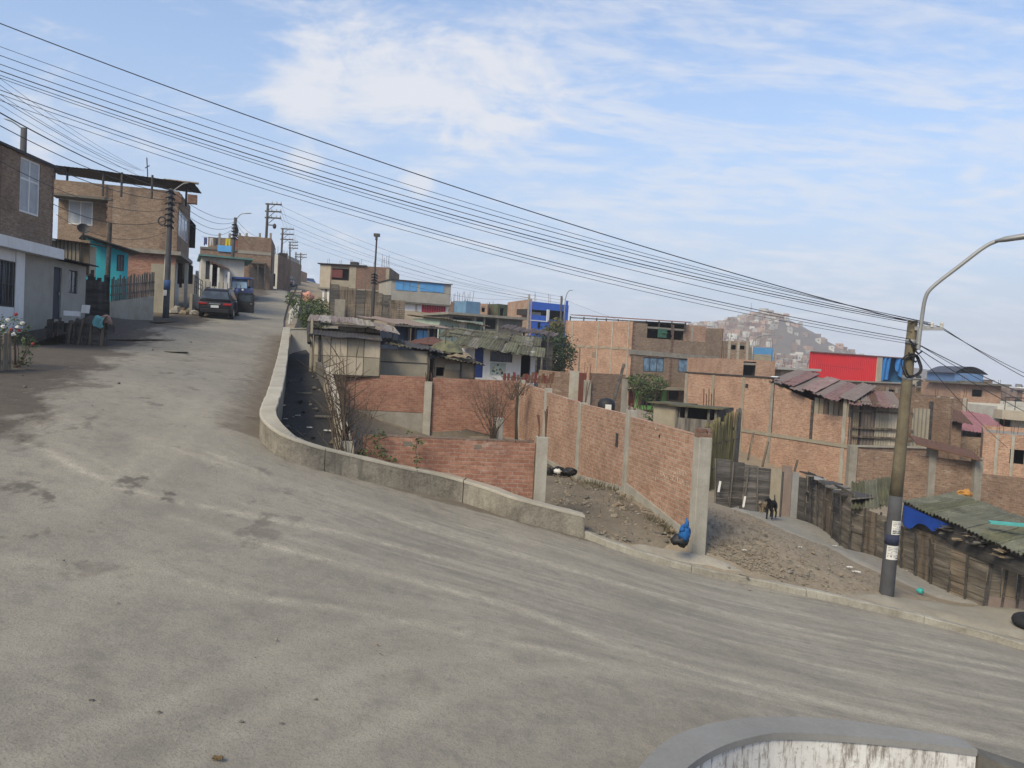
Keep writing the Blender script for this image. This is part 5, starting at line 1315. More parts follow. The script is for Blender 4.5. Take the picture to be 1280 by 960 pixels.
def person(label, loc, rz, top, legs, ph=0.0):
    loc = Vector(loc); root = thing('person', label, 'person', loc); M_ = Matrix.Rotation(rz, 3, 'Z'); T = lambda x, y, z: loc + M_ @ Vector((x, y, z)); s = .16 * (1 if ph < 1 else -1)
    J = [(T(0, 0, .95), (.15, .11)), (T(0, 0, 1.2), (.14, .10)), (T(0, .0, 1.4), (.16, .10)), (T(0, .01, 1.5), .055), (T(0, .03, 1.62), (.085, .1)), (T(0, .03, 1.72), .06),
         (T(-.10, 0, .88), .09), (T(-.10, s, .48), .065), (T(-.10, s * .6, .08), .045), (T(-.10, s * .6 + .13, .04), .04), (T(.10, 0, .88), .09), (T(.10, -s, .48), .065), (T(.10, -s * 1.4, .08), .045), (T(.10, -s * 1.4 + .13, .04), .04),
         (T(-.21, 0, 1.4), .055), (T(-.25, -.06, 1.12), .045), (T(-.24, .06, .88), .035), (T(-.24, .1, .80), .035), (T(.21, 0, 1.4), .055), (T(.25, .05, 1.12), .045), (T(.24, .16, .9), .035), (T(.24, .2, .82), .035)]
    E = [(0, 1), (1, 2), (2, 3), (3, 4), (4, 5), (0, 6), (6, 7), (7, 8), (8, 9), (0, 10), (10, 11), (11, 12), (12, 13), (2, 14), (14, 15), (15, 16), (16, 17), (2, 18), (18, 19), (19, 20), (20, 21)]
    skinned('body', J, E, SKIN, root, loc)
    sh = [(p, (r[0] + .014, r[1] + .014) if isinstance(r, tuple) else r + .013) for p, r in (J[0], J[1], J[2], J[14], J[15], J[16], J[18], J[19], J[20])]
    skinned('jacket', sh, [(0, 1), (1, 2), (2, 3), (3, 4), (4, 5), (2, 6), (6, 7), (7, 8)], mk(top, .2, 5, .9, 0, .1, 20, 'jacket'), root, loc)
    tr = [(T(0, 0, .97), (.165, .125)), (J[6][0], .105), (J[7][0], .08), (J[8][0], .062), (J[10][0], .105), (J[11][0], .08), (J[12][0], .062)]
    skinned('trousers', tr, [(0, 1), (1, 2), (2, 3), (0, 4), (4, 5), (5, 6)], mk(legs, .2, 5, .9, 0, .1, 20, 'trousers'), root, loc)
    m = MB(); m.ell(T(0, .0, 1.68), (.098, .11, .10), 10, 7); m.build('hair', HAIR, root, True)
    m = MB(); m.ell(T(-.1, s * .6 + .07, .05), (.05, .13, .055), 8, 5); m.ell(T(.1, -s * 1.4 + .07, .05), (.05, .13, .055), 8, 5); m.build('shoes', BLACK, root, True)
pc = P(373.5, 359, 150); pc.z = Zr(pc.x, pc.y); person('person in a dark jacket walking up the middle of the street', pc, .2, (.02, .02, .025), (.03, .03, .04))
pc = P(376, 359, 151); pc.z = Zr(pc.x, pc.y); person('person in a brown top walking beside the one in a dark jacket', pc, .15, (.06, .04, .035), (.02, .02, .025), 2)
def dog(label, loc, rz, col, sc=1.0, turn=.5):
    loc = Vector(loc); M_ = Matrix.Rotation(rz, 3, 'Z'); T = lambda x, y, z: loc + (M_ @ Vector((x, y, z))) * sc
    J = [(T(0, -.28, .50), (.10, .11)), (T(0, -.05, .49), (.095, .11)), (T(0, .20, .50), (.11, .15)), (T(0, .33, .62), .075), (T(turn * .08, .44, .72), (.075, .08)), (T(turn * .14, .56, .69), .045), (T(turn * .17, .62, .68), .032)]
    E = [(0, 1), (1, 2), (2, 3), (3, 4), (4, 5), (5, 6)]
    for sx in (-1, 1):
        i = len(J); J += [(T(sx * .08, .22, .40), .055), (T(sx * .085, .20, .22), .036), (T(sx * .085, .22, .05), .028), (T(sx * .085, .26, .02), .03)]; E += [(2, i), (i, i + 1), (i + 1, i + 2), (i + 2, i + 3)]
        i = len(J); J += [(T(sx * .08, -.28, .40), .07), (T(sx * .085, -.20, .30), .05), (T(sx * .085, -.34, .18), .03), (T(sx * .085, -.32, .04), .026), (T(sx * .085, -.27, .02), .03)]; E += [(0, i)] + [(i + k, i + k + 1) for k in range(4)]
    i = len(J); J += [(T(0, -.42, .55), .03), (T(.04, -.56, .62), .02), (T(.06, -.62, .72), .015)]; E += [(0, i), (i, i + 1), (i + 1, i + 2)]
    fur = mk(col, .3, 6, .85, 0, .2, 50, 'fur'); o = skinned('dog', J, E, fur, None, loc, 1); tag(o, label, 'dog')
    m = MB()
    for sx in (-1, 1):
        c = T(turn * .08 + sx * .055, .42, .80); m.add([c + (M_ @ Vector((sx * -.03, 0, -.03))) * sc, c + (M_ @ Vector((sx * .035, .0, -.04))) * sc, c + (M_ @ Vector((sx * .03, -.01, .06))) * sc, c + (M_ @ Vector((0, .03, -.03))) * sc], [(0, 1, 2), (1, 3, 2), (3, 0, 2), (0, 3, 1)])
    e = m.build('ears', fur, None); e.parent = o; e.location = world_loc(e) - loc
    return o
pc = P(963, 656, 27.6); pc.z = ZTn().many([[pc.x, pc.y]])[0] + .07; dog('black dog standing on the path near the dark plank fence', pc, 2.6, (.014, .013, .013), 1.05)
pc = P(954, 643, 30.5); pc.z = ZTn().many([[pc.x, pc.y]])[0] + .06; dog('small beige dog half behind the black dog on the path', pc, 2.2, (.22, .17, .11), .6, -.5)

# ---------------------------------------------------------------- overhead cables
def cable(name, a, b, sag, r, label, group, n=28, wob=0.0):
    a, b = Vector(a), Vector(b); q = random.Random(int(abs(a.x * 100) + abs(b.z * 77)))
    pts_ = [a.lerp(b, k / n) - Z3 * (sag * 4 * (k / n) * (1 - k / n)) for k in range(n + 1)]
    m = MB(); m.tube(pts_, r * .68, 5); o = m.build('overhead_cable', WIRE, None, True); return tag(o, label, 'cable', group)
lp_ = P(-260, 760, 15.5); root = thing('utility_pole', 'utility pole beyond the verge carrying the cables that cross the sky', 'pole', (lp_.x, 15.5, Zr(lp_.x, 15.5)))
taper_pole(root, (lp_.x, 15.5, Zr(lp_.x, 15.5) - .3), (lp_.x - .1, 15.5, hz(-260, -85, 15.5)), .17, .12, TAR)
XG = 'cables crossing the sky to the lamp pole'; XL = 'thin black cable of the bundle crossing the sky down to the right lamp pole'
for y0, y1, ym, r, x1 in ((-74, 403, 257, .016, 1141), (-28, 404, 276, .011, 1165), (-16, 406, 283, .011, 1166), (-8, 409, 289, .015, 1177), (-2, 411, 293, .010, 1177), (14, 424, 315, .012, 1138), (20, 427, 319, .009, 1138), (-40, 404, 270, .008, 1160), (2, 415, 299, .009, 1140), (28, 430, 325, .008, 1138)):
    a, b = P(-260, y0, 15.5), P(x1, y1, 18.4); lin = y0 + (y1 - y0) * (640 + 260) / (x1 + 260)
    cable('c', a, b, max(.05, (ym - lin) * .0172), r, XL, XG)
RG = 'cables leaving the lamp pole to the right'; RL = 'black cable running from the right lamp pole down past the frame edge'
for x0, y0, x1, y1, Y1, r in ((1177, 409, 1310, 482, 26, .014), (1177, 411, 1310, 475, 27, .012), (1147, 430, 1310, 500, 24, .016), (1148, 436, 1300, 520, 30, .014), (1146, 440, 1260, 560, 34, .012), (1150, 432, 1310, 512, 28, .011)):
    if x1 > 1290: y1 += (y1 - y0) / (x1 - x0) * (1345 - x1); x1, Y1 = 1345, 26
    cable('c', P(x0, y0, 18.3), P(x1, y1, Y1), .12, r, RL, RG, 14)
b = P(1345, 760, 26); root = thing('utility_pole', 'utility pole standing past the right end of the plank shed', 'pole', (b.x, b.y, Zt(b.x, b.y)))
taper_pole(root, (b.x, b.y, Zt(b.x, b.y) - .3), (b.x, b.y, hz(1345, 478, 26)), .16, .11, TAR)
SG = 'cables strung along the houses on the left'; SL = 'black service cable drooping along the fronts of the left houses'
for x0, y0, Y0, x1, y1, Y1, sag, r in ((-60, 90, 18, 213, 238, 43, .5, .03), (-60, 105, 18, 213, 242, 43, .6, .022), (-60, 120, 18, 212, 250, 43, .8, .022), (-60, 128, 18, 212, 262, 43, 1.2, .016), (66, 255, 32, 210, 275, 43, .5, .02), (70, 268, 34, 208, 290, 43, .7, .014),
        (-60, 75, 18, 213, 237, 43, .35, .014), (-40, 60, 18, 172, 211, 47, .5, .012), (-40, 70, 18, 176, 213, 47, .6, .012), (-40, 85, 18, 168, 214, 47, .6, .010), (-40, 55, 18, 180, 214, 47, .4, .010)):
    if x0 < 0: y0 -= (y1 - y0) / (x1 - x0) * (x0 + 260); x0, Y0 = -260, 15.5
    cable('c', P(x0, y0, Y0), P(x1, y1, Y1), sag, r, SL, SG)
UG = 'cables between the poles up the left of the street'; UL = 'black cable slung between the poles up the left side of the street'
for k in range(4): cable('c', t1 - Z3 * (.1 + .25 * k), t2 - Z3 * (.1 + .25 * k), .5 + .2 * k, .022, UL, UG, 16)
for k in range(3): cable('c', t2 - Z3 * (.1 + .3 * k), hp3[1].lerp(hp3[2], .60 - .05 * k), .5 + .2 * k, .022, UL, UG, 16)
for k in range(3): cable('c', hp3[1].lerp(hp3[2], .6 - .05 * k), hp4[1].lerp(hp4[2], .5 - .05 * k), .6, .022, UL, UG, 12)
for i in range(3):
    for j, k in ((0, 3), (3, 6)): cable('c', TIPS[j + i], TIPS[k + i], .5, .014, UL, UG, 12)
VG = 'cables crossing the valley from the far power poles'; VL = 'faint cable slanting from the far power poles down over the valley roofs'
for i in range(3): cable('c', TIPS[i] - Vector((.4, 0, 0)), P(702, 371 + i * 4, 92), 1.2, .018, VL, VG, 24)
for i in range(3): cable('c', TIPS[3 + i], P(661, 369 + i * 3, 100), 1.0, .018, VL, VG, 24)
cable('c', P(471, 345, 58), P(661, 372, 100), .8, .016, VL, VG, 20)
cable('c', P(702, 373, 92), P(1080, 462, 70), 1.2, .014, VL, VG, 24)
# ---------------------------------------------------------------- houses and shacks right of the street
def opening(root, fr, h, kind):
    if kind == 'win': window(root, fr, h, IRON, GLASS, .05, .05, 2, 1)
    elif kind == 'winb': window(root, fr, h, IRON, GLASS_B, .07, .05, 3, 1)
    elif kind == 'bars': window(root, fr, h, WOOD_G, GLASS, .05, .06, 2, 1, IRON)
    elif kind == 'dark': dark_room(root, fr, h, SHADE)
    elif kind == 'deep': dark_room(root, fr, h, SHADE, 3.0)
    else: door(root, fr, h, kind, .04, IRON)
def polyshell(root, pts_, z0, z1, mats, holes={}, t=.15, roof=None, drop=.25, name='wall'):
    """walls round a ccw plan (first edges face the camera); holes: {edge: [(px box or metres, kind)]}"""
    pts_ = [Vector((p[0], p[1], 0)) for p in pts_]; n = len(pts_); frs = []
    for i in range(n):
        a, b = pts_[i], pts_[(i + 1) % n]; f = Fr(a, b - a); f.L = (b - a).length; frs.append(f)
        m = MB(); hs = []
        for h, kind in holes.get(i, []):
            r = f.rect(*h) if max(h) > 60 else list(h); hs.append(r); opening(root, f, r, kind)
        zt_ = z1[i] if isinstance(z1, (list, tuple)) else z1
        wall_holes(m, f, .003, f.L - .003, z0, zt_ - .003 * i, t, hs)
        mt = mats[i] if isinstance(mats, (list, tuple)) else mats
        m.build(name, mt, root)
    if roof is not None:
        zt_ = min(z1) if isinstance(z1, (list, tuple)) else z1
        c = sum(pts_, Vector()) / n; m = MB(); m.prism([(c + (p - c) * .985).xy for p in pts_], zt_ - drop - .18, zt_ - drop); m.build('roof', roof, root)
    return frs
def plan(A, B, D, C=None):
    """plan from two front pixels at their depths, D metres deep (C: left rear pixel/depth)"""
    a, b = P(*A), P(*B); a.z = b.z = 0; u = (b - a).normalized(); w = Vector((-u.y, u.x, 0))
    if C is not None: c = P(*C); c.z = 0; return [a, b, b + (c - a), c]
    return [a, b, b + w * D, a + w * D]
def strip(root, fr, x0, y0, x1, y1, mat, name, b0=-.03, b1=-.004, h=None):
    """a band or board on a facade between two pixels (upper edge), h metres high"""
    (a0, c0), (a1, c1) = fr.ac(x0, y0), fr.ac(x1, y1); m = MB()
    m.obox(fr.p(a0, b0, c0 - h), fr.u * (a1 - a0) + Z3 * (c1 - c0), fr.w * (b1 - b0), Z3 * h); return m.build(name, mat, root)
def panel(root, fr, x0, y0, x1, y1, mat, name, b0=-.03, b1=-.004):
    r = fr.rect(x0, y0, x1, y1); m = MB(); fr.box(m, r[0], r[1], b0, b1, r[2], r[3]); return m.build(name, mat, root)
base = lambda p, z: Vector((p[0], p[1], z))

# A. brick house by the crest on the right
pl = plan((399, 362, 97), (486, 366, 97), 8); z0 = hz(440, 392, 96); zt_ = hz(440, 332, 97); zf = hz(440, 361, 97)
root = thing('brick_house', 'brick house with reddish curtained opening and rusty rods, highest on the right of the street', 'house', base(pl[0], z0))
frs = polyshell(root, pl, zf, zt_, [B_DRK, B_BRN, B_BRN, B_BRN], {0: [((415, 334, 436, 350), 'dark')]}, roof=CONC_D); f = frs[0]
panel(root, f, 400, 331.5, 413, 361, BOARD_L, 'plaster_pier'); panel(root, f, 436.5, 333, 445, 361, BOARD, 'plaster_pier'); panel(root, f, 414, 350.5, 436, 361, BOARD, 'sill_panel', -.02); panel(root, f, 482, 336, 486, 364, BOARD, 'plaster_pier')
panel(root, f, 415, 337, 428, 347, MAROON, 'curtain', .05, .08)
for x in (456, 463, 470): panel(root, f, x, 338, x + 1.2, 362, CONC_D, 'column')
f2_ = Fr(f.p(0, .6, 0), f.u); f2_.L = f.L; m = MB(); f2_.box(m, 1.2, f.L - .2, 0, .15, z0 - 1, zf - .2); m.build('lower_wall', CONC_D, root)
m = MB(); f.box(m, -.2, f.L + .1, -.2, 8, zf - .2, zf - .004); m.build('floor_slab', CONC, root)
for x in (404, 410): a = f.ac(x, 366)[0]; m = MB(); f.box(m, a - .12, a + .12, .1, .34, z0 - 1, zf - .205); m.build('column', WHITE, root)
for x in (408, 424, 437, 448, 466, 476, 480, 484): rebars(root, f.p(f.ac(x, 335)[0], 1, zt_), 2, .9 if x < 470 else 1.5, RUST, .1, .02)
m = MB(); f.box(m, -.3, 5.6, -.3, 5, zt_ + .02, zt_ + .1); m.build('roof_sheet', IRON, root)
m = MB(); a = f.ac(433, 330)[0]; f.box(m, a, a + 1, 2, 3, zt_, zt_ + .7); m.build('roof_tank', BLACK, root, bevel=.1)
# slatted fence under it
a, b = P(411, 397, 88), P(488, 401, 88)
root = thing('slat_fence', 'tall dark fence of horizontal slats under the highest brick house', 'fence', a)
ff = Fr((a.x, a.y, 0), b - a); ff.L = (b - a).xy.length; q = random.Random(6)
zt0 = hz(411, 356, 88); zb0 = a.z - .8
for k in range(7):
    x0, x1 = ff.L * k / 7, ff.L * (k + 1) / 7; m = MB(); z = zb0; top = zt0 - k * .12 + q.uniform(-.15, .15)
    while z < top: h = q.uniform(.1, .17); ff.box(m, x0 + .03, x1 - .03, q.uniform(-.02, .02), .06, z, z + h - .03); z += h
    m.build('slat_panel', WOOD if k % 3 else WOOD_D, root)
    m = MB(); ff.box(m, x0 - .05, x0 + .05, .03, .13, zb0, top + .15); m.build('post', WOOD_D, root)
root = thing('slat_fence', 'lighter slatted board fence between the highest brick house and the grey house', 'fence', b)
ff = Fr((b.x + .1, b.y - 2, 0), (1, .03)); z = b.z - 1
m = MB(); z = zb0
while z < hz(490, 376, 87): ff.box(m, 0, 1.7, q.uniform(-.03, .03), .06, z, z + .17); z += .2
m.build('slat_panel', WOOD, root); m = MB(); ff.box(m, -.1, 0, 0, .12, zb0, hz(490, 374, 87)); m.build('post', WOOD_D, root)
panel_at = P(432, 392, 87.5); m = MB(); m.box((panel_at.x - .6, 87.2, panel_at.z), (1.1, .08, 3.0)); tag(m.build('sheet', CONC), 'grey cement sheet propped against the dark slatted fence', 'sheet')
# B. grey house with blue shutters and red garage
pl = plan((487, 394, 92), (562, 396, 95), 8); z0 = hz(520, 396, 92) - 1; zt_ = hz(489, 349.5, 92); zm = hz(500, 376, 92)
root = thing('grey_house', 'grey cement house with a strip of light blue shutters over a red garage door', 'house', base(pl[0], z0))
frs = polyshell(root, pl, zm, zt_, PLAST, {}, roof=CONC_D); f = frs[0]
for x0, x1 in ((494.5, 504), (505, 512), (513, 521), (525, 555)): panel(root, f, x0, 351.5 + (x0 - 494) * .06, x1, 362.5 + (x0 - 494) * .08, LBLUE, 'shutter', -.05, -.004)
f.o = f.o.copy(); fl = Fr(f.p(.3, .4, 0), f.u); m = MB(); fl.box(m, .8, f.L - .4, 0, .2, z0, zm - .2); m.build('lower_wall', WHITE, root)
m = MB(); f.box(m, .5, f.L + .05, -.1, 7.8, zm - .2, zm - .003); m.build('floor_slab', CONC_D, root)
r = fl.rect(527, 380, 557, 396); m = MB()
for k in range(10): fl.box(m, r[0] + (r[1] - r[0]) * k / 10, r[0] + (r[1] - r[0]) * (k + .9) / 10, -.06, -.004, r[2], r[3])
m.build('garage_door', CRIM, root); panel(root, fl, 519, 379, 521, 396, PLAST, 'column', -.1)
m = MB(); f.box(m, -.15, f.L + .15, -.2, 8.2, zt_ + .003, zt_ + .08); m.build('roof_sheet', IRON, root)
# C. roofs between the grey house and the blue house
pl = plan((560, 414, 82), (652, 420, 86), 7); z0 = hz(600, 425, 82) - 2; zt_ = hz(562, 390, 82)
root = thing('flat_roofed_house', 'low grey flat roofed house with dark openings between the grey and blue houses', 'house', base(pl[0], z0))
frs = polyshell(root, pl, z0, zt_ - .25, CONC_D, {0: [((596, 398, 620, 411), 'deep'), ((566, 397, 590, 404), 'dark')]}); f = frs[0]
m = MB(); f.box(m, -.3, f.L + .3, -.5, 7, zt_ - .247, zt_); m.build('roof', CONC, root)
for x in (592, 604, 621): panel(root, f, x, 396, x + 2, 416, CONC, 'column', -.08)
pl = plan((582, 391, 84), (600, 392, 85), 3); root = thing('roof_room', 'small sky blue sheet room standing on the flat grey roof', 'shed', base(pl[0], zt_))
polyshell(root, pl, zt_ + .003, hz(590, 376.5, 84), mk((.13, .24, .36), .35, 1.2, .8, .3, .1, 20, 'faded_blue'), {}, roof=ZINC)
pl = plan((563, 389, 86), (581, 390, 86), 3); root = thing('brick_room', 'ruined dark brick room left of the sky blue roof room', 'shed', base(pl[0], zt_)); polyshell(root, pl, zt_ + .003, [hz(570, 378, 86), hz(570, 375, 86), hz(570, 374, 86), hz(570, 377, 86)], B_DRK, {0: [((567, 381, 573, 390), 'dark')]})
for x in (565, 570, 576, 583, 589): rebars(root, P(x, 376, 87), 2, 1.0, RUST, .15, .02)
pl = plan((600, 392, 88), (609, 393, 88), 3); root = thing('brick_room', 'small orange brick room right of the sky blue roof room', 'shed', base(pl[0], zt_)); polyshell(root, pl, zt_ + .003, hz(604, 379.5, 88), B_OR, {0: [((602, 383, 606, 390), 'dark')]}, roof=CONC)
for x in (612, 618): rebars(root, P(x, 393, 88), 3, 1.4, RUST, .2, .025)
pl = plan((622, 397, 90), (634, 398, 91), 3); root = thing('roof_shed', 'dark green cluttered shed at the right end of the flat grey roof', 'shed', base(pl[0], zt_)); polyshell(root, pl, zt_ + .003, hz(628, 380, 90), mk((.10, .12, .07), .5, 1, .9, .3, .2, 14, 'green_dirty'), {0: [((625, 385, 630, 397), 'dark')]}, roof=IRON)
# D. pale green shack
pl = plan((549, 416, 66), (603, 420, 69), 4); z0 = hz(575, 425, 66) - 1; zt_ = hz(550, 398, 66)
root = thing('green_shack', 'pale green board shack under the grey flat roof', 'shack', base(pl[0], z0)); frs = polyshell(root, pl, z0, [zt_, zt_ - .4, zt_, zt_], PGREEN, {}); f = frs[0]
for k in range(8): a = f.L * k / 7; m = MB(); f.box(m, a - .04, a + .04, -.04, -.004, z0, zt_ - .5); m.build('batten', WOOD_G if k % 3 else WOOD_D, root)
panel(root, f, 573, 401, 581, 414, OFFW, 'pale_board', -.03, -.004); panel(root, f, 584, 404, 600, 416, mk((.16, .23, .19), .4, 1.2, .8, .2, .1, 20, 'green_panel'), 'dark_board', -.03, -.004)
m = MB(); corrugated(m, f.p(-.4, -.6, zt_ + .02), f.u * (f.L + .8) - Z3 * .35, f.w * 5 + Z3 * .3, 18, .03, .08, 4, 4, .1, 3, .03); m.build('roof', CARD, root)
# E. blue house with the orange flank
pl = plan((662, 414, 104), (709, 416, 108), 0, (633, 414, 113)); z0 = hz(690, 420, 104) - 3; zt_ = hz(664, 376.5, 104)
root = thing('blue_house', 'bright blue fronted house with an orange brick flank and open upper storey', 'house', base(pl[0], z0))
frs = polyshell(root, [pl[0], pl[1], pl[2], pl[3]], z0, [zt_, zt_, zt_, hz(640, 377.5, 112)], [BLUE, B_BRN, B_OR, B_OR], {0: [((664, 387.5, 684, 394), 'deep'), ((687, 388.5, 705, 400), 'deep'), ((672, 403, 676, 411), 'dark')]}, roof=CONC); f = frs[0]
panel(root, f, 683, 387, 686, 402, WHITE, 'column', -.1); panel(root, f, 663, 400.5, 684, 401.7, WHITE, 'white_band', -.06); panel(root, f, 687, 402, 706, 416, B_BRN, 'bare_brick', -.03)
panel(root, f, 664.5, 390, 678, 394, BOARD, 'inner_board', .3, .34); panel(root, f, 707, 376, 709.5, 388, BLUE, 'blue_pier', -.1)
fl = frs[3]
for x in (639, 648, 655): panel(root, fl, x, 379, x + 1, 414, CONC_L, 'column', -.03)
panel(root, fl, 634, 404, 660, 405.2, CONC, 'floor_band', -.035)
for x in (672, 690, 705): rebars(root, f.p(f.ac(x, 377)[0], .5, zt_), 2, 1.2, RUST, .1, .02)
# F. white house with the blue door and mossy roof
pl = plan((584, 471, 48), (668, 472, 49), 5); z0 = hz(620, 474, 48) - 1.2; zt_ = hz(620, 437, 48.5)
root = thing('white_house', 'low white house with a royal blue door, barred window and mossy sheet roof', 'house', base(pl[0], z0))
frs = polyshell(root, pl, z0, zt_, WHITE, {0: [((593, 434, 604, 472), NAVY), ((613, 440, 640, 452.5), 'bars'), ((651, 443, 663, 472), 'deep')]}); f = frs[0]
mu = panel(root, f, 612.5, 453.5, 632, 469, mk((.38, .44, .40), .25, 3, .8, .2, .05, 20, 'mural_ground'), 'painted_panel', -.03, -.004)
q = random.Random(9); r = f.rect(613, 454, 631, 468)
for k in range(16):
    m = MB(); a, c = q.uniform(r[0], r[1] - .16), q.uniform(r[2], r[3] - .12); w_ = q.uniform(.08, .2)
    m.add([f.p(a, -.034, c), f.p(a + w_, -.034, c + .02), f.p(a + w_ * .7, -.034, c + .13), f.p(a + .02, -.034, c + .1)], [(0, 1, 2, 3)]); m.build('painted_patch', (LEAF, NAVY, LEAF_D, BOARD)[k % 4], mu)
p = P(676, 472, 47.5); m = MB(); m.cyl((p.x, p.y, z0), P(678, 440, 47.3), .07, n=6); m.build('porch_post', WOOD_G, root)
def sheets(root, e0, e1, back, n, mat, seed, amp=.035, waves=5, name='roof_sheet', jag=.25, tilt=.03, thick=.02):
    """a roof of n overlapping corrugated sheets between eave points e0-e1, running back by a vector"""
    e0, e1 = Vector(e0), Vector(e1); q = random.Random(seed)
    for i in range(n):
        a = e0.lerp(e1, i / n - .01); b = e0.lerp(e1, (i + 1) / n + .03); m = MB(); j = q.uniform(-jag, jag)
        o = a - back.normalized() * j + Z3 * (.015 * (i % 2) + q.uniform(0, tilt))
        corrugated(m, o, b - a, back * q.uniform(.97, 1.06), waves, amp, .06, 4, 5, .03, seed + i, thick); m.build(name, mat[i % len(mat)] if isinstance(mat, list) else mat, root)
MOSS2 = mk((.115, .105, .06), .6, 1.8, .95, .1, .3, 14, 'dark_mossy_sheet', dirt=(.04, .036, .025))
MOSS3 = mk((.22, .20, .15), .6, 2.2, .92, .1, .3, 14, 'pale_mossy_sheet', dirt=(.09, .08, .06))
sheets(root, P(566, 431, 46.5), P(677, 447, 47.5), Vector((.2, 4.0, .62)), 12, [MOSS, MOSS2, MOSS3, MOSS], 4, .018, 4, jag=.35, tilt=.07)
sheets(root, P(548, 421, 50), P(672, 434, 51), Vector((.2, 4.5, .7)), 12, [MOSS2, MOSS, MOSS3, MOSS2], 7, .018, 4, jag=.5, tilt=.1)
q = random.Random(12)
for k in range(9):
    x = q.uniform(556, 640); y = 419 + (x - 556) * .10 + q.uniform(-9, 1); p = P(x, y, 51.5); m = MB()
    m.obox(p + Z3 * .25, Vector((q.uniform(1.2, 2.2), q.uniform(-.3, .3), -.18)), Vector((0, .16, 0)), Z3 * .035); m.build('loose_board', (MOSS3, WOOD_G)[k % 2], root)
# rusty pink sheet behind
root = thing('sheet_shelter', 'rusty pink corrugated sheet shelter on posts beside the dark tree', 'roof', P(650, 440, 58))
sheets(root, P(624, 410, 58), P(690, 421, 60), Vector((.6, 2.6, .35)), 6, PINKG, 8, .06, 3, jag=.3, thick=.03)
for x in (626, 655, 686): p = P(x, 415, 59.2); m = MB(); m.cyl((p.x, p.y, -4), p + Z3 * .0, .08, n=6); m.build('roof_post', WOOD_D, root)
m = MB(); m.obox(P(626, 418, 60.5), Vector((4, .2, -.4)), Vector((0, .1, 0)), Z3 * -2.5); m.build('back_boards', WOOD_D, root)
# stores under it
pl = plan((600, 436, 56), (672, 440, 58), 4); root = thing('board_shack', 'dark board shack behind the mossy roof of the white house', 'shack', base(pl[0], -4)); polyshell(root, pl, -4, hz(640, 425, 57), WOOD_H, {0: [((640, 428, 650, 436), 'dark')]})
m = MB(); corrugated(m, base(pl[0], hz(640, 424, 57)) + Vector((-.3, -.4, 0)), (pl[1] - pl[0]) * 1.05, Vector((0, 4, .4)), 18, .03, .1, 4, 4, .1, 2, .03); m.build('roof', MOSS2, root)
# G. pair of shacks over the lot
root = thing('panel_shack', 'shack walled with eight square pale panels at the alley corner over the brick lot', 'shack', P(391, 480, 33.5))
a, b = P(391, 467, 33.4), P(474, 471, 34.0); f = Fr((a.x, a.y, 0), b - a); L = (b - a).xy.length; zb, zt_ = a.z, hz(391, 420, 33.4)
for r_ in range(2):
    for k in range(4):
        m = MB(); f.box(m, L * k / 4 + .02, L * (k + 1) / 4 - .02, 0, .03, zb + (zt_ - zb) * r_ / 2 + .015, zb + (zt_ - zb) * (r_ + 1) / 2 - .015); m.build('wall_panel', BOARD_L if (k + r_) % 3 else BOARD, root)
for k in range(5):
    m = MB(); x = L * k / 4; f.box(m, x - .02, x + .02, .01, .06, zb, zt_); m.build('batten', WOOD, root)
m = MB(); f.box(m, 0, L, .012, .055, (zb + zt_) / 2 - .015, (zb + zt_) / 2 + .015); f.box(m, 0, L, .035, .10, zb - .05, zb + .0); f.box(m, 0, L, .035, .1, zt_ + .0, zt_ + .05); m.build('rail', WOOD, root)
p = P(397, 480, 33.3); m = MB(); m.cyl((p.x, p.y + .1, p.z - 1.5), (p.x, p.y + .1, zt_), .06, n=6); m.build('corner_post', WOOD_D, root)
zu = hz(405, 404, 35.4); fu = Fr(f.p(.15, 2.0, 0), f.u)
m = MB(); fu.box(m, .8, L * .97, 0, .05, zt_ - .1, zu); m.build('upper_wall', BOARD, root)
for k in range(7): m = MB(); fu.box(m, .8 + k * .8, .84 + k * .8, -.03, -.003, zt_, zu); m.build('batten', WOOD, root)
m = MB(); fu.box(m, L * .72, L * .74, -.02, .06, zt_ - .1, zu + .02); m.build('post', WOOD_D, root)
m = MB(); corrugated(m, f.p(-.25, -.3, zt_ + .06), f.u * (L + .3) - Z3 * .1, f.w * 2.4 + Z3 * .35, 20, .007, .06, 4, 4, .06, 4, .025); m.build('lower_roof', IRON, root)
m = MB(); f.box(m, -.02, .04, .1, 2.0, zb, zt_); m.build('end_wall', WOOD, root)
for k in range(2): m = MB(); m.bar(f.p(-.1, .1 + k * 2.2, zb), f.p(-.12, .1 + k * 2.2, zu + .1), .1); m.build('post', BOARD, root)
sheets(root, fu.p(-.5, -.7, zu + .04), fu.p(L * .5, -.7, zu + .02), f.w * 4.4 + Z3 * .42, 4, [PINKG, mk((.33, .29, .26), .45, 1.4, .85, .15, .15, 14, 'pale_sheet'), PINKG], 5, .006, 4)
sheets(root, fu.p(L * .5, -.6, zu + .03), fu.p(L * 1.25, -.6, zu - .3), f.w * 4.2 + Z3 * .45, 4, [mk((.30, .26, .22), .45, 1.4, .85, .15, .15, 14, 'pale_sheet'), BOARD, PINKG], 9, .006, 4)
m = MB(); m.obox(fu.p(-.5, -.72, zu - .0), fu.u * L * 1.05 - Z3 * .02, fu.w * .06, Z3 * -.1); m.build('roof_beam', WOOD_D, root)
m = MB(); m.tube([f.p(-.2, -.1, zt_ - .3), f.p(-.28, .8, zt_ + .35), f.p(-.2, 1.8, zu + .1)], .08, 6); m.build('bent_edge', IRON, root)
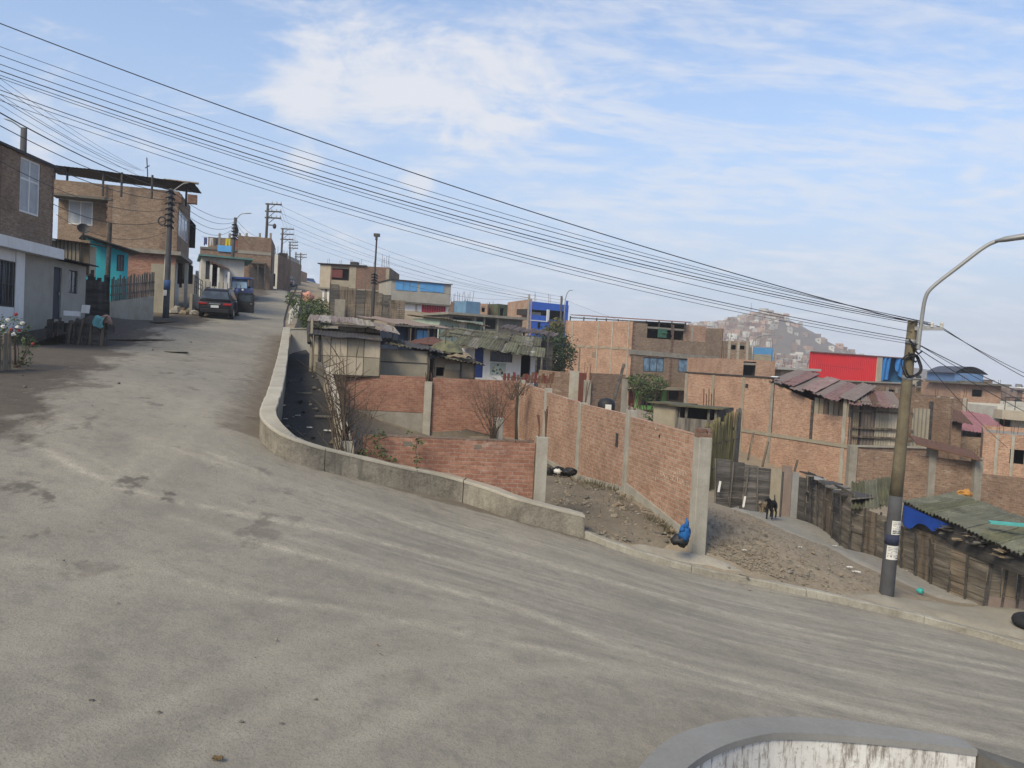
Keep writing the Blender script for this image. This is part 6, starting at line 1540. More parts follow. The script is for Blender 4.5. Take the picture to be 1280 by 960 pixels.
# lean-to with navy wall and light blue door
pl = plan((497, 430, 44), (546, 433, 45.5), 4); zt_ = hz(520, 409, 45)
root = thing('navy_shack', 'dark navy walled shack with a sky blue hatch between the panel shack and white house', 'shack', base(pl[0], -3)); frs = polyshell(root, pl, -3.4, zt_, mk((.02, .03, .055), .4, 1.4, .8, .2, .1, 18, 'dark_navy')); f = frs[0]
panel(root, f, 520.5, 413, 536, 427.5, mk((.13, .34, .60), .2, 1.2, .6, .2, .05, 18, 'sky_blue'), 'hatch', -.05); panel(root, f, 527.8, 413, 528.6, 427.5, NAVY, 'hatch_seam', -.06, -.052)
for x in (509, 517, 541): panel(root, f, x, 409, x + 1.6, 433, WOOD_G, 'post', -.12, -.05)
m = MB(); corrugated(m, f.p(-.5, -.7, zt_ + .05), f.u * (f.L + 1), f.w * 5 + Z3 * .5, 18, .02, .1, 4, 4, .1, 6, .03); m.build('roof', PINKG, root)
m = MB(); f.box(m, -.6, f.L + .6, -.8, -.7, zt_ - .05, zt_ + .04); m.build('fascia', WOOD_G, root)
# brown board shack over the middle of the back wall
pl = plan((473, 474, 35.2), (536, 474, 35.8), 3); zt_ = hz(500, 437, 35.4)
root = thing('board_shack', 'brown board shack over the middle of the lot back wall with a dark sagging roof', 'shack', base(pl[0], -2)); frs = polyshell(root, pl, -2.2, [zt_, zt_ - .25, zt_, zt_], CARD, {}); f = frs[0]
panel(root, f, 474, 438, 534, 452.5, BOARD, 'upper_board', -.03, -.004); panel(root, f, 474, 454, 534, 471, BOARD, 'lower_board', -.03, -.004); panel(root, f, 473, 452.8, 536, 453.8, WOOD_D, 'rail', -.05)
for x in (473, 535): panel(root, f, x, 434, x + 2, 475, WOOD_D, 'post', -.08, -.0045)
sheets(root, f.p(-.2, -.5, hz(474, 429, 34.8)), f.p(f.L + .4, -.5, hz(540, 441, 35)), f.w * 3.4 + Z3 * .35, 4, [IRON, MOSS2, IRON], 3, .03, 5)
root = thing('low_shack', 'low lopsided shack with mossy tarpaulins between the brown shack and blue door', 'shack', P(565, 474, 36))
pl = plan((541, 474, 36), (593, 474, 37), 3); zt_ = hz(565, 450, 36.4); frs = polyshell(root, pl, -2.3, [zt_ + .1, zt_ - .25, zt_, zt_], CARD, {0: [((544, 459, 556, 470), 'dark')]}); f = frs[0]
panel(root, f, 556, 455, 575, 462, BOARD, 'board', -.03, -.004); panel(root, f, 576, 454, 592, 472, CARD, 'board', -.035, -.004)
for x in (541, 575, 592): panel(root, f, x, 448, x + 1.5, 476, WOOD_D, 'post', -.07, -.0045)
sheets(root, f.p(-.3, -.5, zt_ + .15), f.p(f.L + .3, -.5, zt_ - .2), f.w * 3.2 + Z3 * .35, 4, [IRON, MOSS2], 13, .03, 4)
def tarp(root, c, sx, sy, h, mat, seed, name='tarpaulin', n=14):
    m = MB(); c = Vector(c); g = lambda o: (lambda s, t: c + Vector(((s - .5) * sx, (t - .5) * sy, h * (1 - (2 * s - 1) ** 2) * (1 - (2 * t - 1) ** 2) + .12 * noise.noise(Vector((s * 5 + seed, t * 5, seed))) - o)))
    m.grid(g(0), n, n); m.grid(g(.015), n, n); return m.build(name, mat, root, False)
tarp(root, P(557, 440, 37.5), 1.7, 1.8, .55, MOSS, 3); tarp(root, P(575, 446, 37.2), 1.1, 1.5, .25, CARD, 8)
tarp(root, P(540, 431, 38.5), 2.2, 1.4, .35, mk((.12, .06, .05), .5, 2, .9, 0, .2, 14, 'brown_tarp'), 5)
# reddish scrap gate and low brick walls behind the orange wall
root = thing('scrap_gate', 'rusty red slatted gate scraps along the top of the lot back wall', 'gate', P(655, 476, 37))
q = random.Random(3)
for k in range(15):
    x = 629 + k * 4.2; m = MB(); p = P(x, 479, 37.2); m.obox(p, Vector((.13, 0, 0)), Vector((0, .03, 0)), Vector((q.uniform(-.05, .12), 0, q.uniform(.35, .55)))); m.build('slat', RUST if k % 3 else MAROON, root)
m = MB(); m.bar(P(628, 471, 37.3), P(690, 476, 37.6), .05); m.build('rail', RUST, root)
def lwall(label, A, B, zt0, zt1, mat, t=.15, name='brick_wall', z0=-6):
    a, b = P(*A), P(*B); r_ = thing(name, label, 'wall', (a.x, a.y, z0)); straight_wall(r_, (a.x, a.y), (b.x, b.y), z0, hz(A[0], zt0, A[2]), hz(B[0], zt1, B[2]), t, mat); return r_
r_ = lwall('dull brown brick wall left of the maroon gate behind the lot', (672, 497, 47), (714, 500, 46.5), 462, 466, B_BRN)
p = P(716, 500, 46.5); pillar(r_, (p.x, p.y), -6, hz(716, 463.5, 46.5), .55, CONC_L)
r_ = lwall('dull brown brick wall right of the maroon gate behind the lot', (735, 505, 45.5), (779, 510, 46.5), 466, 468, B_BRN)
p = P(733, 503, 45.5); pillar(r_, (p.x, p.y), -6, hz(733, 475, 45.5), .4, CONC, 4, 1.1)
p = P(779, 510, 46.5); pillar(r_, (p.x, p.y), -6, hz(779, 474, 46.5), .35, CONC)
pl = plan((719, 502, 46.3), (731, 503, 46), .1); root = thing('gate', 'flat maroon steel gate between two pillars behind the orange wall', 'gate', base(pl[0], -5)); f = Fr(pl[0], pl[1] - pl[0]); m = MB(); f.box(m, 0, (pl[1] - pl[0]).length, 0, .05, -5, hz(725, 466, 46)); m.build('leaf', MAROON, root); m = MB(); f.box(m, .25, .3, -.05, -.002, -3.2, -2.9); m.build('handle', IRON, root)
m = MB(); m.bar(P(766, 505, 44.5), P(780, 455, 45.5), .16, .05); tag(m.build('plank', WOOD_D), 'long dark plank leaning against the brown brick wall near the tub', 'plank')
root = thing('water_drum', 'black water drum with a white patch behind the orange lot wall', 'drum', P(758, 505, 40)); p = P(758, 505, 40)
m = MB(); m.tube([p + Z3 * -1.2, p + Z3 * .05, p + Z3 * .22, p + Z3 * .3], [.42, .44, .34, .12], 16); m.build('drum', BLACK, root, True); m = MB(); m.obox(p + Vector((-.1, -.46, -.25)), Vector((.3, 0, 0)), Vector((0, .02, 0)), Z3 * .25); m.build('white_patch', PAPER, root)
# H. big brick house in the middle
Cc, Ac, Bc = P(702, 500, 80), P(785, 510, 75), P(899, 500, 79.5); pl = [Cc, Ac, Bc, Bc + (Cc - Ac)]; z0 = -7; zt_ = hz(785, 401.5, 75); zs = hz(785, 437, 75); zg = hz(785, 482, 75)
root = thing('brick_house', 'large three storey brick house with blue windows, lime green porch and open roof room', 'house', base(pl[1], -5.3))
tw = polyshell(root, pl, zg, [zt_, zt_ - .1, zt_, zt_], [B_OR, B_TAN, B_BRN, B_OR], {1: [((804, 447, 830, 465), 'winb'), ((848, 449.5, 888, 466), 'winb'), ((809, 404, 856, 424), 'deep')]}, t=.2, roof=CONC); fL, fR = tw[0], tw[1]  # brighter left face, duller right face: light from the left put into the colours
for x in (713, 745, 763, 783): panel(root, fL, x, 401, x + 1.3, 500, CONC_L, 'column', -.04)
q = random.Random(2); m = MB(); x = 706
while x < 782:
    a0, c0 = fL.ac(x, 431.5 + (x - 706) * .055); w_ = q.uniform(.25, .9); fL.box(m, a0, a0 + w_, -.05, -.003, c0 - .12, c0 + .1); x += (w_ + q.uniform(.1, .35)) * 10
m.build('slab_edge', BOARD, root); panel(root, fL, 722.5, 434, 724, 497, CONC_D, 'crack_column', -.05)
for r2 in ((740, 440, 747, 447),): panel(root, fL, *r2, B_TAN, 'blocked_window', -.02)
strip(root, fR, 785.5, 436.5, 898.5, 446, CONC, 'floor_band', -.08, -.004, .45)
m = MB(); q = random.Random(8)
for k in range(int((zt_ - zg) / .2)): fR.box(m, 0, .3 if k % 2 else .15, -.015, -.004, zg + .2 * k, zg + .2 * k + .18)
m.build('quoin', B_DRK, root); m = MB()
for k in range(int((zt_ - zg) / .2)): fR.box(m, fR.ac(841, 420)[0] - (.2 if k % 2 else .1), fR.ac(841, 420)[0] + .1, -.015, -.004, zg + .2 * k, zg + .2 * k + .18)
m.build('quoin', B_DRK, root)
panel(root, fR, 863.5, 409, 866, 428, CONC_L, 'column', -.05); panel(root, fR, 856, 407, 882, 427, B_OR, 'newer_brick', -.02)
tr = fR.rect(806, 402, 856, 404); m = MB(); p0, p1 = P(713, 394, 80), P(859, 403.5, 77); m.obox(p0, p1 - p0, Vector((1.5, 5, .3)), Z3 * .08); m.build('roof_sheet', PINK, root)
for x, y, Y in ((713, 395, 80), (730, 396, 79), (746, 397.5, 78.6), (758, 398, 78), (773, 399, 77.5), (808, 401, 76.4), (824, 401, 76.6), (840, 402, 76.9), (857, 403, 77.2)):
    p = P(x, y, Y); m = MB(); m.bar((p.x, p.y, zt_ - .8), p, .12); m.build('roof_post', WOOD_D, root)
m = MB(); m.bar(P(713, 397, 80), P(858, 405, 77), .1); m.build('roof_beam', WOOD_D, root)
hang = tarp(root, fR.p(fR.ac(828, 417)[0], -.1, fR.ac(828, 416)[1]), .9, .1, .05, mk((.03, .12, .07), .3, 3, .9, 0, .1, 20, 'green_cloth'), 2, 'hanging_cloth', 6)
m = MB(); a = fR.ac(828, 411)[0]; fR.box(m, a - .5, a + .5, -.05, .0, fR.ac(828, 422)[1], fR.ac(828, 411)[1]); m.build('hanging_cloth', mk((.05, .13, .09), .4, 3, .9, .4, .1, 20, 'green_cloth'), root)
# green ground floor
g1, g2 = fR.ac(778, 500)[0], fR.ac(838, 500)[0]; fg = Fr(fR.p(0, .35, 0), fR.u)
gh = [(fg.rect(782, 487.5, 793, 513), MAROON), (fg.rect(802, 492, 826, 508), 'deep'), (fg.rect(836, 486, 849, 500), 'deep')]
m = MB(); wall_holes(m, fg, 0, fR.L, z0, zg - .25, .2, [h for h, _ in gh]); m.build('lower_wall', B_TAN, root)
for h, k in gh: opening(root, fg, h, k)
for x0, y0, x1, y1 in ((778.5, 481, 782, 514), (793.5, 486, 798, 514), (798, 507, 833, 512), (827, 484, 832, 510), (778.5, 481, 833, 487)): panel(root, fg, x0, y0, x1, y1, GREEN, 'green_trim', -.12, -.02)
m = MB(); fR.box(m, -.3, fR.L, -.9, 6, zg - .25, zg - .004); m.build('balcony_slab', BOARD, root)
m = MB(); fL.box(m, 0, fL.L - .1, .05, .25, z0, zg - .26); m.build('lower_flank', B_OR, root)
# I. long two storey brick building on the right
p0, p1, p2 = P(851, 560, 56), P(1060, 590, 43), P(1168, 590, 44.5); back = Vector((9, 12, 0)); Z_ = lambda p, z: Vector((p[0], p[1], z))
zs = hz(1060, 556, 43); z0 = -7.2; ztL = hz(851, 465.5, 56)
root = thing('brick_building', 'long orange brick building with a torn pink sheet roof behind the dark plank gate', 'building', base(p1, -6.2))
fA = Fr(Z_(p0, 0), p1 - p0); fA.L = (p1 - p0).xy.length; fB = Fr(Z_(p1, 0), p2 - p1); fB.L = (p2 - p1).xy.length
m = MB(); wall_holes(m, fA, 0, fA.L - .003, z0, zs - .2, .2, []); m.build('lower_wall', B_OR, root)
m = MB(); wall_holes(m, fB, .2, fB.L, z0, zs - .1, .2, []); m.build('lower_side_wall', B_BRN, root)
aC, aG = fA.ac(964, 520)[0], fA.ac(1015, 520)[0]
m = MB(); fA.box(m, 0, aC - .14, .01, .2, zs, ztL); m.build('upper_wall', B_OR, root)
zC, zG = hz(966, 480, 49), hz(1013, 501, 45.5)
m = MB(); x0_, x1_ = aC + .12, aG - .12; q_ = [fA.p(x0_, .01, zs), fA.p(x1_, .01, zs), fA.p(x1_, .2, zs), fA.p(x0_, .2, zs), fA.p(x0_, .01, zC), fA.p(x1_, .01, zG), fA.p(x1_, .2, zG), fA.p(x0_, .2, zC)]
m.add(q_, [(3, 2, 1, 0), (4, 5, 6, 7), (0, 1, 5, 4), (1, 2, 6, 5), (2, 3, 7, 6), (3, 0, 4, 7)]); m.build('upper_wall', B_OR, root)
m = MB(); fA.box(m, aG + .1, fA.L - .1, .01, .2, zs, fA.ac(1040, 519)[1]); m.build('upper_wall', B_OR, root)
zb_ = fA.ac(1040, 519)[1]
for k in range(7): a0 = aG + .1 + (fA.L - .3 - aG) * k / 7; m = MB(); fA.box(m, a0, a0 + (fA.L - aG - .3) / 7 - .05, .03, .07, zb_ + .004, fA.ac(1020 + k * 5.5, 497 + k)[1]); m.build('board', (BOARD, CARD, WOOD)[k % 3], root)
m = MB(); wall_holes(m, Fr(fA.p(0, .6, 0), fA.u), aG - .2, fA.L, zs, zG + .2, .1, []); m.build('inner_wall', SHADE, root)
for x, y0_, y1_, mt in ((856, 466, 545, CONC), (889, 468, 545, BOARD), (927, 471, 600, BOARD), (963.5, 478, 600, CONC), (1056, 500, 600, CONC_L)):
    a = fA.ac(x, 520)[0]; m = MB(); fA.box(m, a - .12, a + .12, -.03, .0, zs - 2.8 if y1_ > 550 else zs, min(fA.ac(x, y0_)[1], ztL)); m.build('column', mt, root)
m = MB(); fA.box(m, aG - .1, aG + .08, -.02, .2, zs, zG); m.build('gap_shade', WOOD_D, root)  # dark strip: the shade in the gap beside the bay, put into colour
m = MB(); fA.box(m, fA.ac(920, 530)[0], fA.L, -.06, .2, zs - .197, zs - .004); m.build('floor_band', BOARD, root)
m = MB(); fB.box(m, -.05, fB.L, -.08, 8, zs - .097, zs - .006); m.build('floor_slab', CONC_L, root)
fS = Fr(fB.p(.1, .15, 0), fB.u)
for i, (x0, x1, mt) in enumerate(((1062, 1074, CARD), (1074, 1094, mk((.15, .12, .10), .4, 1.2, .9, .3, .1, 16, 'brown_sheet')), (1094, 1110, BOARD), (1110, 1126, BOARD_L), (1140, 1164, BOARD))):
    a0, a1 = fS.ac(x0, 530)[0], fS.ac(x1, 530)[0]; m = MB(); corrugated(m, fS.p(a0, .02 * (i % 2), zs), fS.u * (a1 - a0 + .03), Z3 * (fS.ac(x0, 500 + (x0 - 1062) * .13)[1] - zs), 5, .02, 0, 4, 3, 0, i); m.build('sheet_panel', mt, root)
for y in (513, 534, 545): a0, c0 = fS.ac(1063, y); a1, c1_ = fS.ac(1140, y + 4); m = MB(); m.bar(fS.p(a0, -.07, c0), fS.p(a1, -.07, c1_), .1, .1); m.build('rail', WOOD, root)
for x in (1063, 1131, 1163): a = fS.ac(x, 530)[0]; m = MB(); fS.box(m, a - .09, a + .09, -.04, .1, zs, fS.ac(x, 502)[1]); m.build('post', WOOD_D, root)
sheets(root, P(962, 478, 48.5), P(1062, 505, 42.2), Vector((3.6, 5.5, .75)), 7, [PINKG, PINK, PINKG, mk((.30, .20, .18), .5, 1.4, .85, .2, .15, 14, 'torn_sheet')], 17, .022, 4, jag=.6, thick=.03, tilt=.14)
sheets(root, P(1062, 505, 42.4), P(1128, 512, 43), Vector((1.8, 5.0, .75)), 5, [PINK, PINKG, RUST], 23, .022, 4, jag=.3, thick=.03)
m = MB(); m.obox(P(960, 473, 50), Vector((1.3, -.3, -.05)), Vector((.6, 1.0, .1)), Z3 * .06); m.build('white_sheet', WHITE, root)
m = MB(); fA.box(m, -.1, aC + .2, -.06, .3, ztL + .002, ztL + .08); m.build('wall_cap', IRON, root)
m = MB(); m.prism([Z_(p0, 0).xy + Vector((.3, .2)), fA.p(aC, .2, 0).xy, fA.p(aC, 8, 0).xy, fA.p(.3, 8, 0).xy], ztL - .5, ztL - .3); m.build('roof', CONC, root)
m = MB(); fA.box(m, -.0, .2, .2, 8, z0, ztL - .004); fA.box(m, 0, fA.L, 8, 8.2, z0, ztL - .6); m.build('rear_wall', B_BRN, root)
m = MB(); a = fA.ac(934, 475)[0]; fA.box(m, a - .12, a + .12, -.012, .0, ztL - .7, ztL - .45); m.build('vent_shade', SHADE, root)  # flat dark patch: a hole's inner shade put into its colour
for k in range(5): m = MB(); m.tube([P(879 + k * 3.2, 531, 46), P(880 + k * 3.2, 486 + (k % 2) * 6, 46)], .03, 5); tag(m.build('steel_rod', RUST), 'rusty reinforcing rod standing up behind the black roofed shed', 'rod', 'rusty rods behind the black roofed shed')
# shed with black opening, reeds
root = thing('shed', 'low shed with a black open front and flat tarred roof below the green porch', 'shed', P(850, 540, 41))
pl = plan((845, 545, 40), (896, 548, 39), 3); z1_ = hz(870, 509, 40); f = Fr(base(pl[0], 0), pl[1] - pl[0]); Lh = (pl[1] - pl[0]).length
m = MB(); wall_holes(m, f, 0, Lh, -6.2, hz(870, 523, 40), .1, []); f.box(m, 0, .1, .1, 3, -6.2, z1_); f.box(m, Lh - .1, Lh, .1, 3, -6.2, z1_); f.box(m, .1, Lh - .1, 2.9, 3, -6.2, z1_); m.build('wall', WOOD_G, root)
m = MB(); f.box(m, .1, Lh - .1, .9, 1.0, -4.2, z1_); f.box(m, .1, Lh - .1, .1, .9, -4.4, -4.2); m.build('shade_lining', SHADE, root)  # added black lining gives the opening its shade by colour
for x in (846, 858, 886, 895): a = f.ac(x, 515)[0]; m = MB(); f.box(m, a - .06, a + .06, -.02, .1, -6, z1_); m.build('post', WOOD_G, root)
m = MB(); f.box(m, -.4, Lh + .3, -.3, 1.6, z1_ + .002, z1_ + .07); m.build('roof', MOSS2, root)
pl2 = plan((816, 530, 42), (845, 534, 41), 3); f2_ = Fr(base(pl2[0], 0), pl2[1] - pl2[0]); m = MB(); f2_.box(m, 0, (pl2[1] - pl2[0]).length - .05, 0, .12, -6.2, hz(830, 505, 41.5)); m.build('side_wall', BOARD, root); m = MB(); f2_.box(m, -.2, (pl2[1] - pl2[0]).length + .2, -.3, 1.6, hz(830, 505, 41.5) + .002, hz(830, 505, 41.5) + .07); m.build('roof', MOSS2, root)
root = thing('reed_fence', 'yellowish upright reed fence panel against the orange brick building', 'fence', P(902, 570, 38))
a, b = P(880, 572, 36.5), P(922, 575, 41); q = random.Random(5)
for k in range(40):
    p = a.lerp(b, k / 39); p.z = -6; zt_ = hz(882 + k, 532 - k * .55, p.y) + q.uniform(-.35, .15); m = MB(); m.tube([p, Vector((p.x + q.uniform(-.06, .06), p.y, zt_))], q.uniform(.05, .08), 5); m.build('reed', REED if k < 33 else WOOD_G, root)
for z in (-4.8, -3.6): m = MB(); m.bar(Vector((a.x, a.y - .08, z)), Vector((b.x, b.y - .08, z)), .05); m.build('tie', WOOD, root)
for k, (x0, y0, x1, y1) in enumerate(((935, 575, 942, 541), (953, 583, 960, 552), (990, 600, 997, 575))): m = MB(); m.bar(P(x0, y0, 40), P(x1, y1, 40.5), .09); tag(m.build('stick', WOOD), 'crooked pole leaning against the orange brick building behind the plank gate', 'stick', 'crooked poles leaning on the orange building')
# J. plank gate, patched fence and the long plank wall by the path
def boards(root, A, B, zt0, zt1, n, mat, seed, z_lo=None, vert=False, bh=(.16, .26), name='plank', gap=.012, post=None, posts=4):
    a, b = Vector(A), Vector(B); q = random.Random(seed); f = Fr((a.x, a.y, 0), b - a); L = (b - a).xy.length; fz = lambda x: a.z + (b.z - a.z) * x / L; ft = lambda x: zt0 + (zt1 - zt0) * x / L
    for i in range(n):
        x0, x1 = L * i / n, L * (i + 1) / n; xm = (x0 + x1) / 2; m = MB(); z = fz(xm) - .15; top = ft(xm)
        while z < top:
            h = q.uniform(*bh); tl = q.uniform(-.012, .012) * (x1 - x0); bb = q.uniform(-.015, .02); dz = (fz(x1) - fz(x0)) * .8
            m.obox(f.p(x0 + .01, bb, z - dz / 2 + tl), f.u * (x1 - x0 - .02) + Z3 * (dz - 2 * tl), f.w * .03, Z3 * (min(h, top - z + .05) - gap)); z += h
        m.build('board_panel', mat[i % len(mat)], root)
    for i in range(posts + 1):
        x = L * i / posts; p = f.p(x, -.06, fz(x) - .2); m = MB(); m.obox(p, f.u * .05, f.w * .04, Vector((q.uniform(-.14, .14), 0, ft(x) - fz(x) + q.uniform(.1, .3)))); m.build('post', post or WOOD_D, root)
    return f, L
a, b = P(893, 628, 33), P(962, 636, 33.6); root = thing('plank_gate', 'weathered dark gate of horizontal planks closing the end of the path', 'gate', a)
boards(root, a, b, hz(895, 573, 33), hz(958, 588, 33.6), 4, [mwood((.12, .11, .10), 'grey_black_wood', .8, True), WOOD_D, mwood((.15, .135, .12), 'worn_grey_wood', .7, True)], 4, posts=4, post=WOOD_G)
for x, y, mt in ((897, 615, WHITE), (928, 634, WHITE)): m = MB(); p = P(x, y, 32.8); m.obox(p, Vector((.08, 0, 0)), Vector((0, .05, 0)), Vector((.05, 0, .45))); m.build('white_peg', mt, root)
root = thing('patched_fence', 'patched fence of beige, rusty pink and grey sheets right of the plank gate', 'fence', P(975, 635, 32)); 
for i, (x0, x1, yt, yb, mt, Y) in enumerate(((961, 974, 585, 634, BOARD, 32.6), (974.5, 987, 581, 638, PINKG, 32.2), (987.5, 996, 589, 640, ZINC, 31.8), (996, 1006, 596, 645, WOOD_D, 31.2))):
    a, b = P(x0, yb + 4, Y), P(x1, yb + 6, Y - .4); m = MB(); d_ = b - a; d_.z = 0; m.obox(Vector((a.x, a.y, -6.4)), d_, Vector((0, .04, 0)), Z3 * (hz(x0, yt, Y) + 6.4)); m.build('sheet', mt, root)
m = MB(); m.cyl(P(974, 662, 29.5), P(979, 590, 30), .035, n=6); tag(m.build('thin_pole', IRON), 'thin dark pole standing at the path edge beside the dogs', 'pole')
a, b = P(1006, 652, 30.5), P(1062, 690, 25); root = thing('plank_fence', 'dark plank fence with loose scrap lying along its top beside the path', 'fence', a)
boards(root, a, b, hz(1006, 590, 30.5), hz(1062, 618, 25), 5, [WOOD_D, WOOD_H, WOOD], 9, posts=6)
q = random.Random(14)
for k in range(10): p = P(1010 + k * 7.5, 592 + k * 3.4, 29.5 - k * .5); m = MB(); m.box(p, (q.uniform(.4, 1.1), q.uniform(.2, .5), .05), q.uniform(0, 3), 0, q.uniform(-.3, .3)); m.build('loose_scrap', (IRON, WOOD_G, ZINC, WOOD_D)[k % 4], root)
a, b = P(1062, 692, 25), P(1230, 757, 19.5); root = thing('shed', 'long plank shed with a sagging green mossy roof and blue tarpaulin beside the path', 'shed', a.lerp(b, .5))
boards(root, a, b, hz(1062, 632, 25), hz(1232, 696, 19.5), 9, [WOOD_H, WOOD, WOOD_H, mwood((.19, .15, .105), 'pale_boards', .6, True)], 21, posts=9, bh=(.12, .24))
c = P(1330, 760, 18.9); boards(root, b, Vector((c.x, c.y, b.z)), hz(1232, 695, 19.5), hz(1330, 735, 19), 5, [WOOD_H, CARD, WOOD], 22, posts=5, bh=(.14, .3))
m = MB(); d_ = Vector((c.x, c.y, b.z)) - b; m.obox(b + Vector((0, -.02, -.3)), d_, Vector((0, .2, 0)), Z3 * .55); m.build('plinth', PINKG, root)
e0, e1 = P(1127, 627, 22.6), P(1300, 703, 17.6); bk = P(1186, 618, 25.5) - e0; bk.z = .22
sheets(root, e0, e1, Vector((3.0, 2.6, -.04)), 8, [MOSSG, MOSS, MOSSG, mk((.165, .165, .115), .5, 1.2, .92, .15, .3, 16, 'pale_green_sheet', dirt=(.08, .075, .055))], 31, .022, 6, jag=.12, thick=.025, tilt=.05)
sheets(root, P(1064, 637, 24.5), P(1118, 630, 24.3), Vector((1.0, 2.4, .5)), 3, [MOSS, MOSSG], 41, .045, 4, jag=.2, thick=.025)
m = MB(); w0, w1 = P(1125, 660, 22.9), P(1300, 728, 17.75); m.add([w0, w1, e1 + Vector((.12, .1, -.02)), e0 + Vector((.12, .1, -.02)), w0 + Vector((.05, .04, 0)), w1 + Vector((.05, .04, 0)), e1 + Vector((.17, .14, -.02)), e0 + Vector((.17, .14, -.02))], [(0, 1, 2, 3), (7, 6, 5, 4), (0, 4, 5, 1), (1, 5, 6, 2), (2, 6, 7, 3), (3, 7, 4, 0)]); m.build('eave_boards', WOOD_D, root)
t0, t1_ = P(1129, 631, 22.3), P(1184, 655, 20.8); m = MB(); g_ = lambda o: (lambda s, t: t0.lerp(t1_, s) + Vector((o, -.05 - .05 * math.sin(s * 14) * t, -(.55 - .4 * s + .08 * math.sin(s * 11)) * t))); m.grid(g_(0), 24, 8); m.grid(g_(.012), 24, 8); m.build('tarpaulin', TARPB, root)
q = random.Random(33)
for k in range(26):
    s = q.random(); p = P(1170, 655, 21.3).lerp(P(1268, 696, 18.4), s) + Vector((q.uniform(-.1, .1), q.uniform(-.1, .2), q.uniform(-.15, .12))); m = MB(); m.ell(p, (q.uniform(.08, .2), q.uniform(.06, .13), q.uniform(.02, .05)), 7, 5, 0, .9, k); m.build('bundled_scrap', (IRON, CARD, WOOD_D, CONC_D)[k % 4], root)
p = P(1238, 661, 20); m = MB(); m.obox(p + Z3 * .12, Vector((1.0, -.35, .02)), Vector((.05, .2, .02)), Z3 * .04); m.build('turquoise_strip', mk((.08, .36, .32), .3, 3, .7, 0, .05, 20, 'turquoise_strip'), root)
root = thing('cloth_bundle', 'orange bundle lying on the top edge of the mossy green roof', 'bundle', P(1206, 623, 25)); m = MB(); m.ell(P(1206, 617, 25), (.22, .18, .15), 10, 6, 0, .6, 3); m.build('cloth', mk((.5, .24, .06), .3, 4, .8, 0, .1, 20, 'orange_cloth'), root)
# K. walls and houses behind the mossy shed
r_ = lwall('brown brick wall behind the mossy shed between two concrete columns', (1066, 612, 39), (1222, 625, 37), 560, 578, B_BRN, z0=-7.5); 
for x, y, Y in ((1063, 556, 39), (1163, 560, 37.8), (1220, 572, 37)): p = P(x, 600, Y); pillar(r_, (p.x, p.y), -7.5, hz(x, y, Y), .38, CONC, 3, .5)
m = MB(); m.obox(P(1146, 556, 37.3), P(1228, 577, 36.3) - P(1146, 556, 37.3), Vector((.3, 1.4, .3)), Z3 * .06); m.build('rusty_lintel', RUST, r_)
r_ = lwall('plain brown brick wall at the right frame edge below the orange house', (1226, 632, 35), (1340, 650, 32), 592, 604, B_BRN, z0=-7.5)
def simple_house(label, A, B, D, top, mats, holes={}, name='house', z0=-9, roof=CONC, cat='house', C=None):
    pl = plan(A, B, D, C); root = thing(name, label, cat, base(pl[0], z0)); return root, polyshell(root, pl, z0, hz(*top), mats, holes, roof=roof)
r_, fs = simple_house('orange brick house with grey columns at the right frame edge', (1226, 590, 41), (1345, 600, 39), 8, (1240, 541, 41), [B_OR, B_OR, B_OR, B_OR], {0: [((1262, 562, 1280, 580), 'dark')]}, z0=-8)
for x in (1243, 1263, 1284): panel(r_, fs[0], x, 543, x + 4, 600, CONC_L, 'column', -.06)
for x in (1250, 1268): rebars(r_, P(x, 541, 41.3), 3, .8, RUST, .1, .012)
r_, fs = simple_house('low brick house under the torn sheets left of the pink roof', (1140, 560, 52), (1200, 566, 51), 6, (1150, 525, 52), B_BRN, {0: [((1150, 532, 1160, 545), 'dark')]}); m = MB(); f = fs[0]
sheets(r_, f.p(-.4, -.7, hz(1150, 522, 52) + .1), f.p(f.L + .4, -.7, hz(1195, 529, 51)), f.w * 5 + Z3 * .6, 4, [PINKG, RUST], 44, .04, 4)
r_, fs = simple_house('tan brick house with a flat faded pink sheet roof on the right', (1186, 570, 56), (1262, 575, 55), 7, (1200, 545, 56), B_TAN, {0: [((1230, 552, 1240, 562), 'dark')]}, roof=None); f = fs[0]
sheets(r_, f.p(-.4, -.5, hz(1190, 536, 55.5)), f.p(f.L + .2, -.5, hz(1258, 548, 54.5)), f.w * 7 + Z3 * 1.2, 5, [mk((.30, .14, .15), .4, 1.2, .8, .15, .1, 14, 'rose_sheet')], 47, .03, 5)
r_, fs = simple_house('cream house with a wide slab balcony at the right frame edge', (1243, 560, 66), (1330, 566, 66), 8, (1250, 508, 66), [OFFW, OFFW, OFFW, OFFW], {0: [((1249, 523, 1264, 534), 'deep'), ((1270, 537, 1280, 548), 'win')]}); f = fs[0]; strip(r_, f, 1242, 511, 1330, 519, BOARD_L, 'balcony', -1.2, -.01, .75)
for k in range(8): a = f.L * k / 7; m = MB(); m.cyl(f.p(a, -1.0, hz(1250, 512, 65)), f.p(a, -1.0, hz(1250, 496, 65)), .03, n=5); m.build('baluster', IRON, r_)
m = MB(); m.tube([f.p(0, -1.0, hz(1250, 496, 65)), f.p(f.L, -1.0, hz(1250, 496, 65))], .04, 5); m.build('handrail', IRON, r_)
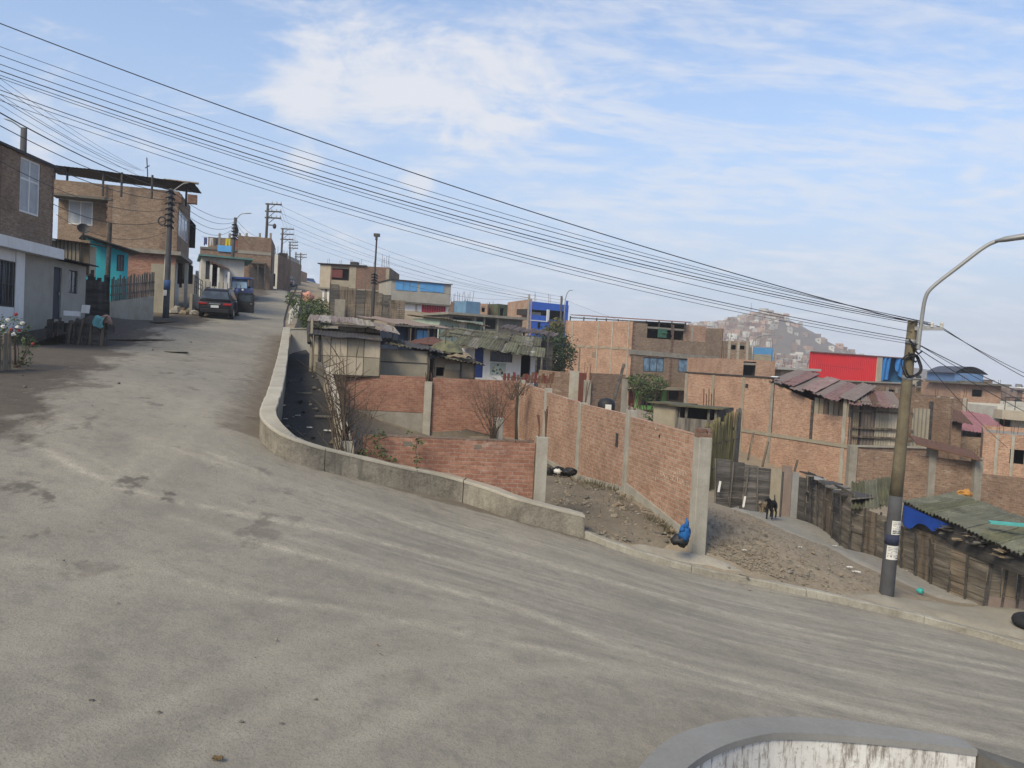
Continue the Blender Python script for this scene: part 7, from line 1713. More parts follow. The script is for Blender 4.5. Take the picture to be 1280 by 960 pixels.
# L. red container room
pl = plan((1010, 474, 72), (1094, 481, 76.5), 2.6, (1013, 474, 75)); zt_ = hz(1010, 440, 72); zb_ = hz(1010, 473, 72)
root = thing('container', 'bright red corrugated container room raised on a brown brick storey', 'container', base(pl[0], zb_)); f = Fr(base(pl[0], 0), pl[1] - pl[0]); L = (pl[1] - pl[0]).length
m = MB(); corrugated(m, f.p(0, 0, zb_), f.u * L, Z3 * (zt_ - zb_), 34, .025, 0, 4, 2); m.build('side', RED, root)
m = MB(); fl = Fr(pl[3], pl[0] - pl[3]); corrugated(m, fl.p(0, 0, zb_), fl.u * (pl[0] - pl[3]).length, Z3 * (zt_ - zb_), 10, .025, 0, 4, 2); m.obox(pl[3] + Z3 * zb_ + f.w * .05, pl[2] - pl[3], f.w * .1, Z3 * (zt_ - zb_)); m.build('end', RED, root)
m = MB(); m.obox(f.p(-.05, -.1, zt_ + .005), f.u * (L + 4.2), pl[3] - pl[0] + f.w * .15, Z3 * .09); m.build('roof', PINK, root)
m = MB(); f.box(m, L, L + .75, -.06, .1, zb_, zt_); m.build('beige_jamb', BOARD_L, root)
m = MB(); f.box(m, L + .75, L + 4.2, 2.3, 2.5, zb_, zt_); f.box(m, L + 4.1, L + 4.2, 0, 2.3, zb_, zt_); m.build('blue_lining', LBLUE, root)
for k, (a, h0) in enumerate(((L + .8, .1), (L + 2.9, .45))):
    m = MB(); g_ = lambda o: (lambda s, t: f.p(a + s * 1.2, .12 * math.sin(s * 12 + t * 3) + o, zt_ - .02 - t * (zt_ - zb_) * (.95 - h0 * (s if k == 0 else 1 - s)))); m.grid(g_(0), 14, 6); m.grid(g_(.012), 14, 6); m.build('blue_curtain', mk((.02, .16, .44), .4, 1.5, .6, .3, .2, 10, 'blue_curtain'), root)
pl2 = plan((1052, 505, 68), (1132, 512, 76), 8); r_ = thing('brick_storey', 'brown brick storey with a grey framed doorway carrying the red container', 'building', base(pl2[0], -9)); fs = polyshell(r_, [pl[0] + Vector((-.4, -.8, 0)), pl2[1] + Vector((.6, -.3, 0)), pl2[1] + Vector((-2, 9, 0)), pl[0] + Vector((-2, 8, 0))], -9, zb_ - .1, B_BRN, {0: [((1110, 487, 1118, 506), 'deep')]})
fq = fs[0]; panel(r_, fq, 1107, 484, 1109.5, 508, CONC, 'door_frame', -.08); panel(r_, fq, 1118.5, 485, 1121, 508, CONC, 'door_frame', -.08); m = MB(); fq.box(m, -.1, fq.L + .1, -.15, 8, zb_ - .098, zb_ - .004); m.build('slab', CONC, r_)
# ---------------------------------------------------------------- plants
def twigs(root, base_pt, n, h, spread, mat, seed, r=.012, lean=(0, 0), name='branch', kids=3, droop=0.0, r_end=.004):
    q = random.Random(seed); m = MB(); base_pt = Vector(base_pt)
    for i in range(n):
        a = q.uniform(0, 6.283); d = Vector((math.cos(a) * spread * q.random() + lean[0], math.sin(a) * spread * q.random() + lean[1], 1)) * h * q.uniform(.6, 1.05)
        p0 = base_pt + Vector((q.gauss(0, .06), q.gauss(0, .06), 0)); pts_ = [p0]
        for k in range(1, 5): pts_.append(p0 + d * k / 4 + Vector((q.gauss(0, .03), q.gauss(0, .03), 0)) * h * .5 - Z3 * droop * (k / 4) ** 2)
        m.tube(pts_, [r + (r_end - r) * k / 4 for k in range(5)], 5)
        for j in range(kids):
            t = q.uniform(.35, .9); k = int(t * 4); s = pts_[k].lerp(pts_[min(k + 1, 4)], t * 4 - k); e = s + Vector((q.gauss(0, .5), q.gauss(0, .5), q.uniform(.2, .9))) * h * .22
            m.tube([s, s.lerp(e, .5) + Vector((q.gauss(0, .02), q.gauss(0, .02), 0)), e], [r * .5, r * .35, r_end * .7], 4)
    return m.build(name, mat, root)
p = P(432, 592, 17.1); p.z = -2.75
root = thing('bare_shrub', 'leafless shrub of long upright twigs at the corner pillar of the alley wall', 'shrub', p)
twigs(root, p + Vector((-.05, .3, 0)), 24, 3.0, .30, TWIG, 3, .021, (-.13, .1), kids=4); twigs(root, p + Vector((.1, .2, .2)), 10, 1.6, .45, TWIG, 4, .012, (.05, .1), kids=4); twigs(root, p + Vector((-.1, .1, .2)), 12, .9, 1.0, TWIG, 6, .008, (-.5, .1), kids=3)
p = P(646, 548, 32.5); root = thing('bare_tree', 'small leafless tree against the back corner of the brick lot', 'tree', p)
m = MB(); m.tube([p - Z3 * .3, P(645, 510, 32.4), P(647, 490, 32.4), P(640, 474, 32.3)], [.07, .055, .045, .015], 7); m.tube([P(646, 498, 32.4), P(655, 484, 32.4), P(661, 472, 32.3)], [.035, .025, .01], 6); m.build('trunk', TWIG, root)
twigs(root, P(640, 500, 32.4), 12, 1.3, 1.1, TWIG, 8, .016, (.1, 0), kids=5, droop=.2); twigs(root, P(652, 494, 32.3), 7, .9, 1.4, TWIG, 9, .014, (.3, 0), kids=4, droop=.3)
p = P(616, 548, 31.0); root = thing('dry_bush', 'dry grey bush of fine twigs beside the whitewashed post', 'bush', p); twigs(root, p, 46, 2.4, .85, TWIG, 12, .010, (0, 0), kids=6)
def vine(label, stems, leaves_at, seed, Y=17.35):
    q = random.Random(seed); root = thing('vine', label, 'plant', P(*stems[0][0], Y)); m = MB()
    for st in stems: m.tube(smooth_line([P(x, y, Y + q.uniform(-.05, .05)) for x, y in st], 1), .008, 5)
    m.build('stem', TWIG, root); m = MB()
    for x, y, rx, n in leaves_at: leafball(m, P(x, y, Y - .03), (rx, .12, rx), n, .075, seed + int(x), hollow=.1)
    m.build('leaves', LEAF, root)
vine('leafy creeper hanging over the left end of the low front wall', [[(440, 575), (452, 552), (462, 560), (472, 575)], [(462, 556), (476, 548), (492, 545)], [(455, 560), (466, 590)]], [(455, 566, .16, 40), (474, 561, .2, 60), (481, 572, .16, 45), (449, 572, .13, 30), (467, 548, .1, 20), (478, 543, .12, 30), (490, 575, .1, 18)], 4)
vine('thin trailing creeper down the front wall by the left dark hole', [[(524, 545), (519, 560), (522, 575), (519, 588)]], [(524, 552, .11, 26), (521, 574, .12, 30), (516, 559, .08, 14), (512, 541, .07, 12), (521, 587, .06, 8)], 9)
pb = P(392, 415, 44); bush('bush', 'green bush spilling over the top of the alley end wall', 'bush', Vector((pb.x, pb.y, -.4)), [(P(388, 388, 44), (1.0, .8, .8)), (P(396, 398, 43.5), (.9, .7, .7)), (P(384, 400, 43.5), (.5, .5, .5)), (P(399, 384, 44.5), (.6, .6, .5))], 2200, .13, LEAF, 21, 12)
pb = P(365, 380, 60); bush('bush', 'small green shrub at the right edge of the street above the alley', 'bush', Vector((pb.x, pb.y, pb.z - .4)), [(P(365, 374, 60), (.6, .5, .55)), (P(366, 379, 60), (.4, .4, .3))], 500, .14, LEAF, 22, 6)
pb = P(314, 364, 80); bush('bush', 'dark hedge like bush in front of the brown brick house on the left', 'bush', Vector((pb.x, pb.y, pb.z - .5)), [(P(309, 355, 80), (1.3, .8, 1.0)), (P(317, 354, 80), (1.2, .8, .9)), (P(323, 358, 80), (.7, .7, .6))], 1500, .2, LEAF_D, 23, 8)
pb = P(688, 470, 66); root = bush('tree', 'dense dark green tree between the blue house and the big brick house', 'tree', Vector((pb.x, pb.y, -4)), [(P(690, 438, 66), (2.0, 1.8, 2.0)), (P(683, 450, 65), (1.6, 1.5, 1.3)), (P(697, 452, 66), (1.4, 1.4, 1.5)), (P(692, 428, 67), (1.1, 1.1, .8)), (P(680, 437, 66), (.9, .9, .6)), (P(699, 427, 67), (.7, .8, .9))], 5200, .22, LEAF_D, 24, 16)
pb = P(690, 420, 85); bush('tree', 'paler yellowish tree behind the dense dark green tree', 'tree', Vector((pb.x, pb.y, -4)), [(P(692, 413, 85), (1.1, 1.1, 1.0)), (P(698, 408, 85), (.8, .8, 1.0)), (P(686, 417, 85), (.9, .9, .6))], 1300, .24, mleaf((.09, .095, .03), (.15, .14, .05), 'yellowish_leaves'), 25, 8)
pb = P(806, 520, 62); root = bush('tree', 'spreading green tree in front of the lime green porch', 'tree', Vector((pb.x, pb.y, -6)), [(P(806, 478, 62), (1.7, 1.2, .75)), (P(792, 478, 62), (1.1, 1.0, .45)), (P(819, 481, 61), (.9, .9, .5)), (P(812, 492, 61.5), (.9, .8, .7))], 2000, .19, LEAF, 26, 14)
pb = P(828, 526, 45); bush('bush', 'low green shrub beside the black fronted shed', 'bush', Vector((pb.x, pb.y, -5)), [(P(820, 520, 45), (.7, .5, .35)), (P(835, 522, 45), (.5, .5, .3))], 420, .16, LEAF, 27, 6)
# ---------------------------------------------------------------- litter
q = random.Random(77)
zt = lambda x, y: ZTn().many([[x, y]])[0]
def sack(name, label, p, r, mat, seed, h=1.0, cat='bag', n=10, group=None):
    m = MB(); p = Vector(p); m.ell(p + Z3 * r * .55 * h, (r, r * .85, r * .65 * h), 12, 9, 0, .75, seed); return tag(m.build(name, mat, None, True), label, cat, group)
p = P(852, 684, 17.0); root = thing('rubbish_bag', 'bright blue plastic bag tied up on a black rubbish heap at the wall end', 'bag', p); m = MB(); m.ell(p + Vector((-.02, 0, .16)), (.16, .14, .13), 12, 8, 0, .8, 2); m.build('black_bag', BLACK, root, True)
m = MB(); m.ell(p + Vector((.03, -.06, .3)), (.11, .1, .17), 12, 9, 0, .7, 5); m.tube([p + Vector((.05, -.05, .44)), p + Vector((.08, -.04, .56)), p + Vector((.05, -.05, .64))], [.07, .04, .015], 7); m.ell(p + Vector((-.04, -.12, .4)), (.06, .04, .05), 8, 6, 0, .8, 7); m.build('blue_bag', BAGB, root, True)
p = P(700, 590, 25.3); p.z = zt(p.x, p.y) + .1
for k in range(3): sack('rubbish_bag', 'black rubbish bag in the heap against the far end of the orange lot wall', p + Vector((k * .35 - .4, (k % 2) * .3, 0)), .2, BLACK, k + 3, 1, group='black bags heaped in the lot')
sack('rubbish_bag', 'crumpled white bag lying on the black rubbish heap in the lot', p + Vector((-.1, -.3, .1)), .13, PAPER, 9)
p = P(1151, 729, 19.9); p.z = zt(p.x, p.y) + .07; sack('rubbish_bag', 'small turquoise plastic bag on the path by the plank shed', p, .09, mk((.06, .42, .36), .2, 5, .4, 0, .1, 20, 'turquoise_plastic'), 4)
def scrap(label, px_, py_, Zf, w, mat, name='litter_scrap', group=None, lift=.06):
    p = hit(px_, py_, Zf); m = MB(); sd = int(px_ * 3 + py_); f = lambda o: (lambda s, t: p + Vector(((s - .5) * w, (t - .5) * w * .6, lift + .05 * abs(noise.noise(Vector((s * 4 + sd, t * 4, 0)))) * w * 4 + o))); m.grid(f(.01), 7, 6); m.grid(f(0), 7, 6); return tag(m.build(name, mat), label, 'litter', group)
class ZT3:
    def __call__(s, x, y): return zt(x, y)
ZQ = ZT3()
for x, y, w in ((1070, 718, .32), (1062, 712, .25), (930, 691, .16), (1000, 687, .14), (1043, 685, .22), (1133, 716, .1), (772, 660, .14)): scrap('pale scrap of plastic littering the dry earth below the kerb', x, y, ZQ, w * .6, PAPER, group='pale scraps littering the earth')
for x, y, w in ((352, 509, .22), (357, 526, .12), (387, 537, .14), (410, 541, .2), (372, 522, .14)): scrap('white scrap lying on the black ash of the alley', x, y, Za, w, PAPER, group='white scraps on the alley ash', lift=.05)
for k, (x, y, l) in enumerate(((393, 524, .8), (370, 494, .5))): p = hit(x, y, Za) + Z3 * .07; m = MB(); m.obox(p, Vector((l, .08, 0)), Vector((0, .1, 0)), Z3 * .04); tag(m.build('plank', WOOD_G), ('broken pale plank lying on the alley ash', 'short plank lying farther up the alley ash')[k], 'plank')
STN = [CONC, CARD, CONC_D, BOARD]
def stones(n, area, Zf, r, label, group, seed, mats=STN, lift=.02):
    q = random.Random(seed); pro = []
    for k in range(4):
        m = MB(); m.ell((0, 0, 0), (1, .8, .55), 7, 5, 0, .8, k + seed); o = m.build('stone', mats[k % len(mats)], None, False, (0, 0, 0)); pro.append(o)
    for i in range(n):
        o = pro[i] if i < 4 else pro[i % 4].copy()
        if i >= 4: COL.objects.link(o)
        x0, y0, x1, y1 = area[i % len(area)]; p = hit(q.uniform(x0, x1), q.uniform(y0, y1), Zf); s = r * q.choice((.5, .6, .8, 1, 1.6)); o.location = p + Z3 * (lift + s * .2); o.scale = (s, s, s); o.rotation_euler = (0, 0, q.uniform(0, 6)); tag(o, label, 'stone', group)
stones(60, [(690, 590, 860, 670)], ZQ, .05, 'small stone on the rubble floor of the brick lot', 'stones on the lot floor', 3, lift=.09)
stones(60, [(900, 650, 1040, 740), (1000, 690, 1100, 745)], ZQ, .035, 'small stone on the dry earth slope between kerb and path', 'stones on the earth slope', 5)
stones(26, [(0, 560, 600, 900), (300, 700, 800, 940)], Zr, .011, 'pebble scattered over the dusty road', 'pebbles on the road', 7)
stones(22, [(20, 440, 160, 520), (120, 415, 260, 440)], Zr, .024, 'small stone on the dark soil before the left houses', 'stones on the left soil', 9)
stones(34, [(345, 450, 420, 570), (350, 470, 400, 560)], Za, .06, 'small stone or clod on the black ash of the alley', 'stones on the alley ash', 11, [ASH, CONC_D, GREYEARTH, CONC], .04)
p = hit(612 / 2.782, 440, Zr); m = MB(); m.cyl(p + Z3 * .012, p + Z3 * .03, .42, n=20); tag(m.build('manhole_cover', CONC), 'round concrete manhole cover set in the road surface', 'manhole cover')
p = P(1291, 780, 17.6); p.z = zt(p.x, p.y) + .1
root = thing('tyre', 'black worn tyre lying on the pavement slab at the right frame edge', 'tyre', p); m = MB(); c = p + Z3 * .13
for k in range(1): m.tube([c + Vector((math.cos(a) * .3, math.sin(a) * .3, .02 * math.sin(a))) for a in np.linspace(0, 6.2832, 25)], .115, 10, False)
m.build('tread', TYRE, root, True)
p = P(385, 372, 62); sack('sack', 'salmon pink sack standing at the right edge of the street', (p.x, p.y, Zt(p.x, p.y) if False else p.z - .3), .38, mk((.50, .24, .18), .2, 3, .7, 0, .1, 20, 'pink_sack'), 3, 1.7)
root = thing('rail_barrier', 'low whitewashed stone and rail barrier at the street edge above the alley', 'barrier', P(368, 398, 50))
for k in range(5):
    p = P(361.5 + k * 2.6, 399 - k * 3.4, 48 + k * 2.2); m = MB(); m.bar(p - Z3 * .3, p + Z3 * .55 + Vector((.1, 0, 0)), .12); m.build('post', OFFW, root)
m = MB(); m.bar(P(361, 391, 48), P(373, 379, 57), .07); m.build('rail', OFFW, root)
# ---------------------------------------------------------------- hill, plain and the crowd of small houses
HR = [(740, 446), (780, 432), (815, 419), (845, 413), (870, 409), (895, 406), (920, 402), (940, 398), (955, 395), (970, 396), (985, 401), (1000, 407), (1015, 415), (1030, 424), (1050, 434), (1075, 444), (1100, 451), (1140, 459), (1190, 468)]
HX = [P(x, y, 800) for x, y in HR]
hx = np.array([p.x for p in HX]); hzv = np.array([p.z for p in HX])
def hill_z(x, y):
    k = x * 800 / max(y, 300) if y < 800 else x
    r = np.interp(k, hx, hzv, -17, -17); t = (800 - y) / 330 if y < 800 else (y - 800) / 260
    b = max(0, 1 - t * t * (3 - 2 * min(1, t))) if t < 1 else 0
    return -17.2 + max(0, r + 17) * b + (2.5 * noise.noise(Vector((x / 40, y / 40, 0))) + 1.2 * noise.noise(Vector((x / 13, y / 13, 3)))) * b
t = NT('hill_earth'); n1 = t.noise(t.pos, .02, 5, .6); n2 = t.noise(t.pos, .12, 4, .65)
c = t.mix(t.ramp(n1, .35, .65), (.10, .078, .058), (.135, .105, .08)); c = t.mix(t.ramp(n2, .5, .7, 0, .7), c, (.085, .07, .055)); HILLM = t.done(c, .95)
m = MB(); m.grid(lambda s, tt: (lambda x, y: (x, y, hill_z(x, y)))(60 + s * 440, 450 + tt * 620), 70, 60); o = m.build('hill', HILLM, None, True); o['kind'] = 'structure'
# distant range, just a breath darker than the sky
m = MB(); m.grid(lambda s, tt: (lambda x: (x, 3900 + tt * 500, -18 + (70 + 90 * max(0, noise.noise(Vector((x / 900, 2.2, 0))) + .35)) * math.sin(min(1, tt * 2) * 1.57) * (1 - .3 * abs(s - .4)) * .55))(-1200 + s * 3600), 80, 6); o = m.build('mountains', mk((.10, .085, .07), .3, .002, .95, 0, 0, .01, 'mountain'), None, True); o['kind'] = 'structure'
def far_house(mat, w, d, h, seed, tank=False, upper=True, winmat=None):
    q = random.Random(seed); root = bpy.data.objects.new('valley_house', None); COL.objects.link(root); m = MB(); f = Fr((-w / 2, -d / 2, 0), (1, 0)); hs = []
    nst = max(1, int(h / 2.7))
    for s in range(nst):
        for k in range(max(1, int(w / 3.2))):
            if q.random() < .75: a = (k + .5) * w / max(1, int(w / 3.2)); z = h * s / nst; ww = q.uniform(.5, .9); hs.append((a - ww, a + ww, z + (.0 if q.random() < .25 and s == 0 else .9), z + 2.1))
    m = MB(); wall_holes(m, f, 0, w, -6, h, .2, hs); f.left(d).box(m, 0, d - .2, 0, .2, -6, h); f.right(w).box(m, .2, d, 0, .2, -6, h); f.box(m, .2, w - .2, d - .2, d, -6, h); m.build('wall', mat, root, False, (0, 0, 0))
    m = MB(); f.box(m, .2, w - .2, .2, d - .2, h - .55, h - .4); m.build('roof', CONC, root, False, (0, 0, 0))
    for hh in hs: m = MB(); f.box(m, hh[0] - .05, hh[1] + .05, .15, .19, hh[2] - .05, hh[3] + .05); m.build('window', winmat or GLASS, root, False, (0, 0, 0))
    m = MB(); f.box(m, -.05, w + .05, -.08, .0, h / nst - .15, h / nst + .1); m.build('floor_band', CONC_L, root, False, (0, 0, 0))
    if upper:
        m = MB(); x = q.uniform(.5, w - 3.5); f2 = Fr((-w / 2 + x, -d / 2 + d * .4, 0), (1, 0)); f2.box(m, 0, 3, 0, 3, h - .4, h + 2.0); m.build('roof_room', q.choice((B_OR, B_BRN, B_TAN, BOARD, ZINC)), root, False, (0, 0, 0))
        m = MB(); f2.box(m, -.3, 3.4, -.3, 3.3, h + 2.005, h + 2.1); m.build('roof_sheet', q.choice((PINKG, ZINC, IRON, MOSS)), root, False, (0, 0, 0))
    for k in range(3): p = Vector((q.choice((-1, 1)) * (w / 2 - .2), q.choice((-1, 1)) * (d / 2 - .3), h)); rebars(root, (p.x, p.y, h), 1, 1.2, RUST, .1, .03)
    if tank: m = MB(); c = Vector((q.uniform(-w / 3, w / 3), 0, h - .4)); m.tube([c, c + Z3 * 1.0, c + Z3 * 1.3], [.6, .6, .2], 12); m.build('water_tank', BLACK, root, False, (0, 0, 0))
    for ch in root.children: ch.location = ch.location
    return root
ARCH = [('orange brick', B_OR, 8, 8, 5.4, 1, True), ('tan brick', B_TAN, 9, 8, 5.6, 2, False), ('brown brick', B_BRN, 8, 9, 2.9, 3, True), ('grey rendered', PLAST, 7, 8, 5.2, 4, True), ('cream painted', OFFW, 8, 7, 5.6, 5, False), ('orange brick', B_OR, 7, 9, 8.0, 6, True),
        ('pale green', PGREEN, 7, 8, 5.2, 7, False), ('ochre painted', mk((.46, .30, .12), .25, 1.2, .8, .3, .1, 18, 'ochre_paint'), 8, 8, 5.4, 8, True), ('white painted', WHITE, 7, 7, 2.9, 9, True), ('brown brick', B_BRN, 9, 9, 5.4, 10, True), ('dull red', mk((.30, .12, .09), .3, 1.2, .8, .3, .1, 18, 'dull_red'), 8, 8, 5.2, 11, False), ('blue painted', mk((.10, .19, .36), .25, 1.2, .8, .3, .1, 18, 'dusty_blue'), 8, 8, 5.4, 12, True)]
PRO = [far_house(a[1], a[2], a[3], a[4], a[5], a[6], a[5] % 2 == 0) for a in ARCH]
def simple_far(mat, w, d, h, seed):
    q = random.Random(seed + 50); m = MB(); hs = []; nst = max(1, int(h / 2.7))
    m.box((0, 0, h / 2 - 3), (w, d, h + 6))
    for s in range(nst):
        for k in range(3):
            if q.random() < .7: m.box((-w / 3 + k * w / 3, -d / 2, h * s / nst + 1.4), (q.uniform(1.1, 1.8), .3, q.uniform(1.1, 1.9)), 0, 1)
    for k in range(2):
        if q.random() < .7: m.box((-w / 2, -d / 4 + k * d / 2, h - 1.5), (.3, 1.5, 1.4), 0, 1)
    if seed % 2: m.box((q.uniform(-1.5, 1.5), 1, h + .9), (w * .45, d * .45, 2.2), 0, 2)
    if seed % 3 == 0: m.box((w * .2, -1, h + .4), (1.1, 1.1, 1.2), .3, 1)
    return m.build('valley_house', [mat, GLASS, CONC_D], None, False, (0, 0, 0))
SIM = [simple_far(a[1], a[2], a[3], a[4], a[5]) for a in ARCH]; HIM = [o.copy() for o in SIM]
for o in HIM: COL.objects.link(o); o.name = 'hill_house'
usedp = set()
def put_house(k, x, y, z, rz, sc, where, group, far=False):
    if far:
        S_ = HIM if group == G3 else SIM; kk = k + (100 if group == G3 else 200); r_ = S_[k] if kk not in usedp else S_[k].copy()
        if kk in usedp: COL.objects.link(r_)
        usedp.add(kk)
    else: r_ = PRO[k] if k not in usedp else copy_tree(PRO[k]); usedp.add(k)
    r_.location = (x, y, z); r_.rotation_euler = (0, 0, rz); r_.scale = sc
    st = 'tall' if ARCH[k][4] > 6 else 'low' if ARCH[k][4] < 3 else 'two storey'
    tag(r_, '%s %s house %s' % (st, ARCH[k][0], where), 'house', group); return r_
q = random.Random(101)
cnt = 0; placed = []
def try_put(px_, Y, zt_px=None, scr=(.8, 1.15), where='', group='', ks=None, zb=None, minr=7.5, far=False, zt_=None):
    x = (px_ - 640) / 1000 * Y
    if any((x - a) ** 2 + (Y - b) ** 2 < minr ** 2 for a, b in placed): return False
    placed.append((x, Y)); k = q.choice(ks or range(len(PRO))); s = q.uniform(*scr)
    sz = s * q.uniform(.85, 1.15); z = zb if zb is not None else zt_ - (ARCH[k][4] + (2.2 if ARCH[k][5] % 2 == 0 or (far and ARCH[k][5] % 2) else .3)) * sz
    put_house(k, x, Y, z, q.uniform(-.5, .5), (s, s, sz), where, group, far); return True
ks_b = [0, 0, 1, 1, 2, 3, 4, 5, 7, 9, 9]
G1 = 'houses crowding the near valley'; G2 = 'houses over the valley floor'; G3 = 'small houses over the hill'
# valley streets
n = 0; tries = 0
while n < 80 and tries < 3000:
    tries += 1; Y = 84 + 150 * q.random() ** 1.5; px_ = q.uniform(905, 1345)
    x = (px_ - 640) / 1000 * Y
    hzpx = 464 + (px_ - 960) * .052
    ztop = q.uniform(-.032, .004) * Y if Y > 110 else q.uniform(-.05, -.022) * Y
    if 1000 < px_ < 1135: ztop = min(ztop, -.012 * Y)
    n += try_put(px_, Y, where='among the roofs of the near valley', group=G1, ks=ks_b, zt_=ztop, minr=10.0)
n = 0; tries = 0
while n < 30 and tries < 3000:
    tries += 1; Y = q.uniform(66, 130); px_ = q.uniform(1135, 1350); n += try_put(px_, Y, where='among the roofs of the near valley', group=G1, ks=ks_b, zt_=q.uniform(-.055, -.02) * Y, minr=7.2, scr=(.6, .85))
n = 0; tries = 0
while n < 18 and tries < 900:
    tries += 1; Y = q.uniform(50, 130); px_ = q.uniform(1400, 1850); n += try_put(px_, Y, where='among the roofs of the near valley', group=G1, ks=ks_b, zt_=q.uniform(-.05, -.02) * Y, minr=11)
n = 0; tries = 0
while n < 160 and tries < 9000:
    tries += 1; Y = 235 + 320 * q.random(); px_ = q.uniform(860, 1350); n += try_put(px_, Y, where='on the far valley floor', group=G2, zt_=q.uniform(-.026, .000) * Y, minr=9, far=True, scr=(.6, 1.0))
n = 0; tries = 0
while n < 275 and tries < 14000:
    tries += 1; Y = 560 + 235 * q.random(); px_ = q.uniform(815, 1120); x = (px_ - 640) / 1000 * Y; z = hill_z(x, Y)
    rel = (z + 17) / 70
    bare = px_ > 962 and 8 < z < 50 and q.random() < .88 and Y > 620
    if bare or z < -16: continue
    n += try_put(px_, Y, where='climbing the hazy hill', group=G3, zb=z - 1.0, scr=(.38, .62), minr=4.6, far=True, ks=[0, 1, 1, 2, 3, 3, 4, 5, 9, 2, 8, 10])
for k, o in enumerate(SIM):
    if k + 200 not in usedp: bpy.data.objects.remove(o)
for k, o in enumerate(HIM):
    if k + 100 not in usedp: bpy.data.objects.remove(o)
for k, o in enumerate(PRO):
    if k not in usedp:
        for ch in list(o.children_recursive): bpy.data.objects.remove(ch)
        bpy.data.objects.remove(o)
wt = P(954.5, 393, 790); root = thing('water_tank', 'round pale water tank on the summit of the hazy hill', 'water tank', wt); m = MB(); m.tube([wt - Z3 * 3, wt + Z3 * 5], [4.2, 4.2], 20); m.build('tank', OFFW, root); m = MB(); m.tube([wt + Z3 * 5.01, wt + Z3 * 5.6], [4.6, 4.4], 20); m.build('rim', CONC_L, root); 
mt = P(938, 400, 800); m = MB(); m.bar(mt, mt + Z3 * 17, .5); m.bar(mt + Vector((-1.5, 0, 12)), mt + Vector((1.5, 0, 12)), .3); tag(m.build('mast', STEEL), 'thin radio mast left of the water tank on the hill', 'mast')
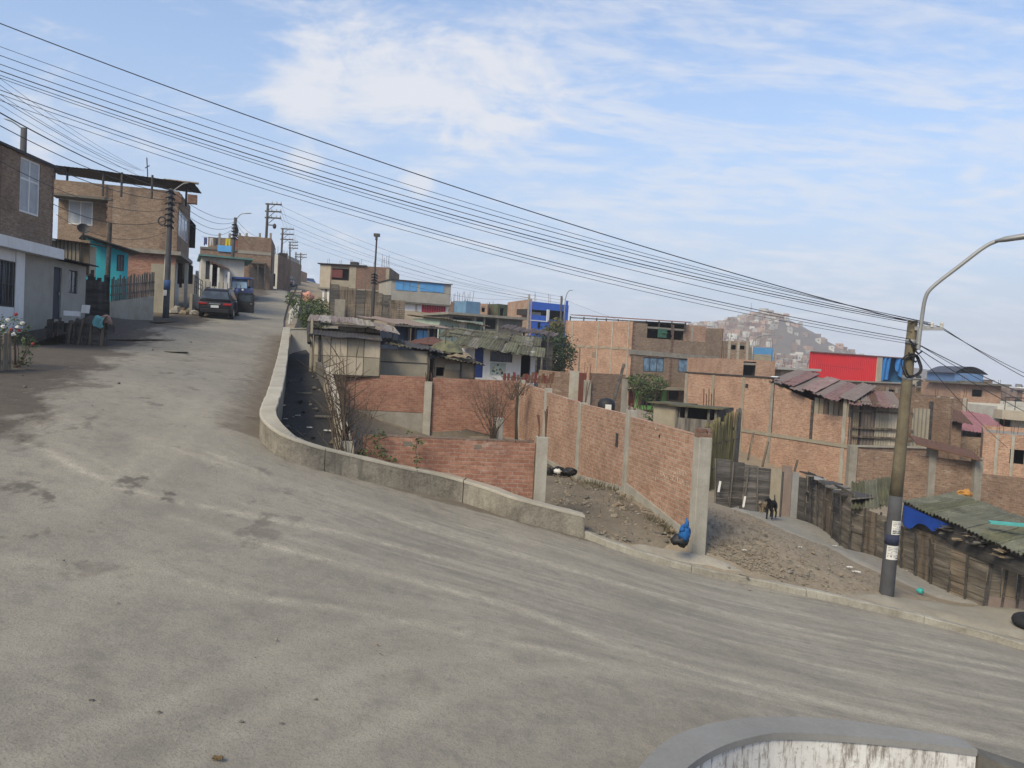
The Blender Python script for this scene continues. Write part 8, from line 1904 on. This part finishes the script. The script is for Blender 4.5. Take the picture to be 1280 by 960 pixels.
# a few named houses of the middle distance
for lab, A, B, D, top, mats, holes in (
    ('narrow cream house squeezed between the washing terrace house and the far poles', (338, 361, 88), (346, 360, 88), 5, (341, 318, 88), [OFFW, B_BRN, B_BRN, B_BRN], {0: [((339.5, 322, 342, 330), 'dark'), ((341, 342, 344, 358), 'dark')]}),
    ('grey house with two dark windows up the left pavement past the sedan', (350, 356, 114), (357, 355, 114), 8, (353, 323, 114), [PLAST, B_TAN, B_TAN, B_TAN], {0: [((351, 327, 353, 334), 'dark'), ((354, 340, 356, 352), 'dark')], 1: [(1, 2.2, 19, 20.5, ), ] if 0 else []}),
    ('small tan brick house just before the crest on the left', (361, 353, 136), (368, 352, 136), 8, (364, 335, 136), [B_TAN, B_OR, B_OR, B_OR], {0: [((362, 338, 365, 344), 'dark')]}),
    ('tall pale green house top showing over the crest row on the left', (352, 350, 150), (359, 350, 150), 8, (355, 319, 150), [PGREEN, PLAST, PLAST, PLAST], {0: [((354, 323, 357, 329), 'dark')]}),
    ('low roofless brick shell between the grey house and the sky blue roof room', (560, 392, 104), (584, 394, 104), 6, (570, 380, 104), [B_BRN] * 4, {0: [((566, 383, 571, 391), 'dark')]}),
    ('tan brick house behind the blue house on the valley edge', (606, 398, 128), (636, 400, 128), 8, (620, 384, 128), [B_TAN] * 4, {0: [((612, 388, 617, 396), 'dark'), ((624, 388, 630, 394), 'dark')]}),
    ('small orange brick house with a dark garage opening left of the red container', (903, 470, 66), (968, 474, 67), 7, (905, 448, 66), [B_OR] * 4, {0: [((929, 452, 945, 474), 'deep')]}),
    ('tan brick house with concrete columns above the orange garage house', (908, 448, 88), (936, 450, 88), 7, (910, 426, 88), [B_TAN] * 4, {0: [((914, 430, 920, 437), 'dark'), ((925, 430, 931, 437), 'dark')]}),
    ('house with a sky blue banner wall among the roofs', (941, 462, 92), (965, 464, 92), 6, (943, 434, 92), [mk((.08, .24, .45), .25, 1, .8, .2, .1, 18, 'banner_blue'), BOARD, BOARD, BOARD], {}),
    ('beige walled house with a pale roof just left of the red container', (975, 482, 72), (1012, 486, 72), 6, (978, 462, 72), [BOARD_L] * 4, {0: [((990, 470, 1000, 480), 'dark')]}),
    ('ochre house with a dark flat roof right of the lamp pole', (1180, 510, 100), (1232, 512, 100), 8, (1185, 488, 100), [ARCH[7][1]] * 4, {0: [((1187, 492, 1199, 496), 'deep'), ((1222, 498, 1235, 505), 'dark')]}),
    ('house with a curved dusty blue roof on the right skyline', (1192, 486, 150), (1228, 488, 150), 10, (1194, 466, 150), [ARCH[11][1]] * 4, {0: [((1196, 476, 1203, 482), 'dark')]}),
    ('brown brick house with pale columns right of the lamp pole', (1166, 535, 62), (1207, 538, 62), 7, (1168, 496, 62), [B_BRN] * 4, {0: [((1176, 503, 1183, 512), 'dark')]}),
    ('orange house with a long flat concrete roof on the far right', (1200, 505, 92), (1250, 508, 92), 9, (1205, 480, 92), [B_OR] * 4, {0: [((1215, 487, 1228, 496), 'dark')]})):
    r_, fs = simple_house(lab, A, B, D, top, mats, holes, z0=-14 if A[0] > 600 else -2); f = fs[0]; zz_ = hz(*top)
    if 'banner' in lab:
        for k in range(3): m = MB(); a = f.L * (.2 + .3 * k); c_ = zz_ - 1.0; m.obox(f.p(a - .18, -.02, c_ - .25), f.u * .36, f.w * .016, Z3 * .4); m.build('white_mark', WHITE, r_)
        panel(r_, f, 942, 443, 964, 462, BOARD, 'lower_wall_board', -.03)
    if 'columns' in lab:
        for k in range(3): a = f.L * (.1 + .4 * k); m = MB(); f.box(m, a - .13, a + .13, -.06, -.004, -14, zz_ + .05); m.build('column', CONC_L, r_)
    if 'curved' in lab:
        m = MB(); m.grid(lambda s, t: f.p(-.5 + (f.L + 1) * s, -.6 + 10 * t, zz_ + 1.3 * math.sin(s * 3.1416)), 14, 2); m.grid(lambda s, t: f.p(-.5 + (f.L + 1) * s, -.6 + 10 * t, zz_ - .08 + 1.3 * math.sin(s * 3.1416)), 14, 2); m.build('curved_roof', mk((.06, .07, .10), .3, 1, .8, 0, 0, 10, 'dark_blue_sheet'), r_)
    elif 'flat' in lab or 'pale roof' in lab: m = MB(); f.box(m, -.6, f.L + .6, -.9, 7, zz_ + .003, zz_ + .22); m.build('roof_slab', ZINC if 'pale' in lab else CONC_D, r_)
    rebars(r_, f.p(.2, .2, zz_), 2, 1.0, RUST, .1, .02); rebars(r_, f.p(f.L - .2, .2, zz_), 2, 1.0, RUST, .1, .02)

scrap('dry brown leaf lying on the road in front of the camera', 272, 951, Zr, .085, mk((.16, .11, .05), .4, 8, .9, 0, .2, 40, 'dry_leaf'), 'dry_leaf', None, .02)
for k, (x, y) in enumerate(((115, 876), (199, 891), (302, 903), (352, 905), (395, 875))):
    p = hit(x, y, Zr); m = MB(); m.ell(p + Z3 * .008, (.022, .016, .01), 8, 5, 0, .8, k); tag(m.build('stone', CONC_D), 'dark flattened clod on the road close to the camera', 'stone', 'dark clods on the near road')
# the rest of the hillside houses, too many and too small to count
m = MB(); q = random.Random(404); k = 0
while k < 1500:
    Y = 540 + 255 * q.random(); px_ = q.uniform(800, 1125); x = (px_ - 640) / 1000 * Y; z = hill_z(x, Y); k += 1
    if z < -16.3 or (px_ > 965 and 10 < z < 52 and q.random() < .9) or (920 < px_ < 965 and 22 < z < 36 and q.random() < .5): continue
    s = q.uniform(2.2, 4.6); h = q.uniform(2.2, 5); mi = q.randrange(6); rz = q.uniform(-.5, .5)
    m.box((x, Y, z + h / 2 - 1), (s * q.uniform(1, 1.6), s, h + 2), rz, mi)
    if q.random() < .6: m.box((x - .3, Y - s / 2, z + h * .55), (s * .35, .4, h * .3), rz, 6)
o = m.build('hillside_town', [B_OR, B_TAN, B_BRN, PLAST, OFFW, B_DRK, GLASS]); o['kind'] = 'stuff'
# loose gravel and clods that nobody could count
def gravel(name, area_px, Zf, n, r0, r1, mats, seed, lift=.0, keep=None):
    q = random.Random(seed); m = MB(); k = 0
    while k < n:
        x0, y0, x1, y1 = area_px[k % len(area_px)]; p = hit(q.uniform(x0, x1), q.uniform(y0, y1), Zt, 15, 60)
        k += 1
        if keep and not keep(p): continue
        p.z = Zf(p.x, p.y) + lift; r = r0 + (r1 - r0) * q.random() ** 4; a = q.uniform(0, 6.28); c, s = math.cos(a), math.sin(a); mi = q.randrange(len(mats))
        v = [(1, 0, 0), (-.3, .9, 0), (-.9, -.2, 0), (.2, -.8, 0), (.1 + q.uniform(-.3, .3), q.uniform(-.3, .3), q.uniform(.5, .9))]
        m.add([p + Vector((c * x - s * y, s * x + c * y, z)) * r * q.uniform(.7, 1.2) for x, y, z in v], [(0, 1, 4), (1, 2, 4), (2, 3, 4), (3, 0, 4)], mi)
    o = m.build(name, mats); o['kind'] = 'stuff'; return o
CL = [mk((.225, .185, .135), .4, 3, .95, 0, .2, 30, 'clod'), mk((.18, .148, .11), .4, 3, .95, 0, .2, 30, 'dark_clod'), mk((.255, .215, .162), .4, 3, .95, 0, .2, 30, 'pale_clod')]
lotp = [Vector(p) for p in lot_poly]
gravel('gravel', [(885, 640, 1010, 735), (930, 680, 1110, 750), (890, 635, 960, 720)], zt, 5200, .012, .05, CL, 3, .02, lambda p: p.y > 17.3 and not any(inside(p.x, p.y, f_) for f_ in (apr, pth, pav)))
gravel('rubble', [(690, 590, 870, 680), (690, 575, 790, 640)], zt, 3600, .014, .08, [CL[1], CL[2], CONC_D], 4, .05, lambda p: inside(p.x, p.y, lotp))
# dry weeds at the foot of the orange wall
q = random.Random(5); m = MB()
for k in range(1500):
    tt = q.random() ** 1.3; p = D0.lerp(A0, tt * .9 + .04) - wn * -0 + Vector((-.25 - abs(q.gauss(0, .45)), 0, 0)); p.z = zt(p.x, p.y) + .03; h = q.uniform(.05, .22)
    if noise.noise(Vector((p.x * 1.1, p.y * 1.1, 3))) < -.05: continue
    e = p + Vector((q.gauss(0, .5), q.gauss(0, .5), 1)) * h; w_ = Vector((q.gauss(0, 1), q.gauss(0, 1), 0)).normalized() * .012; m.add([p - w_, p + w_, e], [(0, 1, 2)])
o = m.build('weeds', mk((.12, .105, .06), .5, 3, .95, 0, 0, 20, 'dry_weed')); o['kind'] = 'stuff'
# ---------------------------------------------------------------- camera, sky, sun, air
cam = bpy.data.cameras.new('camera'); co = bpy.data.objects.new('camera', cam); COL.objects.link(co)
cam.sensor_width = 36; cam.lens = FPX / 1280 * 36; cam.clip_start = .1; cam.clip_end = 20000
co.matrix_world = CAM.to_4x4(); scene.camera = co
w = bpy.data.worlds.new('World'); scene.world = w; w.use_nodes = True
nt = w.node_tree; N = nt.nodes; L = nt.links; bg = N['Background']
SUN = Vector((-.42, -.62, .66)).normalized()
sky = N.new('ShaderNodeTexSky'); sky.sky_type = 'NISHITA'; sky.sun_disc = False
sky.sun_elevation = math.asin(SUN.z); sky.sun_rotation = math.atan2(SUN.x, SUN.y); sky.air_density = 1.0; sky.dust_density = 1.2; sky.ozone_density = 1.6; sky.altitude = 200
def W(t, **k):
    n = N.new(t)
    for a, b in k.items(): setattr(n, a, b)
    return n
tc = W('ShaderNodeTexCoord'); sep = W('ShaderNodeSeparateXYZ'); L.new(tc.outputs['Generated'], sep.inputs[0])
def M(op, a, b=0.0):
    n = W('ShaderNodeMath', operation=op)
    for i, v in enumerate((a, b)):
        if hasattr(v, 'links'): L.new(v, n.inputs[i])
        else: n.inputs[i].default_value = v
    return n.outputs[0]
def MR(v, a, b, c=0.0, d=1.0, smooth=False):
    n = W('ShaderNodeMapRange'); n.interpolation_type = 'SMOOTHSTEP' if smooth else 'LINEAR'
    for i, x in zip((1, 2, 3, 4), (a, b, c, d)): n.inputs[i].default_value = x
    L.new(v, n.inputs[0]); return n.outputs[0]
# flat cloud deck: the direction projected on a plane overhead
zz = M('MAXIMUM', sep.outputs[2], .02)
zz = M('ADD', zz, .18)
px = M('DIVIDE', sep.outputs[0], zz); py = M('DIVIDE', sep.outputs[1], zz)
cb = W('ShaderNodeCombineXYZ'); L.new(px, cb.inputs[0]); L.new(py, cb.inputs[1])
def noi(vec, sc, det=6, ro=.6, di=.3, off=(0, 0, 0), stretch=(1, 1, 1)):
    mp = W('ShaderNodeMapping'); mp.inputs['Location'].default_value = off; mp.inputs['Scale'].default_value = stretch; L.new(vec, mp.inputs[0])
    n = W('ShaderNodeTexNoise'); n.inputs['Scale'].default_value = sc; n.inputs['Detail'].default_value = det; n.inputs['Roughness'].default_value = ro; n.inputs['Distortion'].default_value = di
    L.new(mp.outputs[0], n.inputs[0]); return n.outputs['Fac']
def blob(px_, py_, rad, out):
    d = ray(px_, py_).normalized(); k = W('ShaderNodeVectorMath', operation='DISTANCE'); L.new(tc.outputs['Generated'], k.inputs[0]); k.inputs[1].default_value = d
    return MR(k.outputs['Value'], rad, rad + out, 1, 0, True)
n1 = noi(cb.outputs[0], 2.6, 8, .64, .5, (3.1, 1.7, 0)); n2 = noi(cb.outputs[0], 2.4, 9, .66, .7, (9.0, 4.0, 0), (.8, 1.9, 1)); n2b = noi(cb.outputs[0], 8.0, 6, .6, .4, (1.0, 2.0, 0), (.8, 1.7, 1))
b1 = M('MAXIMUM', blob(470, 70, .03, .17), blob(620, 110, .02, .16))
b1 = M('MAXIMUM', b1, M('MULTIPLY', blob(400, 120, .01, .08), .9))
c1 = M('MULTIPLY', MR(M('ADD', M('ADD', M('MULTIPLY', n1, .8), M('MULTIPLY', n2b, .2)), M('MULTIPLY', b1, .17)), .53, .74, 0, .92, True), 1.0)
b2 = M('MAXIMUM', M('MULTIPLY', blob(1150, 190, .05, .4), .18), M('MULTIPLY', blob(800, 130, .1, .25), .16))
c2 = MR(M('ADD', M('ADD', M('MULTIPLY', n2, .65), M('MULTIPLY', n2b, .35)), M('MULTIPLY', b2, .55)), .50, .70, 0, .6, True)
pf = M('MAXIMUM', M('MULTIPLY', blob(380, 200, .0, .045), 1), M('MULTIPLY', blob(525, 228, .0, .04), 1)); pf = M('MAXIMUM', pf, M('MULTIPLY', blob(40, 160, 0, .07), .9)); pf = M('MAXIMUM', pf, M('MULTIPLY', blob(1215, 217, 0, .035), .8)); pf = M('MAXIMUM', pf, M('MULTIPLY', blob(190, 190, 0, .06), .6))
c3 = MR(M('ADD', noi(cb.outputs[0], 4, 5, .6, .2), M('MULTIPLY', pf, .4)), .62, .95, 0, .8, True)
cm = M('MAXIMUM', M('MAXIMUM', c1, c2), c3)
ve = MR(sep.outputs[2], .0, .42, .90, .12, True)
vx = W('ShaderNodeMix', data_type='RGBA'); L.new(ve, vx.inputs[0]); L.new(sky.outputs[0], vx.inputs[6]); vx.inputs[7].default_value = (1.9, 2.12, 2.72, 1)
mx = W('ShaderNodeMix', data_type='RGBA'); L.new(cm, mx.inputs[0]); L.new(vx.outputs[2], mx.inputs[6]); mx.inputs[7].default_value = (3.55, 3.62, 3.85, 1)
SKYG = W('ShaderNodeMix', data_type='RGBA', blend_type='MULTIPLY'); SKYG.inputs[0].default_value = 1; L.new(mx.outputs[2], SKYG.inputs[6]); SKYG.inputs[7].default_value = (1, 1, 1, 1)
L.new(SKYG.outputs[2], bg.inputs[0]); bg.inputs[1].default_value = .085
sl = bpy.data.lights.new('sun', 'SUN'); sl.energy = 1.4; sl.angle = R(22); sl.color = (1, .90, .68)
so = bpy.data.objects.new('sun', sl); COL.objects.link(so); so.rotation_euler = (-SUN).to_track_quat('-Z', 'Y').to_euler(); so.location = SUN * 50 + Vector((0, 0, 20))
vs_ = scene.view_settings; vs_.view_transform = 'Standard'; vs_.look = 'None'; vs_.exposure = 1.42; vs_.gamma = 1; vs_.use_curve_mapping = False
scene.display_settings.display_device = 'sRGB'
scene.cycles.max_bounces = 6; scene.cycles.diffuse_bounces = 3; scene.cycles.glossy_bounces = 2; scene.cycles.volume_bounces = 1; scene.cycles.transparent_max_bounces = 8
scene.cycles.volume_step_rate = 5; scene.cycles.use_denoising = True

# ---------------------------------------------------------------- the dusty air over the valley
hm = bpy.data.materials.new('haze'); hm.use_nodes = True; hn = hm.node_tree
for n_ in list(hn.nodes):
    if n_.type == 'BSDF_PRINCIPLED': hn.nodes.remove(n_)
pv = hn.nodes.new('ShaderNodeVolumePrincipled'); pv.inputs['Color'].default_value = (.86, .91, 1.0, 1); pv.inputs['Density'].default_value = .00044; pv.inputs['Anisotropy'].default_value = .0
hn.links.new(pv.outputs[0], [n_ for n_ in hn.nodes if n_.type == 'OUTPUT_MATERIAL'][0].inputs['Volume'])
m = MB(); m.obox((-1500, -300, -19.5), (5000, 0, 0), (0, 5200, 0), (0, 0, 19.5 + 90)); hb = m.build('haze', hm); hb['kind'] = 'stuff'
